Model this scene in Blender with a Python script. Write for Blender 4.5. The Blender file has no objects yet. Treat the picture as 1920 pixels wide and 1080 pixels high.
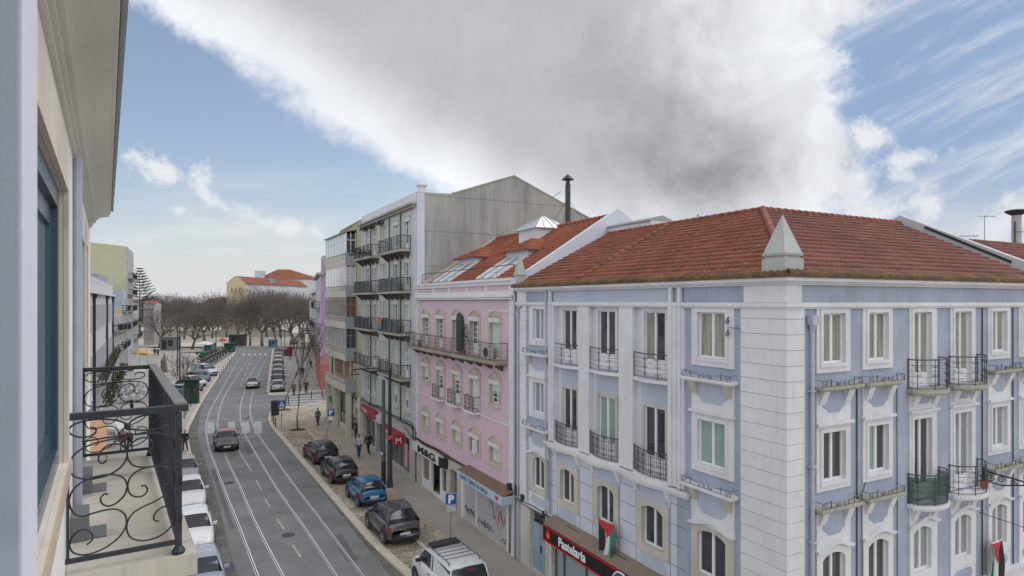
import bpy, math, random
from math import sin, cos, pi, radians, hypot, atan2, sqrt
from mathutils import Vector, Matrix
random.seed(7)
S = bpy.context.scene
COL = S.collection
H = 12.0; FOC = 1180.0; CX = 960.0; CY = 565.0

# ------------------------------------------------------------ camera
cd = bpy.data.cameras.new('camera'); cam = bpy.data.objects.new('camera', cd); COL.objects.link(cam)
cam.location = (0, 0, H); cam.rotation_euler = (radians(90), 0, 0)
cd.sensor_width = 36; cd.lens = 36 * FOC / 1920; cd.shift_y = 25 / 1920
cd.clip_start = 0.05; cd.clip_end = 6000
S.camera = cam
S.render.resolution_x = 1024; S.render.resolution_y = 576
S.view_settings.view_transform = 'Standard'; S.view_settings.look = 'None'
S.view_settings.exposure = 0.14; S.view_settings.gamma = 1.0

# ------------------------------------------------------------ sun
SUN_EL, SUN_AZ = 56.0, 66.0           # compass bearing of the sun, clockwise from +Y
sl = bpy.data.lights.new('sun', 'SUN'); sl.energy = 1.5; sl.angle = radians(50); sl.color = (1.0, 0.965, 0.92)
so = bpy.data.objects.new('sun', sl); COL.objects.link(so)
so.rotation_euler = Vector((sin(radians(SUN_AZ)) * cos(radians(SUN_EL)), cos(radians(SUN_AZ)) * cos(radians(SUN_EL)), sin(radians(SUN_EL)))).to_track_quat('Z', 'Y').to_euler()
so.location = (0, 0, 60)

# ------------------------------------------------------------ world: nishita sky with a procedural cloud deck
W = bpy.data.worlds.new('World'); S.world = W; W.use_nodes = True
W.cycles.sampling_method = 'MANUAL'; W.cycles.sample_map_resolution = 256
nt = W.node_tree; nt.nodes.clear()
def N(t, **k):
    n = nt.nodes.new(t)
    for a, b in k.items(): setattr(n, a, b)
    return n
def val(x):
    if isinstance(x, (int, float)):
        n = N('ShaderNodeValue'); n.outputs[0].default_value = x; return n.outputs[0]
    return x
def M(op, a, b=0.0, c=None, clamp=False):
    n = N('ShaderNodeMath', operation=op); n.use_clamp = clamp
    for i, x in enumerate((a, b, c)):
        if x is None: continue
        if isinstance(x, (int, float)): n.inputs[i].default_value = x
        else: nt.links.new(x, n.inputs[i])
    return n.outputs[0]
def sstep(x, a, b):
    n = N('ShaderNodeMapRange', interpolation_type='SMOOTHSTEP')
    nt.links.new(x, n.inputs[0]); n.inputs[1].default_value = a; n.inputs[2].default_value = b
    return n.outputs[0]
def mixc(f, a, b):
    n = N('ShaderNodeMix', data_type='RGBA')
    if isinstance(f, (int, float)): n.inputs[0].default_value = f
    else: nt.links.new(f, n.inputs[0])
    for i, x in ((6, a), (7, b)):
        if isinstance(x, tuple): n.inputs[i].default_value = (*x, 1)
        else: nt.links.new(x, n.inputs[i])
    return n.outputs[2]
def comb(x, y, z=0.0):
    n = N('ShaderNodeCombineXYZ')
    for i, q in enumerate((x, y, z)):
        if isinstance(q, (int, float)): n.inputs[i].default_value = q
        else: nt.links.new(q, n.inputs[i])
    return n.outputs[0]
def noise(vec, scale, detail=6, rough=0.55, dist=0.0):
    n = N('ShaderNodeTexNoise'); nt.links.new(vec, n.inputs['Vector'])
    n.inputs['Scale'].default_value = scale; n.inputs['Detail'].default_value = detail
    n.inputs['Roughness'].default_value = rough; n.inputs['Distortion'].default_value = dist
    return n.outputs[0]
tc = N('ShaderNodeTexCoord'); sp = N('ShaderNodeSeparateXYZ'); nt.links.new(tc.outputs['Generated'], sp.inputs[0])
dx, dy, dz = sp.outputs
yy = M('MAXIMUM', dy, 0.28)
A_ = M('DIVIDE', dx, yy); B_ = M('DIVIDE', dz, yy)       # heading and height of each direction of the sky
q = comb(A_, B_)
n1 = M('SUBTRACT', noise(q, 3.2, 8, 0.6, 0.3), 0.5)
n2 = M('SUBTRACT', noise(comb(A_, B_, 3.7), 11, 8, 0.62, 0.2), 0.5)
n3 = M('SUBTRACT', noise(comb(A_, B_, 9.1), 1.7, 4, 0.5), 0.5)
# left flank of the big cloud: line from (-.62,.49) to (-.10,.15); normal points up-right
dl = M('ADD', M('MULTIPLY', M('ADD', A_, 0.60), 0.547), M('MULTIPLY', M('SUBTRACT', B_, 0.478), 0.837))
dl = M('ADD', dl, M('ADD', M('MULTIPLY', n1, 0.11), M('MULTIPLY', n2, 0.085)))
ml = sstep(dl, -0.012, 0.03)
dr = M('SUBTRACT', M('ADD', 0.535, M('MULTIPLY', sstep(M('ABSOLUTE', M('SUBTRACT', B_, 0.24)), 0.10, 0.0), 0.06)), A_)
dr = M('ADD', dr, M('ADD', M('MULTIPLY', n1, 0.26), M('MULTIPLY', n2, 0.24)))
mr = sstep(dr, -0.02, 0.045)
big = M('MULTIPLY', ml, mr)
# brightness of the big cloud
edge = M('SUBTRACT', 1.0, sstep(dl, 0.02, 0.19))
redge = M('SUBTRACT', 1.0, sstep(M('ADD', dr, M('MULTIPLY', n1, 0.25)), 0.05, 0.36))
low = M('SUBTRACT', 1.0, sstep(M('ADD', B_, M('MULTIPLY', n1, 0.25)), 0.10, 0.24))
dark2 = M('MULTIPLY', sstep(M('ADD', M('ABSOLUTE', M('SUBTRACT', A_, 0.36)), M('MULTIPLY', n1, -0.35)), 0.26, 0.04),
          sstep(M('ADD', M('ABSOLUTE', M('SUBTRACT', B_, 0.165)), M('MULTIPLY', n1, 0.25)), 0.13, 0.02))
lum = M('ADD', 0.475, M('MULTIPLY', M('POWER', edge, 1.6), 0.38))
lum = M('ADD', lum, M('MULTIPLY', redge, 0.30))
lum = M('ADD', lum, M('MULTIPLY', low, 0.15))
lum = M('ADD', lum, M('MULTIPLY', n1, 0.20))
lum = M('ADD', lum, M('MULTIPLY', n2, 0.10))
lum = M('ADD', lum, M('MULTIPLY', n3, 0.16))
n4 = M('SUBTRACT', noise(comb(A_, B_, 14.2), 5.0, 9, 0.60, 0.3), 0.5)
lum = M('ADD', lum, M('MULTIPLY', M('MULTIPLY', n4, sstep(A_, 0.05, 0.35)), 0.75))
lum = M('ADD', lum, M('MULTIPLY', n4, 0.18))
lum = M('SUBTRACT', lum, M('MULTIPLY', dark2, 0.17))
lum = M('MAXIMUM', lum, 0.28)
bigc = N('ShaderNodeMix', data_type='RGBA', blend_type='MULTIPLY'); bigc.inputs[0].default_value = 1
nt.links.new(comb(lum, lum, lum), bigc.inputs[6]); bigc.inputs[7].default_value = (0.965, 0.99, 1.04, 1)
# base: nishita
sky = N('ShaderNodeTexSky', sky_type='NISHITA'); sky.sun_disc = False
sky.sun_elevation = radians(SUN_EL); sky.sun_rotation = radians(SUN_AZ); sky.air_density = 1.0; sky.dust_density = 1.2; sky.ozone_density = 1.0
hs = N('ShaderNodeHueSaturation'); hs.inputs['Saturation'].default_value = 0.86; hs.inputs['Value'].default_value = 0.125
nt.links.new(sky.outputs[0], hs.inputs['Color'])
base = hs.outputs[0]
base = mixc(M('MULTIPLY', sstep(A_, 0.30, 0.58), 0.75), base, (0.20, 0.305, 0.485))
# pale haze and layered cloud near the horizon
hz = M('SUBTRACT', 1.0, sstep(M('ADD', B_, M('MULTIPLY', n3, 0.10)), 0.0, 0.20))
base = mixc(M('MULTIPLY', hz, 0.85), base, (0.68, 0.69, 0.72))
st = noise(comb(M('MULTIPLY', A_, 2.0), M('MULTIPLY', B_, 11.0), 5.0), 1.6, 7, 0.6)
stm = M('MULTIPLY', sstep(st, 0.45, 0.70), M('SUBTRACT', 1.0, sstep(B_, 0.07, 0.25)))
base = mixc(M('MULTIPLY', stm, 0.8), base, (0.72, 0.72, 0.71))
# cirrus streaks on the right
ca, sa = cos(radians(-27)), sin(radians(-27))
ra = M('ADD', M('MULTIPLY', A_, cos(radians(27))), M('MULTIPLY', B_, sin(radians(27))))
rb = M('SUBTRACT', M('MULTIPLY', B_, cos(radians(27))), M('MULTIPLY', A_, sin(radians(27))))
ci = noise(comb(M('MULTIPLY', ra, 1.3), M('MULTIPLY', rb, 9.0), 2.0), 2.0, 9, 0.62, 0.25)
cim = M('MULTIPLY', sstep(ci, 0.42, 0.72), sstep(A_, 0.42, 0.62))
base = mixc(M('MULTIPLY', cim, 0.85), base, (0.66, 0.70, 0.76))
base = mixc(M('MULTIPLY', M('MULTIPLY', sstep(A_, 0.45, 0.62), M('SUBTRACT', 1.0, sstep(B_, 0.08, 0.24))), 0.5), base, (0.62, 0.645, 0.70))
# small cumulus, left and right
def puff(a, b, wa, wb, amt, seed, rot=0.0):
    ua = M('SUBTRACT', A_, a); ub = M('SUBTRACT', B_, b)
    r1 = M('ADD', M('MULTIPLY', ua, cos(rot)), M('MULTIPLY', ub, sin(rot)))
    r2 = M('SUBTRACT', M('MULTIPLY', ub, cos(rot)), M('MULTIPLY', ua, sin(rot)))
    d = M('SQRT', M('ADD', M('POWER', M('DIVIDE', r1, wa), 2.0), M('POWER', M('DIVIDE', r2, wb), 2.0)))
    nn = noise(comb(A_, B_, seed), 15, 9, 0.66, 0.4)
    return M('MULTIPLY', sstep(M('SUBTRACT', M('ADD', M('SUBTRACT', 1.0, d), M('MULTIPLY', M('SUBTRACT', nn, 0.5), 4.2)), 0.1), 0.0, 0.9), amt)
for a, b, wa, wb, amt, sd, rt in ((-0.55, 0.205, 0.10, 0.028, 0.85, 1.3, -0.45), (-0.655, 0.225, 0.04, 0.02, 0.8, 4.4, -0.3), (-0.50, 0.205, 0.035, 0.025, 0.8, 7.7, 0.3),
                        (-0.46, 0.155, 0.06, 0.016, 0.7, 2.2, -0.5), (-0.38, 0.125, 0.08, 0.02, 0.6, 6.2, -0.2), (-0.53, 0.145, 0.02, 0.012, 0.6, 8.2, 0),
                        (0.655, 0.155, 0.055, 0.05, 0.75, 5.2, 0), (0.62, 0.20, 0.03, 0.02, 0.6, 5.9, 0), (0.80, 0.13, 0.08, 0.04, 0.6, 6.6, 0), (0.57, 0.265, 0.06, 0.03, 0.9, 3.2, -0.1), (0.63, 0.225, 0.07, 0.022, 0.8, 3.9, 0.1), (0.55, 0.13, 0.07, 0.05, 0.75, 7.2, 0), (0.50, 0.38, 0.04, 0.05, 0.8, 8.8, 0), (0.53, 0.46, 0.03, 0.03, 0.6, 9.8, 0)):
    base = mixc(puff(a, b, wa, wb, amt, sd, rt), base, (0.80, 0.81, 0.82))
final = mixc(big, base, bigc.outputs[2])
# unseen bright cloud deck, added behind the viewer to light the facades
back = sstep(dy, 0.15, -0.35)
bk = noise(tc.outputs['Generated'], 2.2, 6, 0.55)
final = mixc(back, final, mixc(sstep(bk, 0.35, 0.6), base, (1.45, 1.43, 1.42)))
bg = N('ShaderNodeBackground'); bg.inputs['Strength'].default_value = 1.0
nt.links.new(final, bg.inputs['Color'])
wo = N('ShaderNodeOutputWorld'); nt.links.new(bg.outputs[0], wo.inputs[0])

# ------------------------------------------------------------ helpers
def G(px, py, z=0.0):
    """a spot on a level surface of height z, measured by survey angles from the balcony"""
    y = FOC * (H - z) / (py - CY)
    return Vector(((px - CX) / FOC * y, y, z))

class Fr:
    def __init__(s, P, d, n): s.P = Vector((P[0], P[1], 0)); s.d = Vector((d[0], d[1], 0)); s.n = Vector((n[0], n[1], 0))
    def w(s, u, e, z): return s.P + s.d * u + s.n * e + Vector((0, 0, z))
    def inv(s, px, py, e=0.0):
        r = (px - CX) / FOC; P = s.P + s.n * e
        u = (r * P.y - P.x) / (s.d.x - r * s.d.y); y = P.y + u * s.d.y
        return u, H - (py - CY) * y / FOC

class MB:
    def __init__(s, fr=None): s.v = []; s.f = []; s.m = []; s.fr = fr; s.mi = 0
    def pt(s, p):
        q = s.fr.w(*p) if s.fr else Vector(p)
        s.v.append(q); return len(s.v) - 1
    def face(s, idx): s.f.append(tuple(idx)); s.m.append(s.mi)
    def poly(s, pts): s.face([s.pt(p) for p in pts])
    def hexa(s, a):
        i = [s.pt(p) for p in a]
        for q in ((0, 3, 2, 1), (4, 5, 6, 7), (0, 1, 5, 4), (1, 2, 6, 5), (2, 3, 7, 6), (3, 0, 4, 7)): s.face([i[k] for k in q])
    def box(s, a0, a1, b0, b1, c0, c1):
        s.hexa([(a0, b0, c0), (a1, b0, c0), (a1, b1, c0), (a0, b1, c0), (a0, b0, c1), (a1, b0, c1), (a1, b1, c1), (a0, b1, c1)])
    def prism(s, uz, e0, e1):
        a = [s.pt((u, e0, z)) for u, z in uz]; b = [s.pt((u, e1, z)) for u, z in uz]; n = len(uz)
        s.face(a[::-1]); s.face(b)
        for i in range(n): s.face((a[i], a[(i + 1) % n], b[(i + 1) % n], b[i]))
    def slab(s, ue, z0, z1):
        a = [s.pt((u, e, z0)) for u, e in ue]; b = [s.pt((u, e, z1)) for u, e in ue]; n = len(ue)
        s.face(a[::-1]); s.face(b)
        for i in range(n): s.face((a[i], a[(i + 1) % n], b[(i + 1) % n], b[i]))
    def tube(s, pts, r, n=6, closed=False, r1=None):
        P = [Vector(s.fr.w(*p)) if s.fr else Vector(p) for p in pts]; m = len(P); rings = []
        up = Vector((0, 0, 1))
        for i, p in enumerate(P):
            t = (P[(i + 1) % m] - P[i - 1]) if closed else (P[min(i + 1, m - 1)] - P[max(i - 1, 0)])
            if t.length < 1e-9: t = Vector((0, 0, 1))
            t.normalize(); a = t.cross(up)
            if a.length < 0.05: a = t.cross(Vector((1, 0, 0)))
            a.normalize(); b = a.cross(t); rr = r if r1 is None else r + (r1 - r) * i / max(m - 1, 1)
            k = len(s.v)
            for j in range(n):
                an = 2 * pi * (j + 0.5) / n; s.v.append(p + a * (cos(an) * rr) + b * (sin(an) * rr))
            rings.append(k)
        for i in range(m if closed else m - 1):
            A, B = rings[i], rings[(i + 1) % m]
            for j in range(n): s.face((A + j, A + (j + 1) % n, B + (j + 1) % n, B + j))
        if not closed:
            s.face([rings[0] + j for j in range(n)][::-1]); s.face([rings[-1] + j for j in range(n)])
    def lathe(s, c, prof, n=16):
        rings = []
        for r, z in prof:
            rings.append([s.pt((c[0] + cos(2 * pi * j / n) * r, c[1] + sin(2 * pi * j / n) * r, c[2] + z)) for j in range(n)])
        for A, B in zip(rings, rings[1:]):
            for j in range(n): s.face((A[j], A[(j + 1) % n], B[(j + 1) % n], B[j]))
        s.face(rings[0][::-1]); s.face(rings[-1])
    def wheel(s, c, r, w, n=20):      # cylinder about the local y axis
        A = [s.pt((c[0] + cos(2 * pi * j / n) * r, c[1] - w / 2, c[2] + sin(2 * pi * j / n) * r)) for j in range(n)]
        B = [s.pt((c[0] + cos(2 * pi * j / n) * r, c[1] + w / 2, c[2] + sin(2 * pi * j / n) * r)) for j in range(n)]
        for j in range(n): s.face((A[j], A[(j + 1) % n], B[(j + 1) % n], B[j]))
        s.face(A[::-1]); s.face(B)
    def wall(s, u0, u1, z0, z1, holes=(), e=0.0, depth=0.22, rev=None):
        us = sorted({u0, u1} | {h[0] for h in holes} | {h[1] for h in holes}); zs = sorted({z0, z1} | {h[2] for h in holes} | {h[3] for h in holes})
        us = [u for u in us if u0 <= u <= u1]; zs = [z for z in zs if z0 <= z <= z1]
        for a, b in zip(us, us[1:]):
            for c, d in zip(zs, zs[1:]):
                cu, cz = (a + b) / 2, (c + d) / 2
                if any(h[0] < cu < h[1] and h[2] < cz < h[3] for h in holes): continue
                s.poly([(a, e, c), (b, e, c), (b, e, d), (a, e, d)])
        k = s.mi
        if rev is not None: s.mi = rev
        for h in holes:
            a, b, c, d = h; f = e - depth
            s.poly([(a, e, c), (a, f, c), (a, f, d), (a, e, d)]); s.poly([(b, e, c), (b, f, c), (b, f, d), (b, e, d)])
            s.poly([(a, e, c), (b, e, c), (b, f, c), (a, f, c)]); s.poly([(a, e, d), (b, e, d), (b, f, d), (a, f, d)])
        s.mi = k
    def build(s, name, mats, parent=None, smooth=False):
        me = bpy.data.meshes.new(name); org = root_loc(parent)
        me.from_pydata([tuple(v - org) for v in s.v], [], s.f)
        if not isinstance(mats, (list, tuple)): mats = [mats]
        for m in mats: me.materials.append(m)
        if len(mats) > 1: me.polygons.foreach_set('material_index', s.m)
        if smooth: me.polygons.foreach_set('use_smooth', [True] * len(s.f))
        me.update()
        o = bpy.data.objects.new(name, me); COL.objects.link(o)
        if parent is not None: o.parent = parent
        return o
def root_loc(p):
    if p is None: return Vector((0, 0, 0))
    while p.parent is not None: p = p.parent
    return Vector(p.location)
def props(o, label=None, cat=None, group=None, kind=None):
    if label: o['label'] = label
    if cat: o['category'] = cat
    if group: o['group'] = group
    if kind: o['kind'] = kind
    return o
def thing(name, label, cat, loc=(0, 0, 0), rz=0.0, group=None):
    o = bpy.data.objects.new(name, None); COL.objects.link(o); o.empty_display_size = 0.3
    o.location = loc; o.rotation_euler = (0, 0, rz)
    return props(o, label, cat, group)
def dup(o, loc, rz, label, group=None, scale=None):
    def cp(a, par):
        c = a.copy(); COL.objects.link(c)
        if par is not None: c.parent = par
        for ch in a.children: cp(ch, c)
        return c
    r = cp(o, None); r.location = loc; r.rotation_euler = (0, 0, rz); r['label'] = label
    if group: r['group'] = group
    if scale: r.scale = scale
    return r
def catmull(P, k=6):
    out = []
    for i in range(len(P) - 1):
        p0 = P[max(i - 1, 0)]; p1 = P[i]; p2 = P[i + 1]; p3 = P[min(i + 2, len(P) - 1)]
        for j in range(k):
            t = j / k
            out.append(0.5 * ((2 * p1) + (p2 - p0) * t + (2 * p0 - 5 * p1 + 4 * p2 - p3) * t * t + (3 * p1 - p0 - 3 * p2 + p3) * t ** 3))
    out.append(P[-1]); return out
def ribbon(mb, P, w0, w1, z=None):
    """flat strip along polyline P between sideways offsets w0..w1"""
    L = []
    for i, p in enumerate(P):
        t = P[min(i + 1, len(P) - 1)] - P[max(i - 1, 0)]; t = Vector((t.x, t.y, 0)).normalized(); nn = Vector((t.y, -t.x, 0))
        a = p + nn * w0; b = p + nn * w1
        if z is not None: a.z = z; b.z = z
        L.append((mb.pt(a), mb.pt(b)))
    for (a, b), (c, d) in zip(L, L[1:]): mb.face((a, b, d, c))
def text_mesh(name, txt, size, mat, parent, origin, xdir, ydir=Vector((0, 0, 1)), extrude=0.01, bold=0.0, sx=1.0, align='LEFT'):
    cu = bpy.data.curves.new('tmp', 'FONT'); cu.body = txt; cu.size = size; cu.extrude = extrude; cu.offset = bold; cu.align_x = align
    o = bpy.data.objects.new('tmp', cu); COL.objects.link(o)
    dg = bpy.context.evaluated_depsgraph_get(); me = bpy.data.meshes.new_from_object(o.evaluated_get(dg))
    bpy.data.objects.remove(o)
    x = Vector(xdir).normalized(); y = Vector(ydir).normalized(); zz = x.cross(y)
    org = root_loc(parent)
    mt = Matrix((x * sx, y, zz)).transposed().to_4x4(); mt.translation = Vector(origin) - org
    me.transform(mt); me.materials.clear(); me.materials.append(mat); me.name = name
    ob = bpy.data.objects.new(name, me); COL.objects.link(ob)
    if parent is not None: ob.parent = parent
    return ob

# ------------------------------------------------------------ materials
MATS = {}
def newmat(name):
    m = bpy.data.materials.new(name); m.use_nodes = True; t = m.node_tree; b = t.nodes['Principled BSDF']; return m, t, b
def _nz(t, vec, scale, detail=5, rough=0.6):
    n = t.nodes.new('ShaderNodeTexNoise'); n.inputs['Scale'].default_value = scale; n.inputs['Detail'].default_value = detail
    n.inputs['Roughness'].default_value = rough; t.links.new(vec, n.inputs['Vector']); return n.outputs[0]
def _map(t, vec, s):
    n = t.nodes.new('ShaderNodeMapping'); n.inputs['Scale'].default_value = s; t.links.new(vec, n.inputs['Vector']); return n.outputs[0]
def _rng(t, x, a, b, c=0.0, d=1.0):
    n = t.nodes.new('ShaderNodeMapRange'); t.links.new(x, n.inputs[0])
    for i, v in enumerate((a, b, c, d)): n.inputs[i + 1].default_value = v
    return n.outputs[0]
def _mix(t, f, a, b, mode='MIX'):
    n = t.nodes.new('ShaderNodeMix'); n.data_type = 'RGBA'; n.blend_type = mode
    if isinstance(f, (int, float)): n.inputs[0].default_value = f
    else: t.links.new(f, n.inputs[0])
    for i, x in ((6, a), (7, b)):
        if isinstance(x, tuple): n.inputs[i].default_value = (*x[:3], 1)
        else: t.links.new(x, n.inputs[i])
    return n.outputs[2]
def _bump(t, b, h, strength, dist=0.02):
    n = t.nodes.new('ShaderNodeBump'); n.inputs['Strength'].default_value = strength; n.inputs['Distance'].default_value = dist
    t.links.new(h, n.inputs['Height']); t.links.new(n.outputs[0], b.inputs['Normal'])
def _pos(t): return t.nodes.new('ShaderNodeNewGeometry').outputs['Position']
def _obj(t): return t.nodes.new('ShaderNodeTexCoord').outputs['Object']
def _mth(t, op, a, b=0.0, clamp=False):
    n = t.nodes.new('ShaderNodeMath'); n.operation = op; n.use_clamp = clamp
    for i, x in enumerate((a, b)):
        if isinstance(x, (int, float)): n.inputs[i].default_value = x
        else: t.links.new(x, n.inputs[i])
    return n.outputs[0]
def plain(name, col, rough=0.6, metal=0.0, spec=0.5, coat=0.0, var=0.0, scale=6.0):
    m, t, b = newmat(name)
    b.inputs['Base Color'].default_value = (*col, 1); b.inputs['Roughness'].default_value = rough; b.inputs['Metallic'].default_value = metal
    b.inputs['Specular IOR Level'].default_value = spec; b.inputs['Coat Weight'].default_value = coat
    if var:
        f = _nz(t, _obj(t), scale); k = _rng(t, f, 0.3, 0.7, 1 - var, 1 + var)
        c = _mix(t, 1.0, col, k, 'MULTIPLY'); t.links.new(c, b.inputs['Base Color'])
    return m
def plaster(name, col, dirt=(0.30, 0.28, 0.25), stain=0.35, var=0.08, streak=0.5, rough=0.85, grain=0.25):
    """painted render: blotchy tone, rain streaks, fine grain"""
    m, t, b = newmat(name); p = _pos(t); b.inputs['Roughness'].default_value = rough; b.inputs['Specular IOR Level'].default_value = 0.25
    big = _nz(t, p, 0.9, 4); k = _rng(t, big, 0.3, 0.7, 1 - var, 1 + var)
    c = _mix(t, 1.0, col, k, 'MULTIPLY')
    st = _nz(t, _map(t, p, (5.0, 5.0, 0.45)), 1.6, 6, 0.7); sm = _rng(t, st, 0.55, 0.78, 0, stain * streak)
    bl = _nz(t, p, 2.7, 7, 0.7); bm = _rng(t, bl, 0.56, 0.8, 0, stain)
    s2 = _nz(t, _map(t, p, (16, 16, 0.7)), 1.0, 6, 0.75); sm2 = _rng(t, s2, 0.54, 0.72, 0, stain * streak * 0.75)
    f = _mth(t, 'MAXIMUM', _mth(t, 'MAXIMUM', sm, sm2), bm, True)
    c = _mix(t, f, c, dirt); t.links.new(c, b.inputs['Base Color'])
    _bump(t, b, _nz(t, p, 60, 4), grain, 0.004)
    return m
def glass(name, col, rough=0.06, spec=0.6, streak=0.0):
    m, t, b = newmat(name); b.inputs['Roughness'].default_value = rough; b.inputs['Specular IOR Level'].default_value = spec
    p = _pos(t)
    f = _nz(t, _map(t, p, (9, 9, 0.6)), 1.5, 4); k = _rng(t, f, 0.3, 0.7, 1 - streak, 1 + streak)
    c = _mix(t, 1.0, col, k, 'MULTIPLY'); t.links.new(c, b.inputs['Base Color'])
    b.inputs['Coat Weight'].default_value = 0.6; b.inputs['Coat Roughness'].default_value = 0.02
    _bump(t, b, _nz(t, p, 1.3, 2), 0.12, 0.05)
    return m
def cobble(name, c1, c2, mortar, size=0.09, rough=0.8, patch=0.25, edge=0.06):
    m, t, b = newmat(name); p = _pos(t)
    v = t.nodes.new('ShaderNodeTexVoronoi'); v.inputs['Scale'].default_value = 1 / size; v.inputs['Randomness'].default_value = 0.75
    t.links.new(p, v.inputs['Vector'])
    v2 = t.nodes.new('ShaderNodeTexVoronoi'); v2.feature = 'DISTANCE_TO_EDGE'; v2.inputs['Scale'].default_value = 1 / size; v2.inputs['Randomness'].default_value = 0.75
    t.links.new(p, v2.inputs['Vector'])
    sp = t.nodes.new('ShaderNodeSeparateColor'); t.links.new(v.outputs['Color'], sp.inputs[0])
    c = _mix(t, _rng(t, sp.outputs[0], 0.0, 1.0), c1, c2)
    e = _rng(t, v2.outputs['Distance'], edge * 0.3, edge * 1.6)
    big = _nz(t, p, 0.6, 5); k = _rng(t, big, 0.3, 0.7, 1 - patch, 1 + patch)
    c = _mix(t, e, mortar, c); c = _mix(t, 1.0, c, k, 'MULTIPLY')
    t.links.new(c, b.inputs['Base Color']); b.inputs['Roughness'].default_value = rough; b.inputs['Specular IOR Level'].default_value = 0.3
    _bump(t, b, e, 0.5, 0.015)
    return m
def asphalt(name, col, patch=0.18, rough=0.75):
    m, t, b = newmat(name); p = _pos(t)
    c = _mix(t, 1.0, col, _rng(t, _nz(t, p, 0.35, 6, 0.65), 0.3, 0.7, 1 - patch, 1 + patch), 'MULTIPLY')
    c = _mix(t, 1.0, c, _rng(t, _nz(t, p, 45, 3), 0.3, 0.7, 0.85, 1.15), 'MULTIPLY')
    # worn darker tyre tracks follow the noise, tar patches
    c = _mix(t, _rng(t, _nz(t, p, 1.3, 5, 0.7), 0.60, 0.66, 0, 0.35), c, (col[0] * 0.6, col[1] * 0.6, col[2] * 0.6))
    t.links.new(c, b.inputs['Base Color']); b.inputs['Roughness'].default_value = rough
    t.links.new(_rng(t, _nz(t, p, 0.5, 3), 0.3, 0.7, rough - 0.15, rough + 0.1), b.inputs['Roughness'])
    _bump(t, b, _nz(t, p, 90, 2), 0.3, 0.006)
    return m
def tiles(name, c1, c2, c3, dirt=0.3):
    m, t, b = newmat(name); p = _pos(t)
    v = t.nodes.new('ShaderNodeTexVoronoi'); v.inputs['Scale'].default_value = 3.6; t.links.new(p, v.inputs['Vector'])
    sp = t.nodes.new('ShaderNodeSeparateColor'); t.links.new(v.outputs['Color'], sp.inputs[0])
    c = _mix(t, sp.outputs[0], c1, c2)
    c = _mix(t, _rng(t, _nz(t, p, 1.1, 6, 0.7), 0.45, 0.75, 0, dirt), c, c3)
    c = _mix(t, 1.0, c, _rng(t, _nz(t, p, 0.5, 3), 0.3, 0.7, 0.85, 1.15), 'MULTIPLY')
    t.links.new(c, b.inputs['Base Color']); b.inputs['Roughness'].default_value = 0.85; b.inputs['Specular IOR Level'].default_value = 0.25
    _bump(t, b, _nz(t, p, 30, 4), 0.3, 0.01)
    return m
def paint(name, col, rough=0.28, metal=0.3):
    m, t, b = newmat(name); b.inputs['Base Color'].default_value = (*col, 1); b.inputs['Roughness'].default_value = rough
    b.inputs['Metallic'].default_value = metal; b.inputs['Coat Weight'].default_value = 0.8; b.inputs['Coat Roughness'].default_value = 0.05
    f = _nz(t, _obj(t), 2.2, 5, 0.7)
    c = _mix(t, _rng(t, f, 0.5, 0.8, 0, 0.25), col, (0.25, 0.23, 0.2)); t.links.new(c, b.inputs['Base Color'])
    t.links.new(_rng(t, f, 0.3, 0.8, rough, rough + 0.2), b.inputs['Roughness'])
    return m

white_r = plaster('white_render', (0.66, 0.665, 0.69), (0.33, 0.32, 0.30), 0.50, 0.08, 1.0)
stone_w = plaster('white_stone_trim', (0.68, 0.68, 0.70), (0.34, 0.32, 0.27), 0.45, 0.06, 0.9)
lime_st = plaster('lime_stone', (0.52, 0.49, 0.43), (0.30, 0.27, 0.20), 0.5, 0.1, 0.8)
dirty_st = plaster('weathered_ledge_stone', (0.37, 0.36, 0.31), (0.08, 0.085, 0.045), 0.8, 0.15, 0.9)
blue_r = plaster('blue_render', (0.345, 0.39, 0.485), (0.20, 0.215, 0.25), 0.5, 0.12, 1.0)
blue_r2 = plaster('pale_blue_render', (0.44, 0.48, 0.57), (0.3, 0.32, 0.36), 0.3, 0.06, 0.8)
lilac_w = plaster('lilac_white_render', (0.56, 0.58, 0.66), (0.35, 0.36, 0.38), 0.3, 0.06, 0.9)
pink_r = plaster('pink_render', (0.61, 0.45, 0.53), (0.40, 0.30, 0.35), 0.35, 0.05, 0.8)
beige_s = plaster('beige_window_stone', (0.50, 0.45, 0.37), (0.22, 0.19, 0.14), 0.4, 0.1, 0.6)
groove = plain('dark_joint', (0.20, 0.20, 0.22), 0.9)  # dark grey of the joints in the rusticated stone
frame_w = plain('white_window_frame', (0.74, 0.74, 0.76), 0.45, var=0.04)
frame_d = plain('dark_window_frame', (0.10, 0.10, 0.11), 0.5)
gl_dark = glass('dark_glass', (0.035, 0.042, 0.05), streak=0.35)
gl_grn = glass('green_curtain_glass', (0.22, 0.34, 0.31), 0.12, streak=0.2)
gl_olv = glass('olive_curtain_glass', (0.25, 0.27, 0.20), 0.12, streak=0.45)
gl_gry = glass('grey_curtain_glass', (0.22, 0.26, 0.28), 0.12, streak=0.4)
gl_wht = glass('net_curtain_glass', (0.42, 0.46, 0.50), 0.12, streak=0.3)
iron = plain('wrought_iron', (0.035, 0.037, 0.042), 0.55, 0.3)
iron_old = plain('weathered_iron', (0.07, 0.072, 0.075), 0.7, 0.2, var=0.3)
concrete = None
shutter_m = plain('roller_shutter', (0.62, 0.62, 0.60), 0.6, var=0.05)
roof_a = tiles('terracotta_tile', (0.285, 0.098, 0.06), (0.185, 0.073, 0.05), (0.12, 0.085, 0.065), 0.55)
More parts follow.
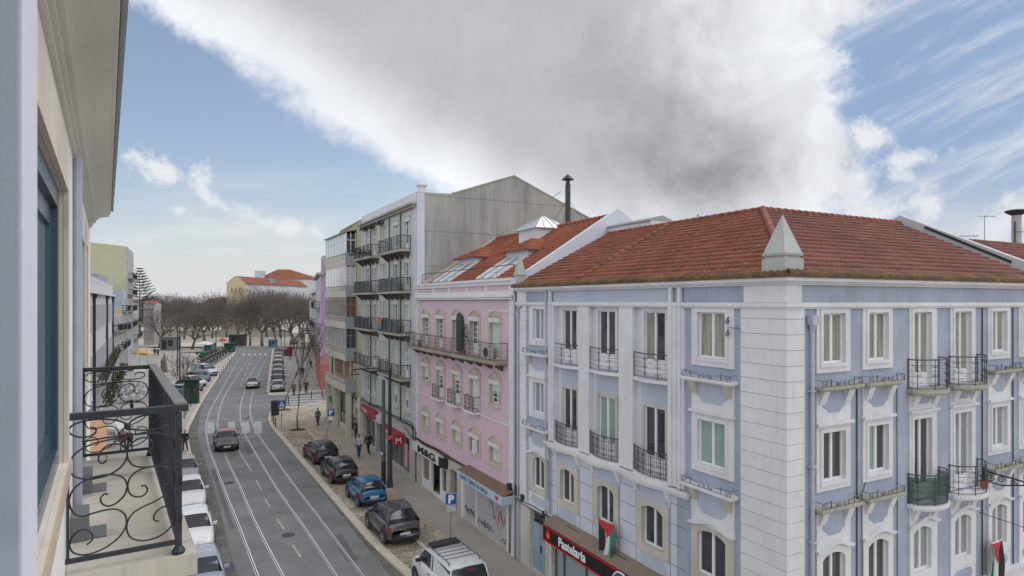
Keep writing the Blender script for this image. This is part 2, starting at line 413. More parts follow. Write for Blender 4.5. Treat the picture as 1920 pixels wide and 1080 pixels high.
roof_b = tiles('shaded_terracotta_tile', (0.21, 0.083, 0.058), (0.15, 0.065, 0.05), (0.10, 0.08, 0.07), 0.7)  # terracotta with the right slope's shade put into its colour
roof_p = tiles('new_orange_tile', (0.33, 0.112, 0.065), (0.24, 0.085, 0.055), (0.18, 0.08, 0.055), 0.45)
moss_t = tiles('mossy_tile', (0.20, 0.12, 0.06), (0.11, 0.07, 0.045), (0.06, 0.06, 0.03), 0.7)
metal_g = plain('grey_metal', (0.32, 0.33, 0.34), 0.45, 0.6, var=0.1)
pipe_m = plain('painted_pipe', (0.40, 0.43, 0.50), 0.5, 0.1, var=0.1)
black_m = plain('black_rubber', (0.02, 0.02, 0.022), 0.7)
cable_m = plain('black_cable', (0.03, 0.03, 0.032), 0.7)

def scroll(c, r, a0, turns, n=22, k=0.25, mirror=1):
    """2-D volute points: spiral shrinking from radius r to k*r"""
    out = []
    for i in range(n + 1):
        t = i / n; a = a0 + mirror * turns * 2 * pi * t; rr = r * (1 - (1 - k) * t)
        out.append((c[0] + cos(a) * rr, c[1] + sin(a) * rr))
    return out
# ============================================================ GROUND, ROAD, RAILS
ZR = -0.10
m_asph = asphalt('asphalt', (0.175, 0.176, 0.178), 0.26)
m_side = cobble('calcada_stone', (0.64, 0.57, 0.46), (0.42, 0.36, 0.28), (0.17, 0.14, 0.11), 0.11, 0.8, 0.25)
m_park = cobble('parking_cobble', (0.52, 0.46, 0.36), (0.32, 0.28, 0.21), (0.12, 0.105, 0.085), 0.13, 0.8, 0.35)
m_gut = cobble('gutter_cobble', (0.20, 0.195, 0.175), (0.12, 0.118, 0.11), (0.045, 0.045, 0.042), 0.13, 0.75, 0.3)
m_kerb = plaster('kerb_granite', (0.54, 0.48, 0.41), (0.2, 0.18, 0.15), 0.4, 0.12, 0.2)
m_slabs = asphalt('smooth_paving', (0.37, 0.335, 0.30), 0.12, 0.8)
m_plaza = cobble('pale_square_stone', (0.50, 0.48, 0.44), (0.42, 0.40, 0.37), (0.26, 0.25, 0.23), 0.16, 0.8, 0.15)
m_sand = asphalt('sandy_ground', (0.50, 0.47, 0.39), 0.12, 0.95)
m_mark = plaster('road_paint', (0.40, 0.40, 0.40), (0.17, 0.17, 0.17), 1.0, 0.2, 0.3)
m_rail = plain('polished_rail', (0.72, 0.72, 0.73), 0.32, 0.4)
m_groove = plain('rail_groove', (0.03, 0.03, 0.03), 0.8)
m_land = asphalt('distant_ground', (0.25, 0.24, 0.20), 0.2, 0.95)

def px(L, z=ZR): return [G(a, b, z) for a, b in L]
def extend(P, d0=None, d1=None):
    P = list(P)
    if d0: P.insert(0, P[0] + (P[0] - P[1]).normalized() * d0)
    if d1: P.append(P[-1] + (P[-1] - P[-2]).normalized() * d1)
    return P
KL = catmull(px([(443, 659), (439, 665), (410, 708), (380, 754), (363.6, 785), (354.8, 804), (353, 822), (360.7, 857.7), (369.6, 890), (389, 961), (402, 1029), (414, 1080)]), 4)
KL = extend(KL, None, 26)
KR = catmull(px([(519, 815), (564, 869), (621, 936), (691, 1016.7), (758, 1080)]), 4)
KR = extend(KR, None, 30)
KC = catmull(px([(611.5, 752), (575, 760), (541, 765), (520, 767.5), (508.5, 773), (503, 783), (507, 799), (519, 815)]), 4)
KI = catmull(px([(634, 730), (565, 738), (539, 740.7), (508, 741.7), (499.5, 737), (501, 725), (509.6, 661), (511, 655)]), 4)
sideR0 = KC[0] + Vector((30, 14, 0)); sideR1 = KI[0] + Vector((30, 14, 0))
# road sheet
mb = MB(); far = px([(560, 650), (560, 655)])
poly = [p for p in KL] + [p for p in reversed(KR)] + [p for p in reversed(KC[:-1])] + [sideR0, sideR1] + KI + [G(640, 654, ZR), G(640, 648.5, ZR), G(380, 648.5, ZR), G(380, 654, ZR)]
mb.poly([tuple(p) for p in poly]); o = mb.build('road', m_asph); props(o, kind='structure')
# base land far and wide, kept below everything else
mb = MB(); mb.poly([(-2500, -300, -0.35), (2500, -300, -0.35), (2500, 4500, -0.35), (-2500, 4500, -0.35)])
props(mb.build('ground', m_land), kind='structure')
# kerbs
def kerb(P, side, w=0.32, z1=0.0, name='kerb', mat=m_kerb):
    mb = MB(); L = []
    for i, p in enumerate(P):
        t = P[min(i + 1, len(P) - 1)] - P[max(i - 1, 0)]; t = Vector((t.x, t.y, 0)).normalized(); nn = Vector((t.y, -t.x, 0)) * side
        a = Vector((p.x, p.y, ZR - 0.2)); b = p + nn * w
        L.append([mb.pt((p.x, p.y, ZR - 0.2)), mb.pt((p.x, p.y, z1)), mb.pt((b.x, b.y, z1)), mb.pt((b.x, b.y, ZR - 0.2))])
    for A, B in zip(L, L[1:]):
        for k in range(3): mb.face((A[k], A[k + 1], B[k + 1], B[k]))
    props(mb.build(name, mat), kind='structure')
def off(P, w):
    out = []
    for i, p in enumerate(P):
        t = P[min(i + 1, len(P) - 1)] - P[max(i - 1, 0)]; t = Vector((t.x, t.y, 0)).normalized(); out.append(p + Vector((t.y, -t.x, 0)) * w)
    return out
kerb(KL, 1 if off(KL, 1)[5].x < KL[5].x else -1)
sgn = 1 if off(KR, 1)[5].x > KR[5].x else -1
kerb(KR, sgn, 0.42, 0.0)
kerb(KC, 1 if off(KC, 1)[3].y < KC[3].y else -1)
kerb(KI, 1 if off(KI, 1)[20].x > KI[20].x else -1)
# right pavement: calcada sheet, parking bay, smooth strip
A_P = Vector((7.1168, 16.3138, 0)); dA = Vector((-0.46806, 0.8837, 0)); nA = Vector((-0.8837, -0.46806, 0)); dB = Vector((0.88475, 0.46607, 0)); nB = Vector((0.46607, -0.88475, 0))
FA = Fr(A_P, dA, nA); FB = Fr(A_P, dB, nB)
sR = off(KR, sgn * 0.40); sC = off(KC, 0.3 if off(KC, 1)[3].y < KC[3].y else -0.3)
mb = MB(); poly = [(p.x, p.y, -0.004) for p in sR] + [(12, -14, -0.004), (60, 10, -0.004), (A_P.x + 40, A_P.y + 22, -0.004), (A_P.x + 2, A_P.y + 6, -0.004), (FA.w(60, -8, 0).x, FA.w(60, -8, 0).y, -0.004)] + [(p.x, p.y, -0.004) for p in sC]
mb.poly(poly); props(mb.build('pavement', m_side), kind='structure')
# smooth strip parallel to the facades
mb = MB(); g0 = G(843, 1009); g1 = G(832, 943)
def e_of(p): return (p - A_P).dot(nA)
e0, e1 = e_of(g1), e_of(g0)
mb.fr = FA; mb.poly([(-8, e0, 0.0), (52, e0, 0.0), (52, e1, 0.0), (-8, e1, 0.0)])
mb.poly([(-1.0, e0 + 1.0, -0.001), (30, e0 - 30, -0.001), (30, e0 - 28.6, -0.001), (-1, e0 + 2.4, -0.001)][:0] or [(-8, e1 + 0.0, 0.0), (-8.2, e1, 0.0), (-8.2, e0, 0.0)])
props(mb.build('paved_path', m_slabs), kind='structure')
# parking bay between the road kerb and the pavement
pk = [G(804, 1024), G(568, 809)]
ep = (e_of(pk[0]) + e_of(pk[1])) / 2
u_top = (pk[1] - A_P).dot(dA)
mb = MB(); poly = [(p.x, p.y, 0.003) for p in off(KR, sgn * 0.42)[1:]]
uend = (sR[-1] - A_P).dot(dA)
a = FA.w(uend, ep, 0.003); b = FA.w(u_top, ep, 0.003)
kin = off(KR, sgn * 0.41)
for p, q in zip(kin, kin[1:]):
    up, uq = (p - A_P).dot(dA), (q - A_P).dot(dA); up = min(up, u_top); uq = min(uq, u_top)
    p2, q2 = FA.w(up, ep, 0.003), FA.w(uq, ep, 0.003); mb.poly([(p.x, p.y, .003), (q.x, q.y, .003), tuple(q2), tuple(p2)])
props(mb.build('parking_bay', m_park), kind='structure')
mb = MB(FA); mb.box(uend, u_top + 0.1, ep - 0.18, ep, -0.3, 0.05)
c0 = off(KR, sgn * 0.42)[1]; uu = (c0 - A_P).dot(dA); eu = e_of(c0)
mb.box(u_top - 0.08, u_top + 0.1, ep + 0.003, eu, -0.3, 0.05); props(mb.build('parking_kerb', m_kerb), kind='structure')
# gutter cobbles
gr = catmull(px([(519, 812), (585.6, 897), (649, 978), (726, 1073)], ZR + 0.004), 5); gr = extend(gr, None, 28)
mb = MB(); n = len(gr); kk = [KR[int(round(i * (len(KR) - 1) / (n - 1)))] for i in range(n)]
def strip(mb, P, Q, z):
    import itertools
    def res(P, n):
        L = [0]; 
        for a, b in zip(P, P[1:]): L.append(L[-1] + (b - a).length)
        out = []
        for i in range(n):
            d = L[-1] * i / (n - 1); j = 0
            while j < len(L) - 2 and L[j + 1] < d: j += 1
            t = (d - L[j]) / max(L[j + 1] - L[j], 1e-6); out.append(P[j].lerp(P[j + 1], t))
        return out
    P = res(P, 30); Q = res(Q, 30)
    for i in range(29): mb.poly([(P[i].x, P[i].y, z), (P[i + 1].x, P[i + 1].y, z), (Q[i + 1].x, Q[i + 1].y, z), (Q[i].x, Q[i].y, z)])
strip(mb, gr, KR, ZR + 0.004)
gl = catmull(px([(380, 756), (375, 780), (371, 804), (372, 825), (389, 878), (409.5, 943.5), (427, 1014.6), (445, 1080)], ZR + 0.004), 5); gl = extend(gl, None, 24)
i0 = min(range(len(KL)), key=lambda i: (KL[i] - G(380, 755, ZR)).length)
strip(mb, gl, KL[i0:], ZR + 0.004)
props(mb.build('gutter', m_gut), kind='structure')
# tram rails
rails = [[(466, 640 + 24), (452, 671), (437, 692.6), (408, 744), (394, 770), (386.5, 796), (387, 815), (392, 840), (403.6, 872.5), (424, 926), (448, 985), (474.7, 1056)],
         [(476, 664), (464, 676), (445, 704), (428, 730), (417, 752), (410, 776), (408.5, 806), (424, 857.7), (448, 908), (479, 979), (531, 1080)],
         [(497, 664), (489.5, 671), (474, 693), (459.6, 730), (452, 757), (450, 780), (456, 807), (480, 851), (520.5, 918), (568, 985), (631, 1080)],
         [(505, 664), (499, 674), (486, 698), (476, 730), (470, 756), (470, 779), (480, 808), (515, 858), (550, 907.6), (596, 967.4), (680.6, 1080)]]
for L in rails:
    P = extend(catmull(px(L, ZR + 0.004), 5), 40, 26)
    mb = MB(); ribbon(mb, P, -0.055, 0.0, ZR + 0.008); mb.mi = 1; ribbon(mb, P, 0.0, 0.045, ZR + 0.006); mb.mi = 0; ribbon(mb, P, 0.045, 0.075, ZR + 0.008)
    props(mb.build('tram_rail', [m_rail, m_groove]), kind='structure')
# painted markings
mb = MB()
def mark(a, b, w):
    ribbon(mb, [G(*a, ZR), G(*b, ZR)], -w / 2, w / 2, ZR + 0.012)
for x0, x1, xb in ((389, 402, 8), (428, 441, 8), (454, 468, 9), (477, 491, 10)):
    mb.poly([tuple(G(x0, 791, ZR)[:2]) + (ZR + 0.011,), tuple(G(x1 - 1, 790, ZR)[:2]) + (ZR + 0.011,), tuple(G(x1 + 1, 812, ZR)[:2]) + (ZR + 0.011,), tuple(G(x0 - 1, 814, ZR)[:2]) + (ZR + 0.011,)])
mark((376, 790), (430, 785), 0.25); mark((452, 822), (478, 819), 0.3); mark((448, 846), (472, 884), 0.12)
for a, b in (((480, 900), (490, 918)), ((497, 935), (506, 951)), ((519, 973), (533, 993)), ((548.6, 1022), (564, 1045))): mark(a, b, 0.10)
for i in range(6):
    t0, t1 = i / 6, (i + 0.55) / 6
    mark((472.6 - 24 * t0, 668 + 62 * t0), (472.6 - 24 * t1, 668 + 62 * t1), 0.14)
for x in (457, 467, 477.5, 488, 497.5):
    mb.poly([tuple(G(x - 2, 662.6, ZR)[:2]) + (ZR + 0.012,), tuple(G(x + 2.6, 662.6, ZR)[:2]) + (ZR + 0.012,), tuple(G(x + 2.4, 666.5, ZR)[:2]) + (ZR + 0.012,), tuple(G(x - 2.6, 666.5, ZR)[:2]) + (ZR + 0.012,)])
for i in range(5):       # zebra over the side street
    y0 = 743.5 + i * 4.6; sk = i * 1.2
    a, b, c, d = G(541 - sk, y0, ZR), G(602 + sk * 1.2, y0 - 3.2, ZR), G(603 + sk * 1.2, y0 - 1.0, ZR), G(541 - sk, y0 + 2.2, ZR)
    mb.poly([(p.x, p.y, ZR + 0.012) for p in (a, b, c, d)])
props(mb.build('road_markings', m_mark), kind='structure')
# left pavement / square and the sandy garden beyond
sL = off(KL, 0.3 if off(KL, 1)[5].x < KL[5].x else -0.3)
mb = MB(); mb.poly([(p.x, p.y, -0.003) for p in sL] + [(-2, -12, -0.003), (-40, -12, -0.003), (-110, 170, -0.003), (G(380, 656).x, G(380, 656).y, -0.003)])
props(mb.build('left_pavement', m_plaza), kind='structure')
mb = MB(); sI = off(KI, 0.3 if off(KI, 1)[20].x > KI[20].x else -0.3)
mb.poly([(p.x, p.y, -0.004) for p in sI] + [(G(640, 656).x, G(640, 656).y, -0.004), (20, 200, -0.004), (30, 110, -0.004)])
props(mb.build('island_pavement', m_plaza), kind='structure')
mb = MB(); mb.poly([(-190, 167, -0.02), (-18, 167, -0.02), (-30, 320, -0.02), (-220, 320, -0.02)])
props(mb.build('square_ground', m_sand), kind='structure')

# manhole covers and patches let into the road
m_cov = plain('cast_iron_cover', (0.07, 0.07, 0.07), 0.6, 0.3, var=0.3); m_patch = asphalt('tar_patch', (0.11, 0.11, 0.112), 0.2)
for i, (x, y, r) in enumerate(((462, 784, .35), (540, 1003, .33), (430, 905, .33))):
    c = G(x, y, ZR + .008); mb = MB(); mb.lathe((c.x, c.y, ZR + .006), [(r, 0), (r, .006), (r * .9, .008), (r * .2, .008)], 20); props(mb.build('manhole_cover', m_cov), ['round iron manhole cover between the tracks near the zebra crossing', 'round iron manhole cover between the lane dashes low in the road', 'round iron manhole cover inside the left tram track'][i], 'manhole cover')
mb = MB()
for q in (((396, 880), (402, 878), (440, 990), (431, 993)), ((455, 830), (466, 828), (476, 850), (464, 853)), ((620, 1005), (640, 1000), (672, 1050), (652, 1056))): mb.poly([tuple(G(a, b, ZR))[:2] + (ZR + .0035,) for a, b in q])
props(mb.build('road_patch', m_patch), kind='structure')
# ============================================================ FACADE KIT
def win(T, fr, u0, u1, z0, z1, e, gl=gl_dark, fm=None, sill=0.0, kick=0.0, bars=0, double=True, fw=0.048, arch=0.0, gl2=None):
    """casement window or glazed door: frame mesh with a pane child"""
    fm = fm or frame_w
    mb = MB(fr); t = 0.07; c = (u0 + u1) / 2; zt = z1 + arch
    mb.box(u0, u0 + fw, e - t, e, z0, zt); mb.box(u1 - fw, u1, e - t, e, z0, zt)
    mb.box(u0 + fw, u1 - fw, e - t, e, z0, z0 + fw * 1.2 + kick); mb.box(u0 + fw, u1 - fw, e - t, e, zt - fw, zt)
    if double: mb.box(c - fw * 0.95, c + fw * 0.95, e - t, e + 0.012, z0 + fw * 1.2 + kick, zt - fw)
    zb = z0 + fw * 1.2 + kick
    for i in range(bars):
        z = zb + (zt - fw - zb) * (i + 1) / (bars + 1); mb.box(u0 + fw, c - fw * 0.95 if double else u1 - fw, e - t * 0.8, e - 0.01, z - 0.02, z + 0.02)
        if double: mb.box(c + fw * 0.95, u1 - fw, e - t * 0.8, e - 0.01, z - 0.02, z + 0.02)
    if sill: mb.box(u0 - 0.06, u1 + 0.06, e - 0.05, e + sill, z0 - 0.07, z0 - 0.001)
    w = mb.build('window', fm, T)
    p = MB(fr)
    if double:
        p.box(u0 + fw, c - fw * 0.95, e - 0.05, e - 0.035, zb, zt - fw); p.mi = 1; p.box(c + fw * 0.95, u1 - fw, e - 0.05, e - 0.035, zb, zt - fw)
        p.build('pane', [gl, gl2 or gl], w)
    else:
        p.box(u0 + fw, u1 - fw, e - 0.05, e - 0.035, zb, zt - fw); p.build('pane', gl, w)
    return w
def arch_pts(u0, u1, zs, rise, n=10):
    return [(u0 + (u1 - u0) * i / n, zs + rise * sin(pi * i / n) ** 0.8) for i in range(n + 1)]
def surround(mb, U0, U1, Z0, Z1, u0, u1, z0, z1, e0, e1, arch=0.0):
    """raised border with an opening (arched when arch > 0)"""
    mb.box(U0, u0, e0, e1, Z0, z1); mb.box(u1, U1, e0, e1, Z0, z1)
    if z0 > Z0 + 0.005: mb.box(u0, u1, e0, e1, Z0, z0)
    if arch > 0:
        a = arch_pts(u0, u1, z1, arch); mb.prism([(U0, z1), *a, (U1, z1), (U1, Z1), (U0, Z1)], e0, e1)
    elif Z1 > z1 + 0.005: mb.box(U0, U1, e0, e1, z1, Z1)
def hood(mb, u0, u1, z, rise, th=0.07, e0=0.0, e1=0.13, n=16):
    top = []
    for i in range(n + 1):
        t = i / n; s = 0.5 - 0.5 * cos(2 * pi * min(max((t - 0.08) / 0.84, 0), 1)); top.append((u0 + (u1 - u0) * t, z + rise * s ** 0.8))
    for (a, za), (b, zb) in zip(top, top[1:]):
        mb.hexa([(a, e0, za), (b, e0, zb), (b, e1, zb), (a, e1, za), (a, e0, za + th), (b, e0, zb + th), (b, e1, zb + th), (a, e1, za + th)])
def cut_panel(mb, u0, u1, z0, z1, e0, e1, c=0.12, both=False):
    """panel with notched corners, like the aprons of this facade"""
    q = [(u0 + 2 * c, z0), (u1 - 2 * c, z0), (u1 - c, z0 + c * 0.9), (u1, z0 + c * 1.4)]
    q += [(u1, z1 - c * 1.2), (u1 - c, z1 - c * 0.2), (u1 - 1.6 * c, z1)] if both else [(u1, z1)]
    q += [(u0 + 1.6 * c, z1), (u0 + c, z1 - c * 0.2), (u0, z1 - c * 1.2)] if both else [(u0, z1)]
    q += [(u0, z0 + c * 1.4), (u0 + c, z0 + c * 0.9)]
    mb.prism(q, e0, e1)
def rail_path(path, k):
    return [(u, e, k) for u, e in path]
def railing(parent, fr, path, z0, z1, n_h=4, verts=(), mat=None, bars=0, r=0.012, orn=True, name='railing'):
    """iron balcony guard along a plan path [(u,e)...]"""
    mb = MB(fr); mat = mat or iron_old
    mb.tube(rail_path(path, z1), r * 1.5, 6); mb.tube(rail_path(path, z0 + 0.05), r, 5)
    for i in range(n_h):
        z = z0 + 0.05 + (z1 - z0 - 0.05) * (i + 1) / (n_h + 1); mb.tube(rail_path(path, z), r * 0.5, 4)
    L = [0.0]
    for a, b in zip(path, path[1:]): L.append(L[-1] + hypot(b[0] - a[0], b[1] - a[1]))
    def at(t):
        d = t * L[-1]; j = 0
        while j < len(L) - 2 and L[j + 1] < d: j += 1
        s = (d - L[j]) / max(L[j + 1] - L[j], 1e-6); a, b = path[j], path[j + 1]
        return a[0] + (b[0] - a[0]) * s, a[1] + (b[1] - a[1]) * s, (b[0] - a[0]) / max(L[j + 1] - L[j], 1e-6), (b[1] - a[1]) / max(L[j + 1] - L[j], 1e-6)
    for i in range(bars + 1 if bars else 0):
        u, e, _, _ = at(i / bars); mb.tube([(u, e, z0), (u, e, z1)], r * 0.62, 4)
    for t in (0.0, 1.0): u, e, _, _ = at(t); mb.tube([(u, e, z0 - 0.02), (u, e, z1 + 0.03)], r * 1.2, 5)
    for t in verts:
        u, e, tu, te = at(t); mb.tube([(u, e, z0), (u, e, z1)], r, 5)
        if orn:
            for zc in (0.22, 0.5, 0.8):
                zz = z0 + (z1 - z0) * zc
                for sgn_ in (-1, 1):
                    pts = [(u + tu * (sgn_ * 0.075 + x), e + te * (sgn_ * 0.075 + x), zz + y) for x, y in scroll((0, 0), 0.062, 0 if sgn_ < 0 else pi, 1.1, 10, 0.2, sgn_)]
                    mb.tube(pts, r * 0.6, 4)
    return mb.build(name, mat, parent)
def tile_roof(mb, base, su, sv, length, slope_len, cut0=None, cut1=None, course=0.36, wave=0.215, amp=0.034, lap=0.048):
    """courses of curved tiles. base corner, su unit along eave, sv unit up the slope; cut0/cut1(v) give the u-range of each course"""
    nrm = su.cross(sv)
    if nrm.z < 0: nrm = -nrm
    n = int(slope_len / course); course = slope_len / n
    for k in range(n):
        v0, v1 = k * course, (k + 1) * course
        a0, a1 = (cut0(v0), cut0(v1)) if cut0 else (0, 0); b0, b1 = (cut1(v0), cut1(v1)) if cut1 else (length, length)
        lo, hi = min(a0, a1), max(b0, b1); m = max(2, int((hi - lo) / (wave / 4)))
        top = []; bot = []; lip = []
        for i in range(m + 1):
            u = lo + (hi - lo) * i / m; h = amp * (0.5 + 0.5 * cos(2 * pi * u / wave)) ** 0.6
            jit = 0.004 * sin(u * 13.1 + k * 5.3) + 0.004 * sin(u * 3.3 + k * 1.7)
            ua = min(max(u, a0), b0); ub = min(max(u, a1), b1)
            bot.append(mb.pt(base + su * ua + sv * v0 + nrm * (h + lap + jit))); top.append(mb.pt(base + su * ub + sv * (v1 + 0.02) + nrm * (h + jit)))
            lip.append(mb.pt(base + su * ua + sv * v0 + nrm * (-0.004 if k else -0.03)))
        for i in range(m):
            mb.face((bot[i], bot[i + 1], top[i + 1], top[i])); mb.face((lip[i], lip[i + 1], bot[i + 1], bot[i]))
def ridge_caps(mb, a, b, r=0.11, n=None):
    a, b = Vector(a), Vector(b); L = (b - a).length; n = n or max(1, int(L / 0.38)); d = (b - a) / n
    for i in range(n):
        p = a + d * i; q = a + d * (i + 1.06); mb.tube([p + Vector((0, 0, 0.02)), q], r * 1.08, 8, r1=r * 0.9)

# ============================================================ BLUE CORNER BUILDING
T = thing('apartment_building', 'pale blue and white corner apartment building with a terracotta hip roof and stone pinnacle', 'building', tuple(A_P))
EZ = 12.62
LA, LB = 14.62, 22.0
# --- walls -------------------------------------------------------------
bays = []          # (fr, surround u0,u1, frame u0,u1, kind)
for fr, s0, s1, f0, f1, kd in ((FA, 1.71, 3.38, 2.02, 3.12, 'W'), (FA, 11.84, 13.50, 12.17, 13.10, 'W'),
                        (FB, 1.13, 2.55, 1.37, 2.31, 'W'), (FB, 3.11, 4.50, 3.35, 4.27, 'W'), (FB, 5.34, 6.76, 5.53, 6.45, 'D'), (FB, 7.52, 8.96, 7.74, 8.68, 'D'),
                        (FB, 9.75, 11.15, 9.97, 10.90, 'W'), (FB, 11.75, 13.15, 11.98, 12.9, 'W'), (FB, 14.0, 15.4, 14.2, 15.2, 'D'), (FB, 16.2, 17.6, 16.4, 17.4, 'W'), (FB, 18.8, 20.2, 19.0, 20.0, 'W')):
    bays.append((fr, s0, s1, f0, f1, kd))
def wall_part(fr, u0, u1, hs, mats, name='wall'):
    mb = MB(fr); rv = 1
    mb.wall(u0, u1, 2.95, 12.44, hs, 0.0, 0.26, rv); return mb.build(name, mats, T)
mid_u0, mid_u1 = 4.07, 11.55
for fr, u0, u1 in ((FA, 0.0, mid_u0), (FA, mid_u1, LA), (FB, 0.0, LB)):
    hs = []
    for (f, s0, s1, f0, f1, kd) in bays:
        if f is fr and u0 < f0 < u1:
            lo3 = 10.32 if kd == 'W' else 9.44; lo2 = 7.12 if kd == 'W' else 6.04
            hs += [(f0, f1, lo3, 11.68), (f0, f1, lo2, 8.46), (f0, f1, 3.84, 5.22)]
    wall_part(fr, u0, u1, hs, [blue_r, stone_w])
# --- trim and windows of the regular bays ----------------------------------
ledge_i = 0
gsel = {0: (gl_olv, gl_grn, gl_dark), 1: (gl_gry, gl_gry, gl_dark), 2: (gl_olv, gl_dark, gl_dark), 3: (gl_olv, gl_grn, gl_dark), 4: (gl_olv, gl_dark, gl_gry), 5: (gl_olv, gl_gry, gl_gry),
        6: (gl_olv, gl_gry, gl_gry), 7: (gl_olv, gl_dark, gl_gry), 8: (gl_dark, gl_dark, gl_dark), 9: (gl_dark, gl_grn, gl_dark), 10: (gl_dark, gl_dark, gl_dark)}
tr = {FA: MB(FA), FB: MB(FB)}      # raised white trim on each side
for bi, (fr, s0, s1, f0, f1, kd) in enumerate(bays):
    m = tr[fr]; E = 0.045; c = (s0 + s1) / 2
    lo3 = 10.32 if kd == 'W' else 9.44; lo2 = 7.12 if kd == 'W' else 6.04
    Z3 = 10.07 if kd == 'W' else 9.44; Z2 = 6.88 if kd == 'W' else 6.04
    m.mi = 0
    surround(m, s0, s1, Z3, 11.83, f0, f1, lo3, 11.68, 0.002, E)
    surround(m, f0 - 0.10, f1 + 0.10, lo3 - (0.1 if kd == 'W' else 0), 11.78, f0, f1, lo3, 11.68, E, E + 0.03)
    surround(m, s0, s1, Z2, 8.66, f0, f1, lo2, 8.46, 0.002, E)
    surround(m, f0 - 0.10, f1 + 0.10, lo2 - (0.1 if kd == 'W' else 0), 8.56, f0, f1, lo2, 8.46, E, E + 0.03)
    m.box(s0 - 0.05, s1 + 0.05, 0.002, 0.14, 8.66, 8.735)
    # aprons with blue notched panels
    za = 9.65 if kd == 'W' else 9.27
    m.box(s0, s1, 0.002, E, 8.735, za - 0.0)
    m.mi = 1; cut_panel(m, s0 + 0.25, s1 - 0.25, 8.98 if kd == 'W' else 8.9, za - 0.03, E, E + 0.012); m.mi = 0
    zb = 6.42 if kd == 'W' else 5.86
    m.box(s0, s1, 0.002, E, 5.28, zb)
    m.mi = 1; cut_panel(m, s0 + 0.25, s1 - 0.25, 5.66 if kd == 'W' else 5.45, zb - 0.03, E, E + 0.012); m.mi = 0
    m.mi = 2; surround(m, s0, s1, 3.55, 5.28, f0, f1, 3.84, 5.02, 0.002, E + 0.01, 0.16); m.mi = 0
    hood(m, s0 - 0.05, s1 + 0.05, 5.26, 0.17, 0.06, 0.003, 0.15)
    m.box(s0, s1, 0.002, E, 2.96, 3.55); m.mi = 1; cut_panel(m, s0 + 0.22, s1 - 0.22, 3.08, 3.46, E, E + 0.012, 0.09, True); m.mi = 0
    for zt in (za, zb):          # brackets
        for u in (s0 + 0.06, s1 - 0.30):
            m.mi = 2; m.hexa([(u, 0.03, zt - 0.42), (u + 0.24, 0.03, zt - 0.42), (u + 0.24, 0.09, zt - 0.42), (u, 0.09, zt - 0.42), (u, 0.03, zt), (u + 0.24, 0.03, zt), (u + 0.24, 0.26, zt), (u, 0.26, zt)]); m.mi = 0
    g3, g2, g1 = gsel[bi]
    win(T, fr, f0, f1, lo3, 11.68, -0.05, g3, kick=0.35 if kd == 'D' else 0, sill=0.1 if kd == 'W' else 0)
    win(T, fr, f0, f1, lo2, 8.46, -0.05, g2, kick=0.35 if kd == 'D' else 0, sill=0.1 if kd == 'W' else 0, gl2=(gl_dark if bi in (3,) else None))
    win(T, fr, f0, f1, 3.84, 5.22, -0.05, g1, sill=0.1)
    for zt, lv in ((za, 3), (zb, 2)):
        if kd == 'W':
            lg = MB(fr); lg.box(s0 - 0.16, s1 + 0.18, 0.0, 0.34, zt + 0.001, zt + 0.085); lg.box(s0 - 0.10, s1 + 0.12, 0.0, 0.27, zt - 0.05, zt)
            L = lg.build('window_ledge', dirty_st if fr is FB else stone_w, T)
            P = [(s0 - 0.13, 0.02), (s0 - 0.13, 0.30), (s1 + 0.15, 0.30), (s1 + 0.15, 0.02)]
            rm = MB(fr); h = zt + 0.085
            # low scrollwork guard: end loops, two posts and a broken central scroll
            for uu, sg in ((s0 - 0.12, 1), (s1 + 0.14, -1)):
                rm.tube([(uu + sg * (x + 0.10), 0.30, h + 0.10 + y) for x, y in scroll((0, 0), 0.10, -pi / 2, 1.2, 12, 0.25, sg)], 0.009, 4)
                rm.tube([(uu, 0.30, h), (uu, 0.30, h + 0.17), (uu, 0.04, h + 0.17)], 0.009, 4)
                rm.tube([(uu + sg * 0.36, 0.30, h), (uu + sg * 0.36, 0.30, h + 0.2)], 0.012, 4)
                rm.tube([(uu + sg * 0.08, 0.30, h + 0.17), (uu + sg * 0.36, 0.30, h + 0.15), (uu + sg * 0.62, 0.30, h + 0.11)], 0.008, 4)
                rm.tube([(c + sg * (0.10 + x), 0.30, h + 0.075 + y) for x, y in scroll((0, 0), 0.075, -pi / 2, 1.3, 12, 0.2, -sg)], 0.009, 4)
                rm.tube([(c + sg * (0.24 + x), 0.30, h + 0.06 + y) for x, y in scroll((0, 0), 0.055, -pi / 2, 1.3, 10, 0.2, sg)], 0.008, 4)
            rm.tube([(s0 - .12, .30, h + .012), (s1 + .14, .30, h + .012)], .007, 4); rm.build('railing', iron_old, L)
        else:
            n = 14; w0, w1 = s0 - 0.10, s1 + 0.22
            arc = [(w0, 0.0)] + [(w0 + (w1 - w0) * i / n, 0.20 + 0.42 * sin(pi * i / n) ** 0.7) for i in range(n + 1)] + [(w1, 0.0)]
            sb = MB(fr); sb.slab(arc, zt + 0.0, zt + 0.10); sb.slab([(c + (u - c) * 0.95, e * 0.9) for u, e in arc], zt - 0.06, zt - 0.001)
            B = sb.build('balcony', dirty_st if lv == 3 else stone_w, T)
            path = [(w0 + 0.06, 0.02)] + [(c + (u - c) * 0.94, e * 0.92) for u, e in arc[1:-1]] + [(w1 - 0.06, 0.02)]
            railing(B, fr, path, zt + 0.10, zt + 1.0, 4, (0.12, 0.35, 0.65, 0.88), iron_old, 0)
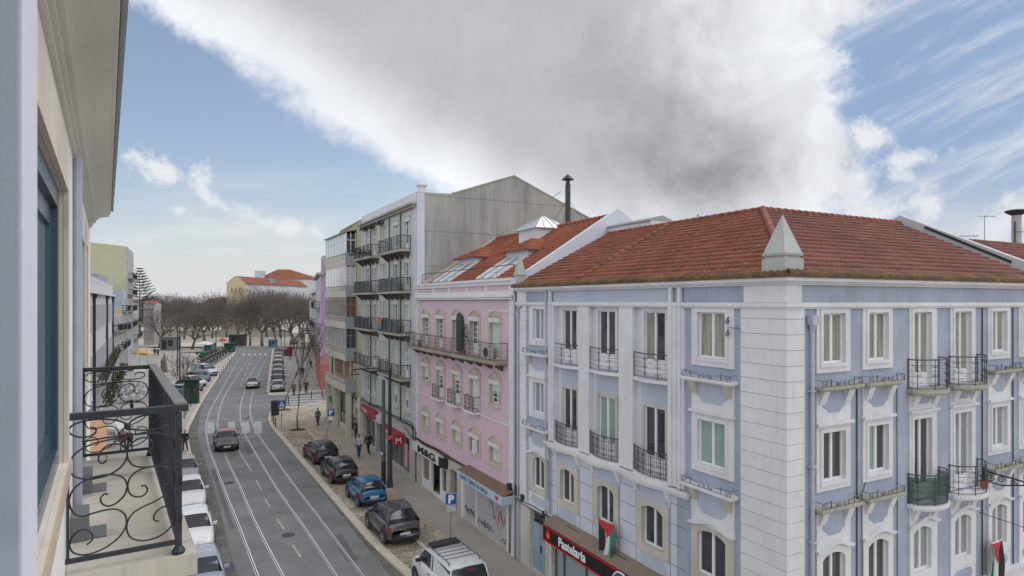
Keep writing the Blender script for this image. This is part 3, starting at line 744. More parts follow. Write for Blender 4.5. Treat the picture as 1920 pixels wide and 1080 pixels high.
            if lv == 2 and bi == 4:      # green netting behind one railing
                nm = MB(fr)
                for (a, b), (a2, b2) in zip(path, path[1:]): nm.poly([(a, b - 0.02, zt + 0.14), (a2, b2 - 0.02, zt + 0.14), (a2, b2 - 0.02, zt + 0.93), (a, b - 0.02, zt + 0.93)])
                net = bpy.data.materials.new('green_netting'); net.use_nodes = True; nb = net.node_tree; bs = nb.nodes['Principled BSDF']
                bs.inputs['Base Color'].default_value = (0.03, 0.09, 0.07, 1); bs.inputs['Alpha'].default_value = 0.72; bs.inputs['Roughness'].default_value = 0.8
                nm.build('netting', net, B)
# corner pilaster with rusticated joints
for fr, w in ((FA, 1.46), (FB, 0.63)):
    m = tr[fr]; z = 2.96; m.mi = 0
    k = 0
    while z < 11.84:
        z2 = min(z + 0.408, 11.84); a = 0.0 if fr is FA else 0.055
        m.box(-0.055 if fr is FA else 0.0, w, 0.003, 0.055, z + 0.012, z2); m.mi = 3; m.box(0.0, w - 0.01, 0.003, 0.04, z, z + 0.012); m.mi = 0; z = z2
    m.box(-0.05 if fr is FA else 0.0, w - 0.1, 0.002, 0.05, 11.97, 12.44)
m = tr[FA]
z = 2.96
while z < 11.84:          # far-left pilaster
    z2 = min(z + 0.408, 11.84); m.mi = 0; m.box(13.77, 14.47, 0.003, 0.045, z + 0.010, z2); m.mi = 3; m.box(13.78, 14.46, 0.003, 0.03, z, z + 0.010); m.mi = 0; z = z2
m.box(14.47, LA + 0.02, 0.002, 0.03, 2.96, 11.84)
m.box(13.77, LA, 0.002, 0.045, 11.97, 12.44)
# string band under the frieze, eaves cornice
for fr, L0 in ((FA, LA + 0.04), (FB, LB)):
    m = tr[fr]; m.mi = 0; st_ = -0.12 if fr is FA else 0.0
    m.box(st_, L0, 0.003, 0.12, 11.85, 11.965)
    m.box(st_ * 0.6, L0, 0.003, 0.08, 11.80, 11.849)
    st2 = -0.24 if fr is FA else 0.0
    m.box(st2, L0, 0.003, 0.24, 12.53, 12.64); m.box(st2 * 0.7, L0, 0.003, 0.17, 12.48, 12.529); m.box(st2 * 0.4, L0, 0.003, 0.10, 12.43, 12.479)
# base course band over the shops
tr[FA].box(-0.10, LA + 0.1, 0.003, 0.14, 2.86, 2.96); tr[FB].box(0.0, LB, 0.003, 0.14, 2.86, 2.96)
# --- projecting middle section of the street side --------------------------
mb = MB(FA); RE = -0.14
doors = [(4.72, 5.78), (7.37, 8.42), (9.88, 10.90)]
recs = [(4.39, 6.16), (6.99, 8.79), (9.52, 11.36)]
hs = [(a, b, 9.55, 11.66) for a, b in doors] + [(a, b, 6.3, 8.47) for a, b in doors]
mb.wall(mid_u0, mid_u1, 6.0, 11.84, hs, RE, 0.10, 0); mb.mi = 1
for a, b in doors: mb.box(a - 0.14, b + 0.14, RE + 0.002, RE + 0.02, 8.56, 9.26)
mb.mi = 2; mb.poly([(mid_u0, RE, 11.84), (mid_u1, RE, 11.84), (mid_u1, 0.0, 11.84), (mid_u0, 0.0, 11.84)])
mb.mi = 1; mb.wall(mid_u0, mid_u1, 11.84, 12.44, [], 0.0, 0.1)
W3 = mb.build('wall', [lilac_w, blue_r2, white_r, white_r], T)
pm = MB(FA)
for a, b, e in ((3.67, 3.98, 0.08), (3.98, 4.39, 0.10), (6.20, 6.99, 0.05), (8.83, 9.56, 0.05), (11.36, 11.76, 0.09)):
    pm.box(a, b, RE, e, 6.15, 11.845)
for a in (3.76, 4.16, 11.50): pm.box(a, a + 0.12, 0.05, 0.16, 6.15, 12.44)
pm.build('pilaster', white_r, T)
for i, ((a, b), (r0, r1)) in enumerate(zip(doors, recs)):
    sm = MB(FA)
    surround(sm, a - 0.13, b + 0.13, 9.5, 11.79, a, b, 9.55, 11.66, RE + 0.002, RE + 0.05)
    sm.build('window_surround', white_r, T)
    sm = MB(FA); surround(sm, a - 0.13, b + 0.13, 6.3, 8.57, a, b, 6.3, 8.47, RE + 0.002, RE + 0.05); sm.build('window_surround', lime_st, T)
    win(T, FA, a, b, 9.55, 11.66, RE - 0.03, gl_dark, kick=0.45, gl2=gl_olv if i == 0 else None)
    win(T, FA, a, b, 6.3, 8.47, RE - 0.03, gl_grn if i == 1 else gl_dark, kick=0.45)
    n = 12
    for zt, nm in ((9.31, 3), (6.10, 2)):
        arc = [(r0 - 0.03, RE + 0.001)] + [(r0 - 0.03 + (r1 - r0 + 0.06) * k / n, 0.04 + 0.22 * sin(pi * k / n)) for k in range(n + 1)] + [(r1 + 0.03, RE + 0.001)]
        sb = MB(FA); sb.slab(arc, zt, zt + 0.10)
        B = sb.build('balcony', stone_w, T)
        path = [(u, e - 0.05) for u, e in arc[1:-1]]
        railing(B, FA, path, zt + 0.12, zt + 0.95, 4, (0.25, 0.55) if nm == 3 else (0.2, 0.4, 0.6, 0.8), iron_old, 0 if nm == 3 else 22)
# lower storey of the middle section: rusticated, arched windows
mb = MB(FA); ar = [(4.66, 5.72), (7.27, 8.28), (9.84, 10.86)]
mb.wall(mid_u0, mid_u1, 2.95, 6.0, [(a, b, 3.84, 5.2) for a, b in ar], 0.0, 0.26, 1)
mb.mi = 2
for z in (3.6, 4.25, 4.9, 5.55): 
    for a, b in ((3.66, 4.35), (6.05, 6.98), (8.62, 9.5), (11.15, 11.84)): mb.box(a, b, 0.001, 0.006, z, z + 0.02)
for a in (4.35, 6.05, 6.98, 8.62, 9.5, 11.15): mb.box(a, a + 0.025, 0.001, 0.007, 2.97, 5.85)
mb.build('wall', [lilac_w, lime_st, groove], T)
for i, (a, b) in enumerate(ar):
    sm = MB(FA); surround(sm, a - 0.26, b + 0.26, 3.6, 5.36, a, b, 3.84, 5.03, 0.002, 0.07, 0.16)
    sm.mi = 1; sm.box(a - 0.16, b + 0.16, 0.002, 0.03, 5.36, 5.86); cut_panel(sm, a - 0.10, b + 0.10, 3.05, 3.48, 0.002, 0.03, 0.09, True)
    sm.mi = 2
    for u in (a - 0.36, b + 0.18): sm.hexa([(u, 0.0, 5.55), (u + 0.18, 0.0, 5.55), (u + 0.18, 0.08, 5.55), (u, 0.08, 5.55), (u, 0.0, 5.9), (u + 0.18, 0.0, 5.9), (u + 0.18, 0.2, 5.9), (u, 0.2, 5.9)])
    sm.build('window_surround', [lime_st, blue_r2, stone_w], T)
    win(T, FA, a, b, 3.84, 5.2, -0.10, gl_dark, sill=0.12)
# continuous curved band at second floor
n = 60; arc = []
for i in range(n + 1):
    u = 3.42 + (12.05 - 3.42) * i / n; arc.append((u, 0.17 + 0.20 * (0.5 - 0.5 * cos(2 * pi * (u - 4.39) / 2.62)) if 4.39 < u < 11.9 else 0.17))
sb = MB(FA); sb.slab([(3.42, RE)] + arc + [(12.05, RE)], 5.98, 6.099); sb.slab([(3.5, 0.0)] + [(u, e - 0.07) for u, e in arc[1:-1]] + [(11.97, 0.0)], 5.87, 5.979)
sb.build('cornice', stone_w, T)
# --- ground floor of the street side ---------------------------------------
mb = MB(FA); mb.wall(-0.0, LA, 0.0, 2.86, [(12.0, 13.35, 0.12, 2.72), (1.2, 11.6, 0.05, 2.2)], 0.0, 0.3)
mb.mi = 1; mb.box(11.6, 12.0, 0.001, 0.06, 0.0, 2.2); mb.mi = 2; mb.box(11.75, 12.0, 0.06, 0.09, 0.0, 2.74); mb.box(13.35, 13.6, 0.003, 0.09, 0.0, 2.74)
mb.build('wall', [plaster('grimy_white_render', (0.55, 0.54, 0.53), (0.22, 0.2, 0.17), 0.7, 0.1, 0.7), white_r, lime_st], T)
mb = MB(FA); mb.poly([(LA, 0.0, 0), (LA, -9, 0), (LA, -9, 12.4), (LA, 0.0, 12.4)]); mb.poly([(0, -11, 0), (LA, -11, 0), (LA, -11, 12.6), (0, -11, 12.6)]); mb.build('wall', white_r, T)
mb = MB(FB); mb.wall(0.0, LB, 0.0, 2.86, [(1.2, 5.0, 0.1, 2.5), (6.5, 10.0, 0.1, 2.5)], 0.0, 0.3); mb.build('wall', white_r, T)
mb = MB(FB); mb.box(1.2, 5.0, -0.3, -0.28, 0.1, 2.5); mb.box(6.5, 10.0, -0.3, -0.28, 0.1, 2.5); mb.poly([(LB, 0.0, 0), (LB, -11, 0), (LB, -11, 12.6), (LB, 0, 12.6)]); mb.build('shop_shutter', metal_g, T)
dm = plain('blue_door_paint', (0.26, 0.38, 0.46), 0.55, var=0.08)
mb = MB(FA); mb.box(12.0, 12.66, -0.16, -0.11, 0.12, 2.2); mb.box(12.69, 13.35, -0.16, -0.11, 0.12, 2.2)
for a in (12.08, 12.77):
    for z0, z1 in ((0.25, 0.85), (0.97, 2.1)): mb.box(a, a + 0.5, -0.11, -0.085, z0, z1)
D = mb.build('door', dm, T)
mb = MB(FA); mb.box(12.62, 12.66, -0.11, -0.05, 1.0, 1.3); mb.build('handle', iron, D)
mb = MB(FA); mb.box(12.0, 13.35, -0.16, -0.10, 2.2, 2.27); mb.box(12.0, 13.35, -0.2, -0.18, 2.27, 2.72); mb.build('transom', gl_dark, D)
mb = MB(FA); mb.box(1.2, 11.6, -0.24, -0.22, 0.05, 2.2); SH = mb.build('shop_window', glass('shop_glass', (0.30, 0.38, 0.42), 0.15), T)
mb = MB(FA)
for u in (1.2, 3.3, 5.4, 7.5, 9.3, 10.9, 11.54): mb.box(u, u + 0.07, -0.24, -0.16, 0.05, 2.2)
mb.build('mullion', frame_d, SH)
ac = MB(FA); ac.box(11.9, 12.06, 0.08, 0.22, 2.85, 3.05)
ac.box(14.4, 14.6, 0.05, 0.2, 3.05, 3.5); ac.box(13.9, 14.1, 0.05, 0.16, 2.9, 3.2); ac.build('meter_box', iron, T)
# white trim meshes
for fr in (FA, FB): tr[fr].build('facade_trim', [stone_w if fr is FA else white_r, blue_r2 if fr is FA else blue_r, lime_st if fr is FA else stone_w, groove], T)
# --- roof -------------------------------------------------------------------
HH = 5.14; RZ = 15.36
eA = Vector((0, 0, 0))
cA = FA.w(-0.30, 0.30, EZ + 0.03)            # outer eaves corner
apex = A_P + dA * HH + dB * HH + Vector((0, 0, RZ))
slope = (apex - cA) - dA * ((apex - cA).dot(dA))
svA = slope.normalized(); SL = slope.length
mb = MB(); tile_roof(mb, cA + svA * 0.30, dA, svA, LA + 0.2, SL - 0.30, lambda v: (v + 0.3) / SL * (HH + 0.30), lambda v: LA + 0.42)
R = mb.build('roof', roof_a, T, True)
slope = (apex - cA) - dB * ((apex - cA).dot(dB)); svB = slope.normalized()
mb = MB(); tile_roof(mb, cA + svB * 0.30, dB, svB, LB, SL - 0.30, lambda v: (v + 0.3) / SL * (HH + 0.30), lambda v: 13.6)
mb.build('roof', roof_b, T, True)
mb = MB(); tile_roof(mb, cA, dA, svA, LA + 0.2, 0.34, lambda v: v / SL * (HH + 0.3), lambda v: LA + 0.42, 0.34, 0.215, 0.075, 0.03)
tile_roof(mb, cA, dB, svB, LB, 0.34, lambda v: v / SL * (HH + 0.3), lambda v: 22.0, 0.34, 0.215, 0.075, 0.03); mb.build('eaves_tiles', moss_t, T, True)
mb = MB(); ridge_caps(mb, apex + Vector((0, 0, 0.05)), cA + (apex - cA) * 0.06 + Vector((0, 0, 0.07))); ridge_caps(mb, apex + Vector((0, 0, 0.03)), apex + dA * 9.6); ridge_caps(mb, apex + Vector((0, 0, 0.03)), apex + dB * 8.5)
mb.build('ridge_tiles', roof_a, R, True)
mb = MB(); rr = FA.w(6.9, 0, 0) * 0 + cA + dA * 10.05      # a line of cap tiles running up the slope
ridge_caps(mb, rr + svA * 0.4 + Vector((0, 0, 0.05)), rr + svA * (SL - 0.1) + dA * 0.35 + Vector((0, 0, 0.05)), 0.09); mb.build('ridge_tiles', roof_a, R, True)
# back slopes
mb = MB(FA); mb.poly([(HH, -HH, RZ), (LA, -HH, RZ), (LA, -11, EZ), (11, -11, EZ)]); mb.fr = None
bA = A_P + dB * HH + dA * HH; mb.poly([tuple(apex), tuple(apex + dB * 8.4), tuple(A_P + dA * 11 + dB * 13.5 + Vector((0, 0, EZ))), tuple(A_P + dA * 11 + dB * 11 + Vector((0, 0, EZ)))])
mb.build('roof', roof_b, T)
# low wall with tiled coping on the ridge
mb = MB(); p0 = A_P + dB * (HH + 0.05) + dA * 11.4; p1 = A_P + dB * (HH + 0.05) + dA * 14.85
def slabline(mb, a, b, w, z0, z1, d):
    q = [a, b, b + d * w, a + d * w]; mb.hexa([(p.x, p.y, z0) for p in q] + [(p.x, p.y, z1) for p in q])
slabline(mb, p0, p1, 1.4, 14.9, 15.70, dB); mb.mi = 1
a = p0 - dB * 0.1; b = p1 - dB * 0.1
mb.hexa([(a.x, a.y, 15.70), (b.x, b.y, 15.70), (b.x + dB.x * 1.6, b.y + dB.y * 1.6, 15.70), (a.x + dB.x * 1.6, a.y + dB.y * 1.6, 15.70)] + [(a.x, a.y, 15.74), (b.x, b.y, 15.74), (b.x + dB.x * .8, b.y + dB.y * .8, 15.98), (a.x + dB.x * .8, a.y + dB.y * .8, 15.98)])
mb.build('roof_penthouse', [white_r, metal_g], T)
# fire wall closing the right roof slope
fm = plaster('grey_parapet_render', (0.50, 0.51, 0.52), (0.3, 0.3, 0.3), 0.3, 0.05, 0.5)
mb = MB(FB)
mb.prism([(0, 0)], 0, 0) if False else None
def rake(mb, u0, u1, z_e, z_r, h, e_r=-HH, e_e=0.42, lowz=12.4):
    pts0 = [(u0, e_e, z_e), (u1, e_e, z_e), (u1, e_r, z_r), (u0, e_r, z_r)]
    mb.hexa([(u0, e_e, lowz), (u1, e_e, lowz), (u1, e_r, lowz), (u0, e_r, lowz), (u0, e_e, z_e + h), (u1, e_e, z_e + h), (u1, e_r, z_r + h), (u0, e_r, z_r + h)])
mb.fr = FB; rake(mb, 13.6, 13.95, EZ - 0.02, RZ, 0.36, lowz=12.65); mb.hexa([(13.6, -HH, 12.4), (13.95, -HH, 12.4), (13.95, -HH * 2 - .4, 12.4), (13.6, -HH * 2 - .4, 12.4), (13.6, -HH, RZ + .36), (13.95, -HH, RZ + .36), (13.95, -HH * 2 - .4, 12.9), (13.6, -HH * 2 - .4, 12.9)])
F = mb.build('fire_wall', fm, T)
mb = MB(FB); mb.hexa([(13.56, -1.0, 13.42), (13.599, -1.0, 13.42), (13.599, -4.1, 15.05), (13.56, -4.1, 15.05), (13.56, -1.0, 13.52), (13.599, -1.0, 13.52), (13.599, -4.1, 15.15), (13.56, -4.1, 15.15)]); mb.build('flashing', black_m, F)
# neighbouring slope beyond the fire wall
mb = MB(); tile_roof(mb, cA + dB * 14.3 + svB * 0.3, dB, svB, 8, SL * 0.70, None, lambda v: 8.0); mb.build('roof', roof_b, T, True)
# moss tuft
mb = MB()
for i in range(160):
    p = cA + dB * (10.9 + random.gauss(0, 0.22)) + svB * (0.2 + random.random() * 0.25); h = 0.05 + random.random() * 0.10
    a = random.random() * 6.28; q = Vector((cos(a), sin(a), 0)) * 0.02
    mb.poly([tuple(p - q), tuple(p + q), tuple(p + q * 2 + Vector((cos(a + 1) * .05, sin(a + 1) * .05, h)))])
mb.build('moss', plain('green_moss', (0.10, 0.20, 0.03), 0.9), T)
# pinnacles
def pinnacle(c, s, h, bh, z, mat, name='pinnacle'):
    mb = MB(); x, y = dA, dB
    def sq(r, zz): return [tuple(Vector((c.x, c.y, zz)) + x * (r * i) + y * (r * j)) for i, j in ((-1, -1), (1, -1), (1, 1), (-1, 1))]
    mb.hexa(sq(s * 0.98, z) + sq(s * 0.98, z + bh * 0.78)); mb.hexa(sq(s * 0.84, z + bh * 0.78) + sq(s * 0.80, z + bh * 0.9)); mb.hexa(sq(s * 0.95, z + bh * 0.9) + sq(s, z + bh))
    mb.hexa(sq(s * 0.93, z + bh) + sq(0.012, z + bh + h)); return mb.build(name, mat, T)
m_pin = plaster('pinnacle_stone', (0.42, 0.43, 0.42), (0.25, 0.25, 0.22), 0.4, 0.08, 0.9)
pinnacle(A_P + dA * 0.30 + dB * 0.22, 0.37, 1.02, 0.62, 12.64, [m_pin])
pinnacle(A_P + dA * 14.7 + dB * 0.15, 0.24, 0.95, 0.55, 12.7, [m_pin])
# drainpipes and wiring
mb = MB(FB); mb.tube([(0.88, 0.10, 11.3), (0.88, 0.10, 0.2)], 0.055, 8); mb.box(0.75, 1.01, 0.03, 0.22, 11.38, 11.62); mb.tube([(0.88, 0.1, 11.38), (0.88, 0.10, 11.2)], 0.10, 8, r1=0.06)
for z in (9.6, 7.6, 5.6, 3.6): mb.box(0.80, 0.96, 0.02, 0.17, z, z + 0.06)
mb.build('drainpipe', pipe_m, T)
mb = MB(FB); mb.tube([(9.40, 0.03, 11.8), (9.40, 0.03, 3.0)], 0.018, 5); mb.tube([(2.86, 0.03, 9.6), (2.86, 0.03, 3.0)], 0.018, 5); mb.tube([(11.35, 0.03, 11.8), (11.38, 0.03, 3.0)], 0.018, 5)
mb.tube([(4.72, 0.03, 9.7), (4.75, 0.03, 3)], 0.012, 5); mb.tube([(3.2, 0.06, 6.9), (2.98, 0.06, 6.5), (3.05, 0.06, 5.0), (3.1, .06, 3.0)], 0.010, 4)
mb.build('cable', cable_m, T)
mb = MB(FA); mb.tube([(14.42, 0.13, 11.2), (14.42, 0.13, 0.1)], 0.05, 8); mb.lathe((14.42, 0.13, 11.25), [(0.06, -0.2), (0.13, 0), (0.13, 0.15), (0.08, 0.2)], 8) if False else None
mb.tube([(14.42, 0.13, 11.5), (14.42, 0.13, 11.2)], 0.11, 8, r1=0.07); mb.tube([(14.1, 0.1, 11.78), (14.38, 0.13, 11.7), (14.42, 0.13, 11.5)], 0.05, 8)
mb.tube([(14.78, 0.10, 12.4), (14.78, 0.10, 0.1)], 0.05, 8); mb.tube([(11.82, 0.18, 12.5), (11.82, 0.18, 3.0)], 0.045, 8)
mb.build('drainpipe', pipe_m, T)
mb = MB(FA)
mb.tube([(u, 0.17, 2.98 + 0.03 * sin(u * 2.1)) for u in [14.6 - i * 0.5 for i in range(30)]], 0.022, 5)
mb.tube([(u, 0.19, 2.9 + 0.05 * sin(u * 1.3)) for u in [14.6 - i * 0.5 for i in range(30)]], 0.016, 5); mb.build('cable', cable_m, T)
mb = MB(FA)
for i in range(2): mb.tube([(1.9 + 0.02 * i, 0.03, 11.55 - i * 0.35), (1.86, 0.16, 11.5 - i * 0.35)], 0.014, 4); mb.tube([(1.86 + x, 0.16, 11.42 - i * 0.35 + y) for x, y in scroll((0, 0), 0.08, pi / 2, 1.3, 12, 0.2)], 0.016, 4)
mb.tube([(1.86, 0.14, 11.25), (1.45, 0.08, 11.25)], 0.012, 4); mb.build('wall_bracket', iron, T)
# ============================================================ PINK BUILDING
T = thing('apartment_building', 'pink rendered apartment building with a long top balcony and two tiled roof dormers', 'building', tuple(FA.w(14.95, 0, 0)))
PU0, PU1 = 14.95, 28.68
cols = [(26.29, 27.38), (23.75, 24.92), (21.25, 22.42), (18.82, 19.98), (16.40, 17.52)]
mb = MB(FA)
hs = [(a, b, 9.25, 11.12) for a, b in cols]
for i, (a, b) in enumerate(cols): hs += [(a, b, 6.9 if i in (0, 4) else 6.24, 8.04), (a, b, 3.96, 4.90)]
mb.wall(15.42, 28.35, 3.02, 12.05, hs, 0.0, 0.2, 1)
mb.mi = 2; mb.box(15.42, 28.35, 0.001, 0.035, 6.03, 6.09); mb.box(15.42, 17.8, 0.001, 0.04, 11.50, 11.56); mb.box(26.6, 28.35, 0.001, 0.04, 11.52, 11.57)
mb.mi = 3; mb.box(PU0, 15.42, -0.2, 0.05, 0.0, 13.05); mb.box(28.35, PU1, -0.2, 0.05, 2.4, 13.0)
mb.build('wall', [pink_r, beige_s, white_r, white_r], T)
mb = MB(FA); mb.poly([(PU1, 0, 0), (PU1, -11.8, 0), (PU1, -11.8, 13), (PU1, 0, 13)]); mb.poly([(PU0, -11.8, 0), (PU1, -11.8, 0), (PU1, -11.8, 13), (PU0, -11.8, 13)]); mb.build('wall', pink_r, T)
# cornice, panelled parapet
mb = MB(FA)
mb.box(PU0, PU1 + 0.06, 0.003, 0.22, 12.20, 12.30); mb.box(PU0, PU1 + 0.04, 0.003, 0.14, 12.08, 12.199); mb.box(PU0, PU1 + 0.05, -0.2, 0.06, 12.30, 12.52)
mb.box(PU0, PU1 + 0.05, -0.22, 0.02, 12.52, 12.80); mb.box(PU0, PU1 + 0.1, -0.34, 0.20, 12.98, 13.12); mb.box(PU0, PU1 + 0.06, -0.28, 0.12, 12.80, 12.979)
for u in (PU0 + 0.0, 17.85, 20.28, 22.82, 25.38, 28.22): mb.box(u, u + 0.26 if u > PU0 else u + 0.46, 0.021, 0.06, 12.521, 12.799)
mb.mi = 1
us = [15.41, 17.85, 20.28, 22.82, 25.38, 28.22]
for a, b in zip(us, us[1:]): mb.box(a + 0.28 if a > 15.5 else a + 0.02, b - 0.02, 0.0205, 0.035, 12.54, 12.78)
mb.build('parapet', [stone_w, pink_r], T)
m_win = glass('blue_grey_window_glass', (0.10, 0.12, 0.15), streak=0.4)  # streaked blue-grey pane colour for the top floor
for i, (a, b) in enumerate(cols):
    for lv, (z0, z1) in enumerate(((9.25, 11.12), (6.9 if i in (0, 4) else 6.24, 8.04), (3.96, 4.90))):
        sm = MB(FA); w = 0.16; c = (a + b) / 2
        bot = z0 - (0.2 if (lv == 2 or (lv == 1 and i in (0, 4))) else 0.0)
        sm.box(a - w, a, 0.002, 0.05, bot, z1 + 0.12); sm.box(b, b + w, 0.002, 0.05, bot, z1 + 0.12)
        if bot < z0: sm.box(a, b, 0.002, 0.06, bot, z0)
        top = [(a - w, z1 + 0.12)] + [(a - w + (b - a + 2 * w) * k / 12, z1 + 0.125 + 0.30 * sqrt(max(0.0, 1 - (2 * k / 12 - 1) ** 2))) for k in range(13)] + [(b + w, z1 + 0.12)]
        sm.prism([(a - w, z1 + 0.12), (b + w, z1 + 0.12)] + top[::-1][1:-1], 0.002, 0.055)
        hood(sm, a - w - 0.02, b + w + 0.02, z1 + 0.13, 0.25, 0.04, 0.056, 0.10)
        S_ = sm.build('window_surround', beige_s, T)
        kind = {(0, 0): 'glass', (0, 1): 'half', (0, 2): 'shut', (1, 0): 'glass', (1, 1): 'top', (1, 2): 'shut', (2, 0): 'glass', (2, 1): 'top', (2, 2): 'shut', (3, 0): 'glass', (3, 1): 'shut', (3, 2): 'open', (4, 0): 'slat', (4, 1): 'top', (4, 2): 'shut'}[(i, lv)]
        bx = MB(FA); bx.box(a - 0.02, b + 0.04, -0.1, 0.13, z1 - 0.16, z1 + 0.06)
        if kind in ('shut', 'slat'):
            z = z0 + 0.03
            while z < z1 - 0.17: bx.box(a + 0.03, b - 0.03, -0.14, -0.11 + (0.012 if kind == 'slat' else 0.004), z, z + (0.085 if kind == 'slat' else 0.06)); z += (0.10 if kind == 'slat' else 0.064)
        elif kind in ('top', 'half'):
            z = z1 - 0.17; lim = z1 - 0.5 if kind == 'top' else z0 + 0.32
            while z > lim: bx.box(a + 0.03, b - 0.03, -0.11, -0.08, z - 0.06, z); z -= 0.064
        if kind in ('glass', 'top', 'half', 'open'): win(T, FA, a, b, z0, z1 - 0.15, -0.14, m_win if lv == 0 else gl_dark, bars=3 if lv != 2 else 1, kick=0.45 if z1 - z0 > 1.4 else 0, fw=0.05)
        else:
            bk = MB(FA); bk.box(a, b, -0.19, -0.17, z0, z1 - 0.1); bk.build('window', frame_d, T)
        bx.build('roller_shutter', shutter_m, T)
# open green leaf on the top floor
gm = plain('dark_green_shutter', (0.012, 0.045, 0.042), 0.5, var=0.1)
mb = MB(FA); c, w = 21.22, 0.42
mb.prism([(c - w, 9.22), (c + w, 9.22)] + [(c + w * cos(pi * k / 12), 10.95 + 0.42 * sin(pi * k / 12)) for k in range(13)], 0.10, 0.15); mb.build('door_leaf', gm, T)
mb = MB(FA); mb.box(19.02, 19.05, 0.0, 0.32, 3.98, 4.75); mb.box(19.02, 19.05, 0.0, 0.03, 3.98, 4.75); mb.build('window_leaf', frame_w, T)
# long balcony
m_wood = plaster('weathered_balcony_slab', (0.33, 0.30, 0.24), (0.12, 0.11, 0.08), 0.7, 0.2, 0.3)
mb = MB(FA); mb.box(15.62, 28.95, 0.003, 0.72, 8.98, 9.14)
for k in range(34): u = 15.7 + k * 0.395; mb.box(u, u + 0.14, 0.05, 0.70, 8.93, 8.979)
mb.mi = 1
for k in range(11): u = 16.1 + k * 1.2; mb.hexa([(u, 0.003, 8.62), (u + .16, 0.003, 8.62), (u + .16, 0.1, 8.62), (u, .1, 8.62), (u, .003, 8.92), (u + .16, .003, 8.92), (u + .16, .55, 8.92), (u, .55, 8.92)])
B = mb.build('balcony', [m_wood, plaster('brown_bracket', (0.15, 0.11, 0.09))], T)
railing(B, FA, [(15.66, 0.02), (15.66, 0.68), (28.9, 0.68), (28.9, 0.02)], 9.14, 9.98, 1, [k / 12 for k in range(1, 12)], iron_old, 120, 0.012, True)
for i in (1, 2, 3):
    a, b = cols[i]; mb = MB(FA); mb.box(a - 0.14, b + 0.14, 0.003, 0.38, 6.10, 6.20); B = mb.build('balcony', stone_w, T)
    railing(B, FA, [(a - 0.10, 0.02), (a - 0.10, 0.35), (b + 0.10, 0.35), (b + 0.10, 0.02)], 6.2, 6.98, 1, (0.25, 0.5, 0.75), iron if i == 3 else iron_old, 14, 0.012)
# air conditioning units
def ac_unit(u, z, e=0.3, r=0):
    t = thing('air_conditioner', '', 'air conditioner', tuple(FA.w(u, e, z)))
    mb = MB(FA); mb.box(u - 0.42, u + 0.42, e - 0.15, e + 0.12, z, z + 0.62); mb.build('casing', plain('ac_casing', (0.55, 0.55, 0.52), 0.5, var=0.05), t)
    mb = MB(FA); c = (u - 0.1, z + 0.31)
    for rr in (0.24, 0.18, 0.12, 0.06): mb.tube([(c[0] + cos(2 * pi * k / 20) * rr, e + 0.135, c[1] + sin(2 * pi * k / 20) * rr) for k in range(20)], 0.008, 4, True)
    mb.prism([(c[0] + cos(2 * pi * k / 20) * 0.25, c[1] + sin(2 * pi * k / 20) * 0.25) for k in range(20)], e + 0.121, e + 0.128); mb.build('fan_grille', plain('ac_fan', (0.06, 0.06, 0.065), 0.6), t); return t
t1 = ac_unit(17.3, 9.15); t1['label'] = 'white air conditioner with round fan at the right end of the pink building balcony'
# climbing plant
def leafy(name, label, cat, c, rad, n, size, mat, mat2=None, stem=None, parent=None):
    mb = MB(); org = Vector(c)
    for k in range(n):
        th = random.random() * 6.28; ph = random.uniform(-1, 1); r = random.random() ** 0.5
        p = org + Vector((cos(th) * sqrt(1 - ph * ph) * rad[0] * r, sin(th) * sqrt(1 - ph * ph) * rad[1] * r, ph * rad[2] * r))
        a = Vector((random.gauss(0, 1), random.gauss(0, 1), random.gauss(0, 1))).normalized() * size; b = Vector((random.gauss(0, 1), random.gauss(0, 1), random.gauss(0, 1))).normalized() * size * 0.6
        mb.mi = 0 if random.random() < 0.6 or mat2 is None else 1
        mb.poly([tuple(p - a), tuple(p + b), tuple(p + a), tuple(p - b)])
    if parent is not None: return mb.build(name, [mat, mat2 or mat], parent)
    t = thing(name, label, cat, c if stem is None else (c[0], c[1], stem)); mb.build('foliage', [mat, mat2 or mat], t)
    return t
lf1 = plain('leaf_green', (0.045, 0.085, 0.030), 0.7); lf2 = plain('leaf_dark', (0.022, 0.045, 0.018), 0.7); lf3 = plain('leaf_olive', (0.09, 0.10, 0.045), 0.7)
def potted(label, cat, fr, u, e, z, r, h, name='potted_plant'):
    c = fr.w(u, e, z); t = thing(name, label, cat, tuple(c))
    mb = MB(); mb.lathe(tuple(c), [(0.09, 0.0), (0.13, 0.24), (0.145, 0.24), (0.14, 0.2)], 10); mb.build('pot', plain('terracotta_pot', (0.30, 0.11, 0.06), 0.8, var=0.1), t)
    leafy('foliage', '', '', tuple(c + Vector((0, 0, 0.25 + h / 2))), (r, r, h / 2), int(140 * (h / 0.5)), 0.045, lf1, lf2, parent=t); return t
potted('tall dark climbing plant on the pink building balcony beside a window', 'plant', FA, 19.95, 0.4, 9.14, 0.26, 1.7)
potted('small low potted plant at the far left end of the pink building balcony', 'plant', FA, 26.7, 0.5, 9.14, 0.2, 0.22)
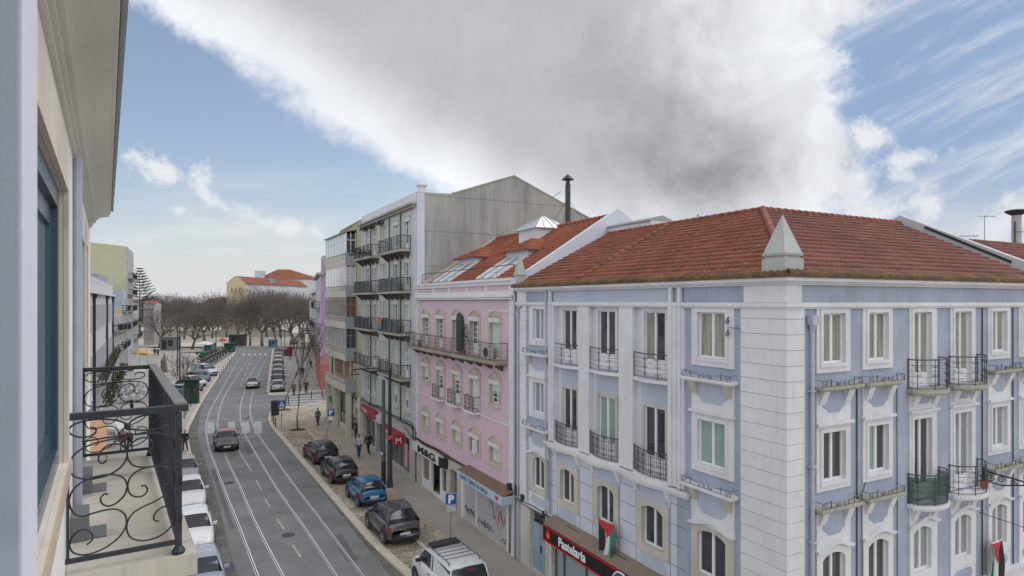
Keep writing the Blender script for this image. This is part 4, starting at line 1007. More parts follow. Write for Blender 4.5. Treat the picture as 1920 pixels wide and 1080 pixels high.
# roof
PE, PZ, PR, PRZ = -0.55, 12.98, -5.9, 16.38
b0 = FA.w(PU0, PE, PZ); sv = (FA.w(0, PR, PRZ) - FA.w(0, PE, PZ)); PSL = sv.length; sv.normalize()
mb = MB(); tile_roof(mb, b0, dA, sv, PU1 - PU0, PSL, None, None, 0.33, 0.215, 0.035); R = mb.build('roof', roof_p, T, True)
mb = MB(FA); mb.poly([(PU0, PR, PRZ), (PU1, PR, PRZ), (PU1, -11.8, 13), (PU0, -11.8, 13)]); mb.poly([(PU0, -.2, 12.9), (PU1, -.2, 12.9), (PU1, PE, 12.9), (PU0, PE, 12.9)]); mb.build('roof', roof_p, T)
mb = MB(); ridge_caps(mb, FA.w(PU0 + .2, PR, PRZ + 0.05), FA.w(PU1, PR, PRZ + 0.05)); mb.build('ridge_tiles', roof_p, R, True)
wp = plaster('pale_blue_parapet', (0.60, 0.63, 0.72), (0.35, 0.36, 0.4), 0.3, 0.05, 0.5)
mb = MB(FA)
mb.hexa([(14.68, 0.1, 12.6), (14.94, 0.1, 12.6), (14.94, -5.85, 12.6), (14.68, -5.85, 12.6), (14.68, 0.1, 13.05), (14.94, 0.1, 13.05), (14.94, -5.85, 16.72), (14.68, -5.85, 16.72)])
mb.hexa([(14.68, -5.85, 12.6), (14.94, -5.85, 12.6), (14.94, -11.5, 12.6), (14.68, -11.5, 12.6), (14.68, -5.85, 16.72), (14.94, -5.85, 16.72), (14.94, -11.5, 13.3), (14.68, -11.5, 13.3)])
mb.build('party_wall', wp, T)
mb = MB(FA); mb.hexa([(28.66, 0.0, 12.9), (28.8, 0.0, 12.9), (28.8, -5.9, 12.9), (28.66, -5.9, 12.9), (28.66, 0, 13.0), (28.8, 0, 13.0), (28.8, -5.9, 16.6), (28.66, -5.9, 16.6)]); mb.build('verge', lime_st, T)
# dormers with sloping skylights
sky_m = glass('skylight_glass', (0.42, 0.47, 0.55), 0.15)
def roofz(e): return PZ + (e - PE) / (PR - PE) * (PRZ - PZ)
for u0, u1 in ((24.9, 27.8), (18.5, 21.0)):
    D = MB(FA); D.box(u0, u1, -5.0, -2.7, 13.9, 14.80); dm_ = D.build('dormer', wp, T)
    r = MB(); c = (u0 + u1) / 2; o_ = 0.28
    a = FA.w(u0 - o_, -2.4, 14.78); b = FA.w(u1 + o_, -2.4, 14.78); p = FA.w(c, -3.6, 15.45); q = FA.w(c, -5.2, 15.55); a2 = FA.w(u0 - o_, -4.1, 14.9); b2 = FA.w(u1 + o_, -4.1, 14.9)
    def facet(o0, o1, tip, tip2=None):
        su = (o1 - o0).normalized(); mid = (o0 + o1) / 2; L = (o1 - o0).length
        up = (tip - o0) - su * ((tip - o0).dot(su)); s_l = up.length; up.normalize(); xt = (tip - o0).dot(su); xt2 = (tip2 - o0).dot(su) if tip2 else xt
        tile_roof(r, o0, su, up, L, s_l, lambda v: xt * v / s_l, lambda v: L - (L - xt2) * v / s_l, 0.28, 0.2, 0.03)
    facet(a, b, p); facet(b, FA.w(u1 + o_, -5.2, 14.78), p, q); facet(FA.w(u0 - o_, -5.2, 14.78), a, q, p)
    ridge_caps(r, a, p, 0.07); ridge_caps(r, b, p, 0.07); r.build('dormer_roof', roof_p, dm_, True)
    s_ = MB(FA); zt, zb_ = roofz(-2.7), roofz(-0.75)
    s_.hexa([(u0 + .2, -0.75, zb_ + .05), (u1 - .2, -0.75, zb_ + .05), (u1 - .2, -2.7, zt + .05), (u0 + .2, -2.7, zt + .05), (u0 + .2, -0.75, zb_ + .16), (u1 - .2, -0.75, zb_ + .16), (u1 - .2, -2.7, zt + .16), (u0 + .2, -2.7, zt + .16)]); sk = s_.build('skylight', sky_m, dm_)
    s_ = MB(FA)
    for u in (u0 + .08, (u0 + u1) / 2 - .05, u1 - .2): s_.hexa([(u, -0.73, zb_ + .05), (u + .1, -0.73, zb_ + .05), (u + .1, -2.7, zt + .05), (u, -2.7, zt + .05), (u, -0.73, zb_ + .2), (u + .1, -0.73, zb_ + .2), (u + .1, -2.7, zt + .2), (u, -2.7, zt + .2)])
    s_.build('skylight_frame', frame_w, dm_)
# lantern
mb = MB(FA); mb.box(20.5, 22.7, -6.4, -4.45, 15.0, 16.27); Ln = mb.build('roof_lantern', plaster('lantern_white', (0.68, 0.70, 0.76), (0.4, 0.4, 0.42), 0.2), T)
mb = MB(FA); c = (21.6, -5.42)
def rectp(h, k, z): return [(c[0] - h, c[1] - k, z), (c[0] + h, c[1] - k, z), (c[0] + h, c[1] + k, z), (c[0] - h, c[1] + k, z)]
mb.hexa(rectp(1.32, 1.2, 16.27) + rectp(1.32, 1.2, 16.31)); mb.hexa(rectp(1.30, 1.18, 16.311) + rectp(0.2, 0.15, 17.12)); mb.build('lantern_glazing', glass('lantern_glass', (0.62, 0.64, 0.68), 0.25), Ln)
mb = MB(FA)
for sx in (-1, 1):
    for sy in (-1, 1): mb.tube([(c[0] + sx * 1.31, c[1] + sy * 1.19, 16.33), (c[0] + sx * .2, c[1] + sy * .15, 17.14)], 0.025, 4)
for k in (-0.6, 0.0, 0.6): mb.tube([(c[0] + k, c[1] + 1.19, 16.33), (c[0] + k * .2, c[1] + .15, 17.14)], 0.02, 4); mb.tube([(c[0] - 1.31, c[1] + k, 16.33), (c[0] - .2, c[1] + k * .2, 17.14)], 0.02, 4)
for k in range(4): mb.tube([(c[0] - .3 + k * .2, c[1], 17.1), (c[0] - .3 + k * .2, c[1], 17.55 - 0.06 * (k % 2))], 0.018, 4)
mb.tube([(c[0] - .1, c[1], 17.1), (c[0] - .1, c[1], 17.7), (c[0] - .35, c[1] - .1, 18.0), (c[0] - .9, c[1] - .8, 18.55)], .022, 5); mb.build('glazing_bar', metal_g, Ln)
railing(T, FA, [(15.6, -0.30), (28.4, -0.30)], 13.12, 13.78, 1, (), iron, 7, 0.014, False, 'roof_railing')
# drainpipe, wires and boxes where the two buildings meet
mb = MB(FA)
for i in range(5): mb.tube([(u, 0.06 + 0.012 * i, 3.02 - 0.03 * i + 0.04 * sin(u * (1.1 + i * .2) + i)) for u in [15.3 + k * 0.5 for k in range(28)]], 0.016, 4)
mb.tube([(15.2, 0.1, 3.4), (15.18, 0.12, 2.2), (15.25, 0.1, 0.1)], 0.03, 6); mb.tube([(28.5, 0.1, 3.4), (28.6, 0.14, 2.7), (29.4, 0.12, 2.9), (31.0, 0.12, 3.3)], 0.025, 5); mb.build('cable', cable_m, T)
mb = MB(FA); mb.box(15.05, 15.35, 0.06, 0.2, 2.75, 3.25); mb.lathe((15.2, 0.16, 3.3), [(0.05, 0), (0.14, 0.03), (0.14, 0.1), (0.05, 0.14)], 10); mb.build('meter_box', iron, T)
# ground floor shops
gst = plaster('shopfront_stone', (0.48, 0.45, 0.40), (0.2, 0.18, 0.14), 0.5, 0.1, 0.5)
mb = MB(FA); mb.wall(15.42, 28.9, 0.0, 3.02, [(15.7, 21.05, 0.05, 2.35), (21.9, 22.9, 0.05, 2.3), (23.5, 28.0, 0.05, 2.0)], 0.0, 0.35); mb.build('wall', gst, T)
mb = MB(FA); mb.poly([(21.9, -0.35, .05), (22.9, -0.35, .05), (22.9, -0.35, 2.3), (21.9, -0.35, 2.3)]); mb.build('door', plain('dark_doorway', (0.05, 0.04, 0.035), 0.8), T)
shm = plain('galvanised_shutter', (0.50, 0.50, 0.52), 0.5, 0.2, var=0.06)
mb = MB(FA); z = 0.06
while z < 2.3: mb.box(15.72, 19.32, -0.12, -0.10, z, z + 0.062); mb.box(19.44, 21.03, -0.12, -0.10, z, z + 0.062); z += 0.07
mb.box(15.7, 21.05, -0.14, -0.121, 0.05, 2.35); mb.mi = 1; mb.box(19.33, 19.43, -0.12, -0.04, 0.05, 2.35); mb.box(20.97, 21.2, -0.1, 0.02, 0.0, 2.35); mb.box(15.6, 15.72, -0.12, 0.02, 0.0, 2.35)
SHT = mb.build('shop_shutter', [shm, frame_w], T)
# spray painted tags on the shutter
def squiggle(u0, z0, w, h, n, seed):
    rnd = random.Random(seed); P = []
    for k in range(n): P.append(Vector((u0 + w * (k / (n - 1)) + rnd.uniform(-.12, .12) * w, 0, z0 + h * rnd.random())))
    return [(p.x, -0.092, p.z) for p in catmull(P, 5)]
mb = MB(FA)
for a in ((20.85, 0.35, -1.35, 0.42, 14, 1), (20.8, 0.55, -1.2, 0.25, 10, 9), (19.2, 0.25, -1.5, 0.4, 16, 2), (18.6, 0.3, -1.2, 0.3, 12, 3), (16.6, 0.15, -0.7, 0.3, 9, 4), (17.9, 1.5, -0.5, 0.5, 7, 5), (17.4, 0.95, -0.2, 0.6, 6, 8)): mb.tube(squiggle(*a), 0.016, 4)
mb.mi = 1
for a in ((16.9, 0.75, -0.75, 1.1, 12, 6), (16.8, 0.9, -0.5, 0.8, 12, 12)): mb.tube(squiggle(*a), 0.016, 4)
mb.tube([(16.75 + 0.36 * cos(t * .3), -0.092, 1.3 + 0.55 * sin(t * .3)) for t in range(21)], 0.016, 4, True)
mb.build('graffiti', [plain('black_spray', (0.05, 0.06, 0.08), 0.7), plain('red_spray', (0.42, 0.16, 0.18), 0.7)], SHT)
# M&G shopfront
mb = MB(FA); mb.wall(23.5, 28.0, 0.05, 2.0, [(23.6, 24.4, 0.6, 1.95), (24.75, 26.2, 0.1, 1.95), (26.6, 27.8, 0.55, 1.95)], -0.1, 0.15); mb.build('shopfront', white_r, T)
mb = MB(FA); mb.box(23.6, 24.4, -0.22, -0.2, 0.6, 1.95); mb.mi = 1; mb.box(26.6, 27.8, -0.22, -0.2, .55, 1.95); mb.mi = 0; mb.box(24.75, 26.2, -1.0, -0.98, 0.1, 1.95); mb.build('shop_window', [gl_dark, glass('display_glass', (0.16, 0.11, 0.09), streak=0.7)], T)
mb = MB(FA); mb.box(24.8, 25.4, -0.6, -0.56, 0.1, 0.95); mb.mi = 1; mb.box(24.8, 25.4, -0.6, -0.58, 0.951, 1.9); mb.build('door', [frame_w, gl_gry], T)

# shop signs (things of their own)
def sign_box(name, label, fr, u0, u1, z0, z1, e0, e1, mats, roofm=None):
    t = thing(name, label, 'sign', tuple(fr.w((u0 + u1) / 2, e1, z0))); mb = MB(fr); mb.box(u0, u1, e0, e1, z0, z1); mb.build('panel', mats, t); return t
u_l, zt = FA.inv(770, 829, 0.25); u_r, zb = FA.inv(828, 877, 0.25); zt2 = FA.inv(828, 859, 0.25)[1]
sg = sign_box('shop_sign', 'grey fascia sign with black letters M&G over a shop of the pink building', FA, u_r, min(u_l, 28.9), zb, zt2, 0.01, 0.25, plain('grey_fascia', (0.62, 0.61, 0.58), 0.6, var=0.08))
text_mesh('lettering', 'M&G', 0.58, plain('black_letter', (0.015, 0.015, 0.017), 0.5), sg, FA.w(FA.inv(783, 850, .25)[0], 0.255, zb + 0.10), -dA, extrude=0.01, bold=0.025, sx=(FA.inv(783, 850, .25)[0] - FA.inv(813, 850, .25)[0]) / 1.12)
mb = MB(FA); mb.box(u_r - 0.02, u_r + 0.38, 0.26, 0.30, zb - 0.02, zt2 + 0.02); mb.box(u_r - 0.4, u_r - 0.001, 0.01, 0.24, zb, zt2); mb.build('end_panel', black_m, sg)
u0, z0 = FA.inv(770 + 770 / 4.5, 820 + 580 / 4.5, 0.75); u1, z1 = FA.inv(770 + 390 / 4.5, 820 + 275 / 4.5, 0.75); z0a = FA.inv(770 + 390 / 4.5, 820 + 330 / 4.5, 0.75)[1]
cs = thing('canopy_sign', 'pale blue canopy sign of a clinic above the shutter covered in graffiti', 'sign', tuple(FA.w((u0 + u1) / 2, 0.7, z0)))
mb = MB(FA); mb.box(u0, u1, 0.70, 0.75, z0, z0 + 0.42); mb.box(u0, u0 + 0.04, 0.02, 0.70, z0, z0 + 0.40); mb.box(u1 - 0.04, u1, 0.02, 0.70, z0, z0 + 0.40); mb.build('panel', plain('pale_blue_sign', (0.42, 0.52, 0.62), 0.5), cs)
mb = MB(FA); mb.hexa([(u0, 0.02, z0 + .56), (u1, 0.02, z0 + .56), (u1, 0.72, z0 + .40), (u0, .72, z0 + .40), (u0, .02, z0 + .60), (u1, .02, z0 + .60), (u1, .74, z0 + .44), (u0, .74, z0 + .44)]); mb.build('canopy_top', plaster('rusty_canopy', (0.20, 0.14, 0.10), (0.08, 0.06, 0.05), 0.7), cs)
text_mesh('lettering', 'CENTRO CLÍNICO DA GRAÇA', 0.30, plain('blue_letter', (0.05, 0.13, 0.26), 0.5), cs, FA.w(u1 - 0.35, 0.755, z0 + 0.11), -dA, extrude=0.006, bold=0.006, sx=(u1 - u0) * 0.158)
mb = MB(FA); c = u0 + 0.55; mb.prism([(c, z0 + .07), (c + .16, z0 + .24), (c + .12, z0 + .34), (c, z0 + .28), (c - .12, z0 + .34), (c - .16, z0 + .24)], 0.751, 0.765); mb.build('emblem', plain('red_emblem', (0.55, 0.02, 0.03), 0.5), cs)

# Pastelaria sign, flag on the blue building
m_red = plain('sign_red', (0.48, 0.012, 0.02), 0.4); m_blk = plain('sign_black', (0.012, 0.011, 0.012), 0.35)
es = 0.55; u1, zt = FA.inv(1019, 983, es); _, zb = FA.inv(1019, 1011, es)
ps = thing('shop_sign', 'black shop sign with red border reading Pastelaria over the pastry shop', 'sign', tuple(FA.w(9.0, es, zb)))
uL = u1; uR = 2.0; hh = zt - zb
mb = MB(FA); mb.box(uR, uL, 0.05, es, zb, zt); mb.build('panel', m_blk, ps)
mb = MB(FA); mb.box(uR, uL + .03, es, es + .03, zt - .045, zt + .01); mb.box(uR, uL + .03, es, es + .03, zb - .01, zb + .045); mb.box(uL - .03, uL + .03, es, es + .028, zb + .045, zt - .045); mb.box(uL + .0, uL + .03, 0.05, es, zb, zt); mb.build('border', m_red, ps)
mb = MB(FA); mb.hexa([(uR, 0.03, zt + .3), (uL, .03, zt + .3), (uL, es, zt + .02), (uR, es, zt + .02), (uR, 0.03, zt + .34), (uL, .03, zt + .34), (uL, es + .02, zt + .05), (uR, es + .02, zt + .05)]); mb.build('canopy_top', plaster('brown_canopy', (0.22, 0.18, 0.14), (0.1, 0.08, 0.07), 0.6), ps)
ut, _ = FA.inv(1047, 1010, es)
text_mesh('lettering', 'Pastelaría', hh * 0.82, plain('white_letter', (0.8, 0.8, 0.8), 0.4), ps, FA.w(ut, es + 0.012, zb + hh * 0.22), -dA, extrude=0.008, bold=0.012, sx=0.98)
mb = MB(FA); uf, _ = FA.inv(1028, 1006, es)
mb.prism([(uf - .16, zb + .16), (uf + .1, zb + .14), (uf + .2, zb + .3), (uf + .1, zb + .42), (uf + .02, zb + .58), (uf - .08, zb + .42), (uf - .2, zb + .34)], es + .001, es + .02); mb.mi = 1
mb.prism([(uf - .08, zb + .2), (uf + .06, zb + .18), (uf + .08, zb + .32), (uf, zb + .42), (uf - .08, zb + .3)], es + .021, es + .028); mb.build('flame_emblem', [m_red, plain('orange_emblem', (0.8, 0.2, 0.03), 0.5)], ps)
rd = thing('round_sign', 'round white and blue shop sign at the bottom edge beside the Pastelaria sign', 'sign', tuple(FA.w(6.75, 0.62, 2.0)))
uc, zc = FA.inv(1166, 1101, 0.62); mb = MB(FA); mb.prism([(uc + .5 * cos(2 * pi * k / 32), zc + .5 * sin(2 * pi * k / 32)) for k in range(32)], 0.60, 0.66); mb.build('disc', plain('sign_blue', (0.03, 0.10, 0.22), 0.4), rd)
mb = MB(FA); mb.tube([(uc + .49 * cos(2 * pi * k / 32), 0.665, zc + .49 * sin(2 * pi * k / 32)) for k in range(32)], 0.03, 6, True); mb.prism([(uc + .36 * cos(2 * pi * k / 32), zc + .36 * sin(2 * pi * k / 32)) for k in range(32)], 0.661, 0.668); mb.build('rim', frame_w, rd)
def cloth(parent, fr, corner_px, e, cols_rows, mats, name):
    pass
def hanging_flag(label, fr, uTL, uTR, zT, drop, e, flip=False, slope=0.0):
    """flag hung by its hoist edge: triangle on top, three vertical folds below"""
    t = thing('flag', label, 'flag', tuple(fr.w((uTL + uTR) / 2, e, zT)))
    mR = plain('flag_red', (0.50, 0.03, 0.05), 0.8); mG = plain('flag_green', (0.01, 0.24, 0.15), 0.8); mK = plain('flag_black', (0.025, 0.025, 0.028), 0.8); mW = plain('flag_white', (0.60, 0.61, 0.64), 0.8)
    n, m = 30, 34; mb = MB(fr); ids = {}
    for j in range(m + 1):
        for i in range(n + 1):
            s = i / n; v = j / m; wv = 0.05 * sin(s * 13 + v * 2.0) * (0.3 + v) + 0.03 * sin(s * 5 + v * 5)
            nar = 1 - 0.28 * v; u = uTL + (uTR - uTL) * (0.5 + (s - 0.5) * nar + 0.04 * sin(v * 5)); z = zT + slope * (s) - drop * v * (1 - 0.10 * sin(s * 7.0)); ids[i, j] = mb.pt((u, e + wv, z))
    for j in range(m):
        for i in range(n):
            s = (i + .5) / n; v = (j + .5) / m; tri = v < 0.40 * (1 - abs(s - 0.5) * 2)
            mb.mi = 0 if tri else (1 if s < 1 / 3 else (2 if s < 2 / 3 else 3)) if not flip else (0 if tri else (3 if s < 1 / 3 else (2 if s < 2 / 3 else 1)))
            mb.face((ids[i, j], ids[i + 1, j], ids[i + 1, j + 1], ids[i, j + 1]))
    mb.build('cloth', [mR, mK, mW, mG], t, True); return t
uA, zA = FA.inv(1122, 971, 0.35); uB, zB = FA.inv(1152, 986, 0.35)
hanging_flag('black white green and red flag hanging below a window above the Pastelaria sign', FA, uA, uB, zA, 1.45, 0.35, slope=zB - zA)
uA, zA = FB.inv(1857, 1020, 0.3); uB, zB = FB.inv(1881, 1014, 0.3)
hanging_flag('red, green, white and black flag hanging at the bottom right corner of the blue facade', FB, uA, uB, zA, 1.7, 0.3, True, slope=zB - zA)
potted('terracotta flower pot with green plant on a round balcony of the blue side facade', 'plant', FB, 8.95, 0.3, 6.0, 0.16, 0.22)
# iron wall lantern bracket reaching in at the right edge
t = thing('wall_lamp', 'ornate black iron bracket lamp on the blue side facade at the right edge', 'lamp', tuple(FB.w(9.55, 0.0, 6.3)))
mb = MB(FB); A0 = FB.inv(1843, 884); 
mb.tube([(9.5, 0.03, 6.55), (9.5, 0.03, 6.0)], 0.025, 6); mb.tube([(9.5, 0.03, 6.42), (9.6, 0.7, 6.35), (9.7, 1.9, 6.22)], 0.028, 6); mb.tube([(9.5, .03, 6.12), (9.58, .5, 6.05), (9.65, 1.2, 6.22), (9.7, 1.8, 6.2)], 0.022, 6)
for k in range(5):
    ee = 0.18 + k * 0.33; r = 0.13 - k * 0.014
    mb.tube([(9.55, ee + x, 6.24 + y) for x, y in scroll((0, 0), r, 0, 1.4, 14, 0.2, 1 if k % 2 else -1)], 0.016, 5)
mb.build('bracket', iron, t)
mb = MB(FB); mb.lathe((9.72, 1.95, 5.88), [(0.02, 0.34), (0.05, 0.22), (0.24, 0.12), (0.27, 0.02), (0.24, 0.0)], 16); mb.build('shade', iron, t); mb = MB(FB); mb.lathe((9.72, 1.95, 5.76), [(0.03, 0.0), (0.12, 0.03), (0.15, 0.1), (0.1, 0.13)], 12); mb.build('globe', gl_wht, t)
# ============================================================ GREEN TILED BUILDING WITH CONCRETE GABLE
def tile_facade(name, c1, c2, dz=0.14):
    m, t, b = newmat(name); p = _pos(t); s = t.nodes.new('ShaderNodeSeparateXYZ'); t.links.new(p, s.inputs[0])
    f = _mth(t, 'FRACT', _mth(t, 'DIVIDE', s.outputs[2], dz)); l = _mth(t, 'LESS_THAN', f, 0.10)
    v = t.nodes.new('ShaderNodeTexVoronoi'); v.inputs['Scale'].default_value = 7.0; t.links.new(p, v.inputs['Vector']); sc = t.nodes.new('ShaderNodeSeparateColor'); t.links.new(v.outputs['Color'], sc.inputs[0])
    c = _mix(t, sc.outputs[0], c1, c2); c = _mix(t, l, c, (c2[0] * .55, c2[1] * .55, c2[2] * .55))
    c = _mix(t, _rng(t, _nz(t, _map(t, p, (3, 3, .5)), 1.2, 6, .7), .5, .8, 0, .5), c, (0.24, 0.25, 0.21)); t.links.new(c, b.inputs['Base Color']); b.inputs['Roughness'].default_value = 0.35
    return m
m_gt = tile_facade('pale_green_tile', (0.56, 0.61, 0.58), (0.47, 0.54, 0.51))
def concrete_m(name, c1, c2, c3):
    m, t, b = newmat(name); p = _pos(t)
    c = _mix(t, _rng(t, _nz(t, _map(t, p, (1.2, 1.2, 0.12)), 1.1, 7, 0.72), .35, .65), c1, c2)
    c = _mix(t, _rng(t, _nz(t, p, 0.35, 5, .6), .42, .68, 0, .8), c, c3)
    c = _mix(t, _rng(t, _nz(t, _map(t, p, (5, 5, 0.3)), 1.0, 6, .7), .56, .75, 0, .6), c, (c2[0] * .6, c2[1] * .6, c2[2] * .6))
    s = t.nodes.new('ShaderNodeSeparateXYZ'); t.links.new(p, s.inputs[0]); f = _mth(t, 'FRACT', _mth(t, 'DIVIDE', _mth(t, 'ADD', s.outputs[2], _mth(t, 'MULTIPLY', _nz(t, p, .8, 2), .25)), 2.4)); l = _mth(t, 'MULTIPLY', _mth(t, 'LESS_THAN', f, 0.03), 0.45)
    c = _mix(t, l, c, (c2[0] * .5, c2[1] * .5, c2[2] * .5)); t.links.new(c, b.inputs['Base Color']); b.inputs['Roughness'].default_value = 0.9; _bump(t, b, _nz(t, p, 12, 6), .3, .02); return m
m_conc = concrete_m('stained_concrete', (0.38, 0.38, 0.365), (0.23, 0.235, 0.225), (0.40, 0.385, 0.345))
T = thing('apartment_building', 'tall pale green tiled apartment building with dark balconies and a bare concrete gable', 'building', tuple(FA.w(28.75, 0, 0)))
GU0, GU1 = 28.75, 42.65
dr = [(30.10, 31.15), (32.60, 33.70), (38.20, 39.30), (40.15, 41.25)]; mid = [(35.75, 36.35), (36.55, 37.10)]
lev = [15.55, 12.70, 9.80, 6.74]; hs = []
for z in lev:
    for a, b in dr: hs.append((a, b, z + 0.02, z + 2.25))
    for a, b in mid: hs.append((a, b, z + 0.7, z + 2.2))
for a, b in dr: hs.append((a + 0.05, b + 0.05, 4.55, 5.95))
for a, b in mid: hs.append((a, b, 4.6, 5.9))
mb = MB(FA); mb.wall(GU0, GU1, 3.6, 18.42, hs, 0.0, 0.2, 1); mb.mi = 2
mb.box(GU0, GU0 + 0.35, 0.001, 0.05, 3.6, 18.4); mb.box(GU1 - 0.3, GU1, 0.001, 0.05, 3.6, 18.4); mb.build('wall', [m_gt, white_r, lilac_w], T)
mb = MB(FA); mb.box(GU0 - 0.1, GU1 + 0.1, 0.001, 0.42, 18.42, 18.56); mb.box(GU0, GU1, 0.001, 0.25, 18.25, 18.419); mb.mi = 1; mb.box(GU0, GU1, -0.25, 0.05, 18.56, 19.25); mb.build('cornice', [dirty_st, white_r], T)
mb = MB(FA); m = 2.45
for a, b in dr + mid:
    for z in lev: surround(mb, a - 0.12, b + 0.12, z + (0.02 if (a, b) in dr else 0.6), z + 2.38, a, b, z + (0.02 if (a, b) in dr else 0.7), z + (2.25 if (a, b) in dr else 2.2), 0.002, 0.04)
for a, b in dr: surround(mb, a - 0.07, b + 0.17, 4.4, 6.1, a + 0.05, b + 0.05, 4.55, 5.95, 0.002, 0.05); mb.box(a - .1, b + .2, 0.003, 0.16, 4.32, 4.399)
mb.build('window_surround', lime_st, T)
gsel2 = [gl_dark, gl_gry, gl_wht, gl_dark, gl_gry]
k = 0
for z in lev:
    for a, b in dr:
        k += 1; win(T, FA, a, b, z + 0.02, z + 2.25, -0.1, gsel2[(k * 3) % 5], kick=0.4, bars=2, fw=0.06)
        if z in (12.70, 9.80) or z == 15.55 and a < 34: 
            mb = MB(FA); mb.box(a, b, -0.06, 0.02, z + 1.95, z + 2.24); mb.build('roller_shutter', shutter_m, T)
    for a, b in mid: win(T, FA, a, b, z + 0.7, z + 2.2, -0.1, gsel2[(k + 1) % 5], double=False, bars=1, fw=0.05)
for i, (a, b) in enumerate(dr):
    win(T, FA, a + 0.05, b + 0.05, 4.55, 5.95, -0.1, gl_dark, bars=1, sill=0.1)
    if i < 2:
        mb = MB(FA); mb.box(a + .1, b, -0.09, -0.05, 5.15, 5.93); mb.build('roller_shutter', shutter_m, T)
for a, b in mid: win(T, FA, a, b, 4.6, 5.9, -0.1, gl_gry, double=False, bars=1, fw=0.05)
m_scr = glass('balcony_screen', (0.16, 0.20, 0.195), 0.3, streak=0.3)
for z in lev:
    for (a, b) in ((29.85, 35.30), (37.40, 42.62)):
        mb = MB(FA); mb.box(a, b, 0.003, 0.78, z - 0.16, z); mb.mi = 1
        for j in range(5): u = a + 0.25 + j * (b - a - 0.7) / 4; mb.hexa([(u, 0.003, z - .6), (u + .2, .003, z - .6), (u + .2, .1, z - .6), (u, .1, z - .6), (u, .003, z - .16), (u + .2, .003, z - .16), (u + .2, .65, z - .16), (u, .65, z - .16)])
        B = mb.build('balcony', [dirty_st, plaster('bracket_dark_%d' % int(z), (0.12, 0.10, 0.09))], T)
        railing(B, FA, [(a + .04, .02), (a + .04, .74), (b - .04, .74), (b - .04, .02)], z, z + 0.92, 1, (0.2, 0.4, 0.6, 0.8), iron, 46, 0.016, z != 12.70)
        if z in (12.70, 9.80):
            mb = MB(FA); mb.box(a + .8, b - .12, 0.66, 0.69, z + .08, z + .85); mb.build('balcony_screen', m_scr, B)
# washing and flower boxes on the balconies
for (uu, zz, cc_, lab) in ((34.6, 9.95, (.45, .10, .10), 'red and blue cloth hung over a balcony of the green tiled building'),):
    t = thing('hanging_cloth', lab, 'cloth', tuple(FA.w(uu, .8, zz))); mb = MB(FA); mb.box(uu - .45, uu + .45, .775, .80, zz + .35, zz + .85); mb.mi = 1; mb.box(uu - .45, uu + .35, .775, .80, zz + .0, zz + .349); mb.build('cloth', [plain('red_cloth_hung', (.42, .14, .13), .8), plain('blue_cloth_hung', (.12, .17, .30), .8)], t)
for uu, zz in ((38.8, 18.0), (40.9, 18.0), (36.4, 18.0)):
    leafy('foliage', '', '', tuple(FA.w(uu, .2, zz)), (.5, .3, .22), 120, .09, lf2, lf3, parent=T)
leafy('foliage', '', '', tuple(FA.w(40, .5, 15.95)), (2.0, .3, .35), 320, .09, plain('dry_plant', (.10, .06, .045), .9), lf2, parent=T)
# gable
mb = MB(FA); g = [(-0.0, 0.0), (-0.0, 19.25), (-2.6, 19.32), (-7.3, 20.95), (-14.0, 18.25), (-14.0, 0.0)]
a = [mb.pt((GU0 - 0.06, e, z)) for e, z in g]; b = [mb.pt((GU0 + 0.25, e, z)) for e, z in g]
mb.face(a); mb.face(b[::-1])
for i in range(6): mb.face((a[i], a[(i + 1) % 6], b[(i + 1) % 6], b[i]))
mb.build('gable_wall', m_conc, T)
mb = MB(FA); mb.hexa([(GU0 - .10, -2.6, 19.32), (GU0 + .3, -2.6, 19.32), (GU0 + .3, -7.3, 20.95), (GU0 - .1, -7.3, 20.95), (GU0 - .1, -2.6, 19.42), (GU0 + .3, -2.6, 19.42), (GU0 + .3, -7.3, 21.05), (GU0 - .1, -7.3, 21.05)])
mb.hexa([(GU0 - .10, -7.3, 20.95), (GU0 + .3, -7.3, 20.95), (GU0 + .3, -14, 18.25), (GU0 - .1, -14, 18.25), (GU0 - .1, -7.3, 21.05), (GU0 + .3, -7.3, 21.05), (GU0 + .3, -14, 18.35), (GU0 - .1, -14, 18.35)]); mb.build('coping', dirty_st, T)
mb = MB(FA); mb.mi = 0; mb.poly([(GU0 + .2, -2.6, 19.2), (GU1, -2.6, 19.2), (GU1, -7.3, 20.9), (GU0 + .2, -7.3, 20.9)]); mb.poly([(GU0 + .2, -7.3, 20.9), (GU1, -7.3, 20.9), (GU1, -14, 18.2), (GU0 + .2, -14, 18.2)]); mb.build('roof', roof_a, T)
mb = MB(FA); mb.box(29.0, 29.5, -0.75, -0.35, 19.25, 19.75); mb.box(28.9, 29.6, -0.85, -0.25, 19.75, 19.85); mb.build('chimney', [white_r], T)
mb = MB(FA); mb.poly([(GU0, -14, 0), (GU1, -14, 0), (GU1, -14, 18.2), (GU0, -14, 18.2)]); mb.poly([(GU1, 0, 3), (GU1, -14, 3), (GU1, -14, 18.2), (GU1, -0, 18.2)]); mb.build('wall', m_conc, T)
mb = MB(FA); mb.box(GU0 - 0.08, GU0 - 0.061, -0.55, -0.0, 13.0, 19.2); mb.build('render_strip', lilac_w, T)
mb = MB(FA)
for u in (31.9, 34.6, 39.72): mb.tube([(u, 0.08, 18.2), (u, 0.08, 3.5)], 0.045, 6)
mb.build('drainpipe', iron_old, T)
mb = MB(FA)
for i in range(4): mb.tube([(u, 0.1 + .02 * i, 3.75 - 0.05 * i + 0.08 * sin(u * (0.9 + i * .3) + i)) for u in [29 + k * 0.6 for k in range(24)]], 0.02, 4)
for i in range(3): mb.tube([(29.1 + .1 * i, 0.1, 3.7), (28.9 + .08 * i, 0.16, 3.1), (28.8, 0.12, 2.5)], 0.02, 4)
mb.build('cable', cable_m, T)
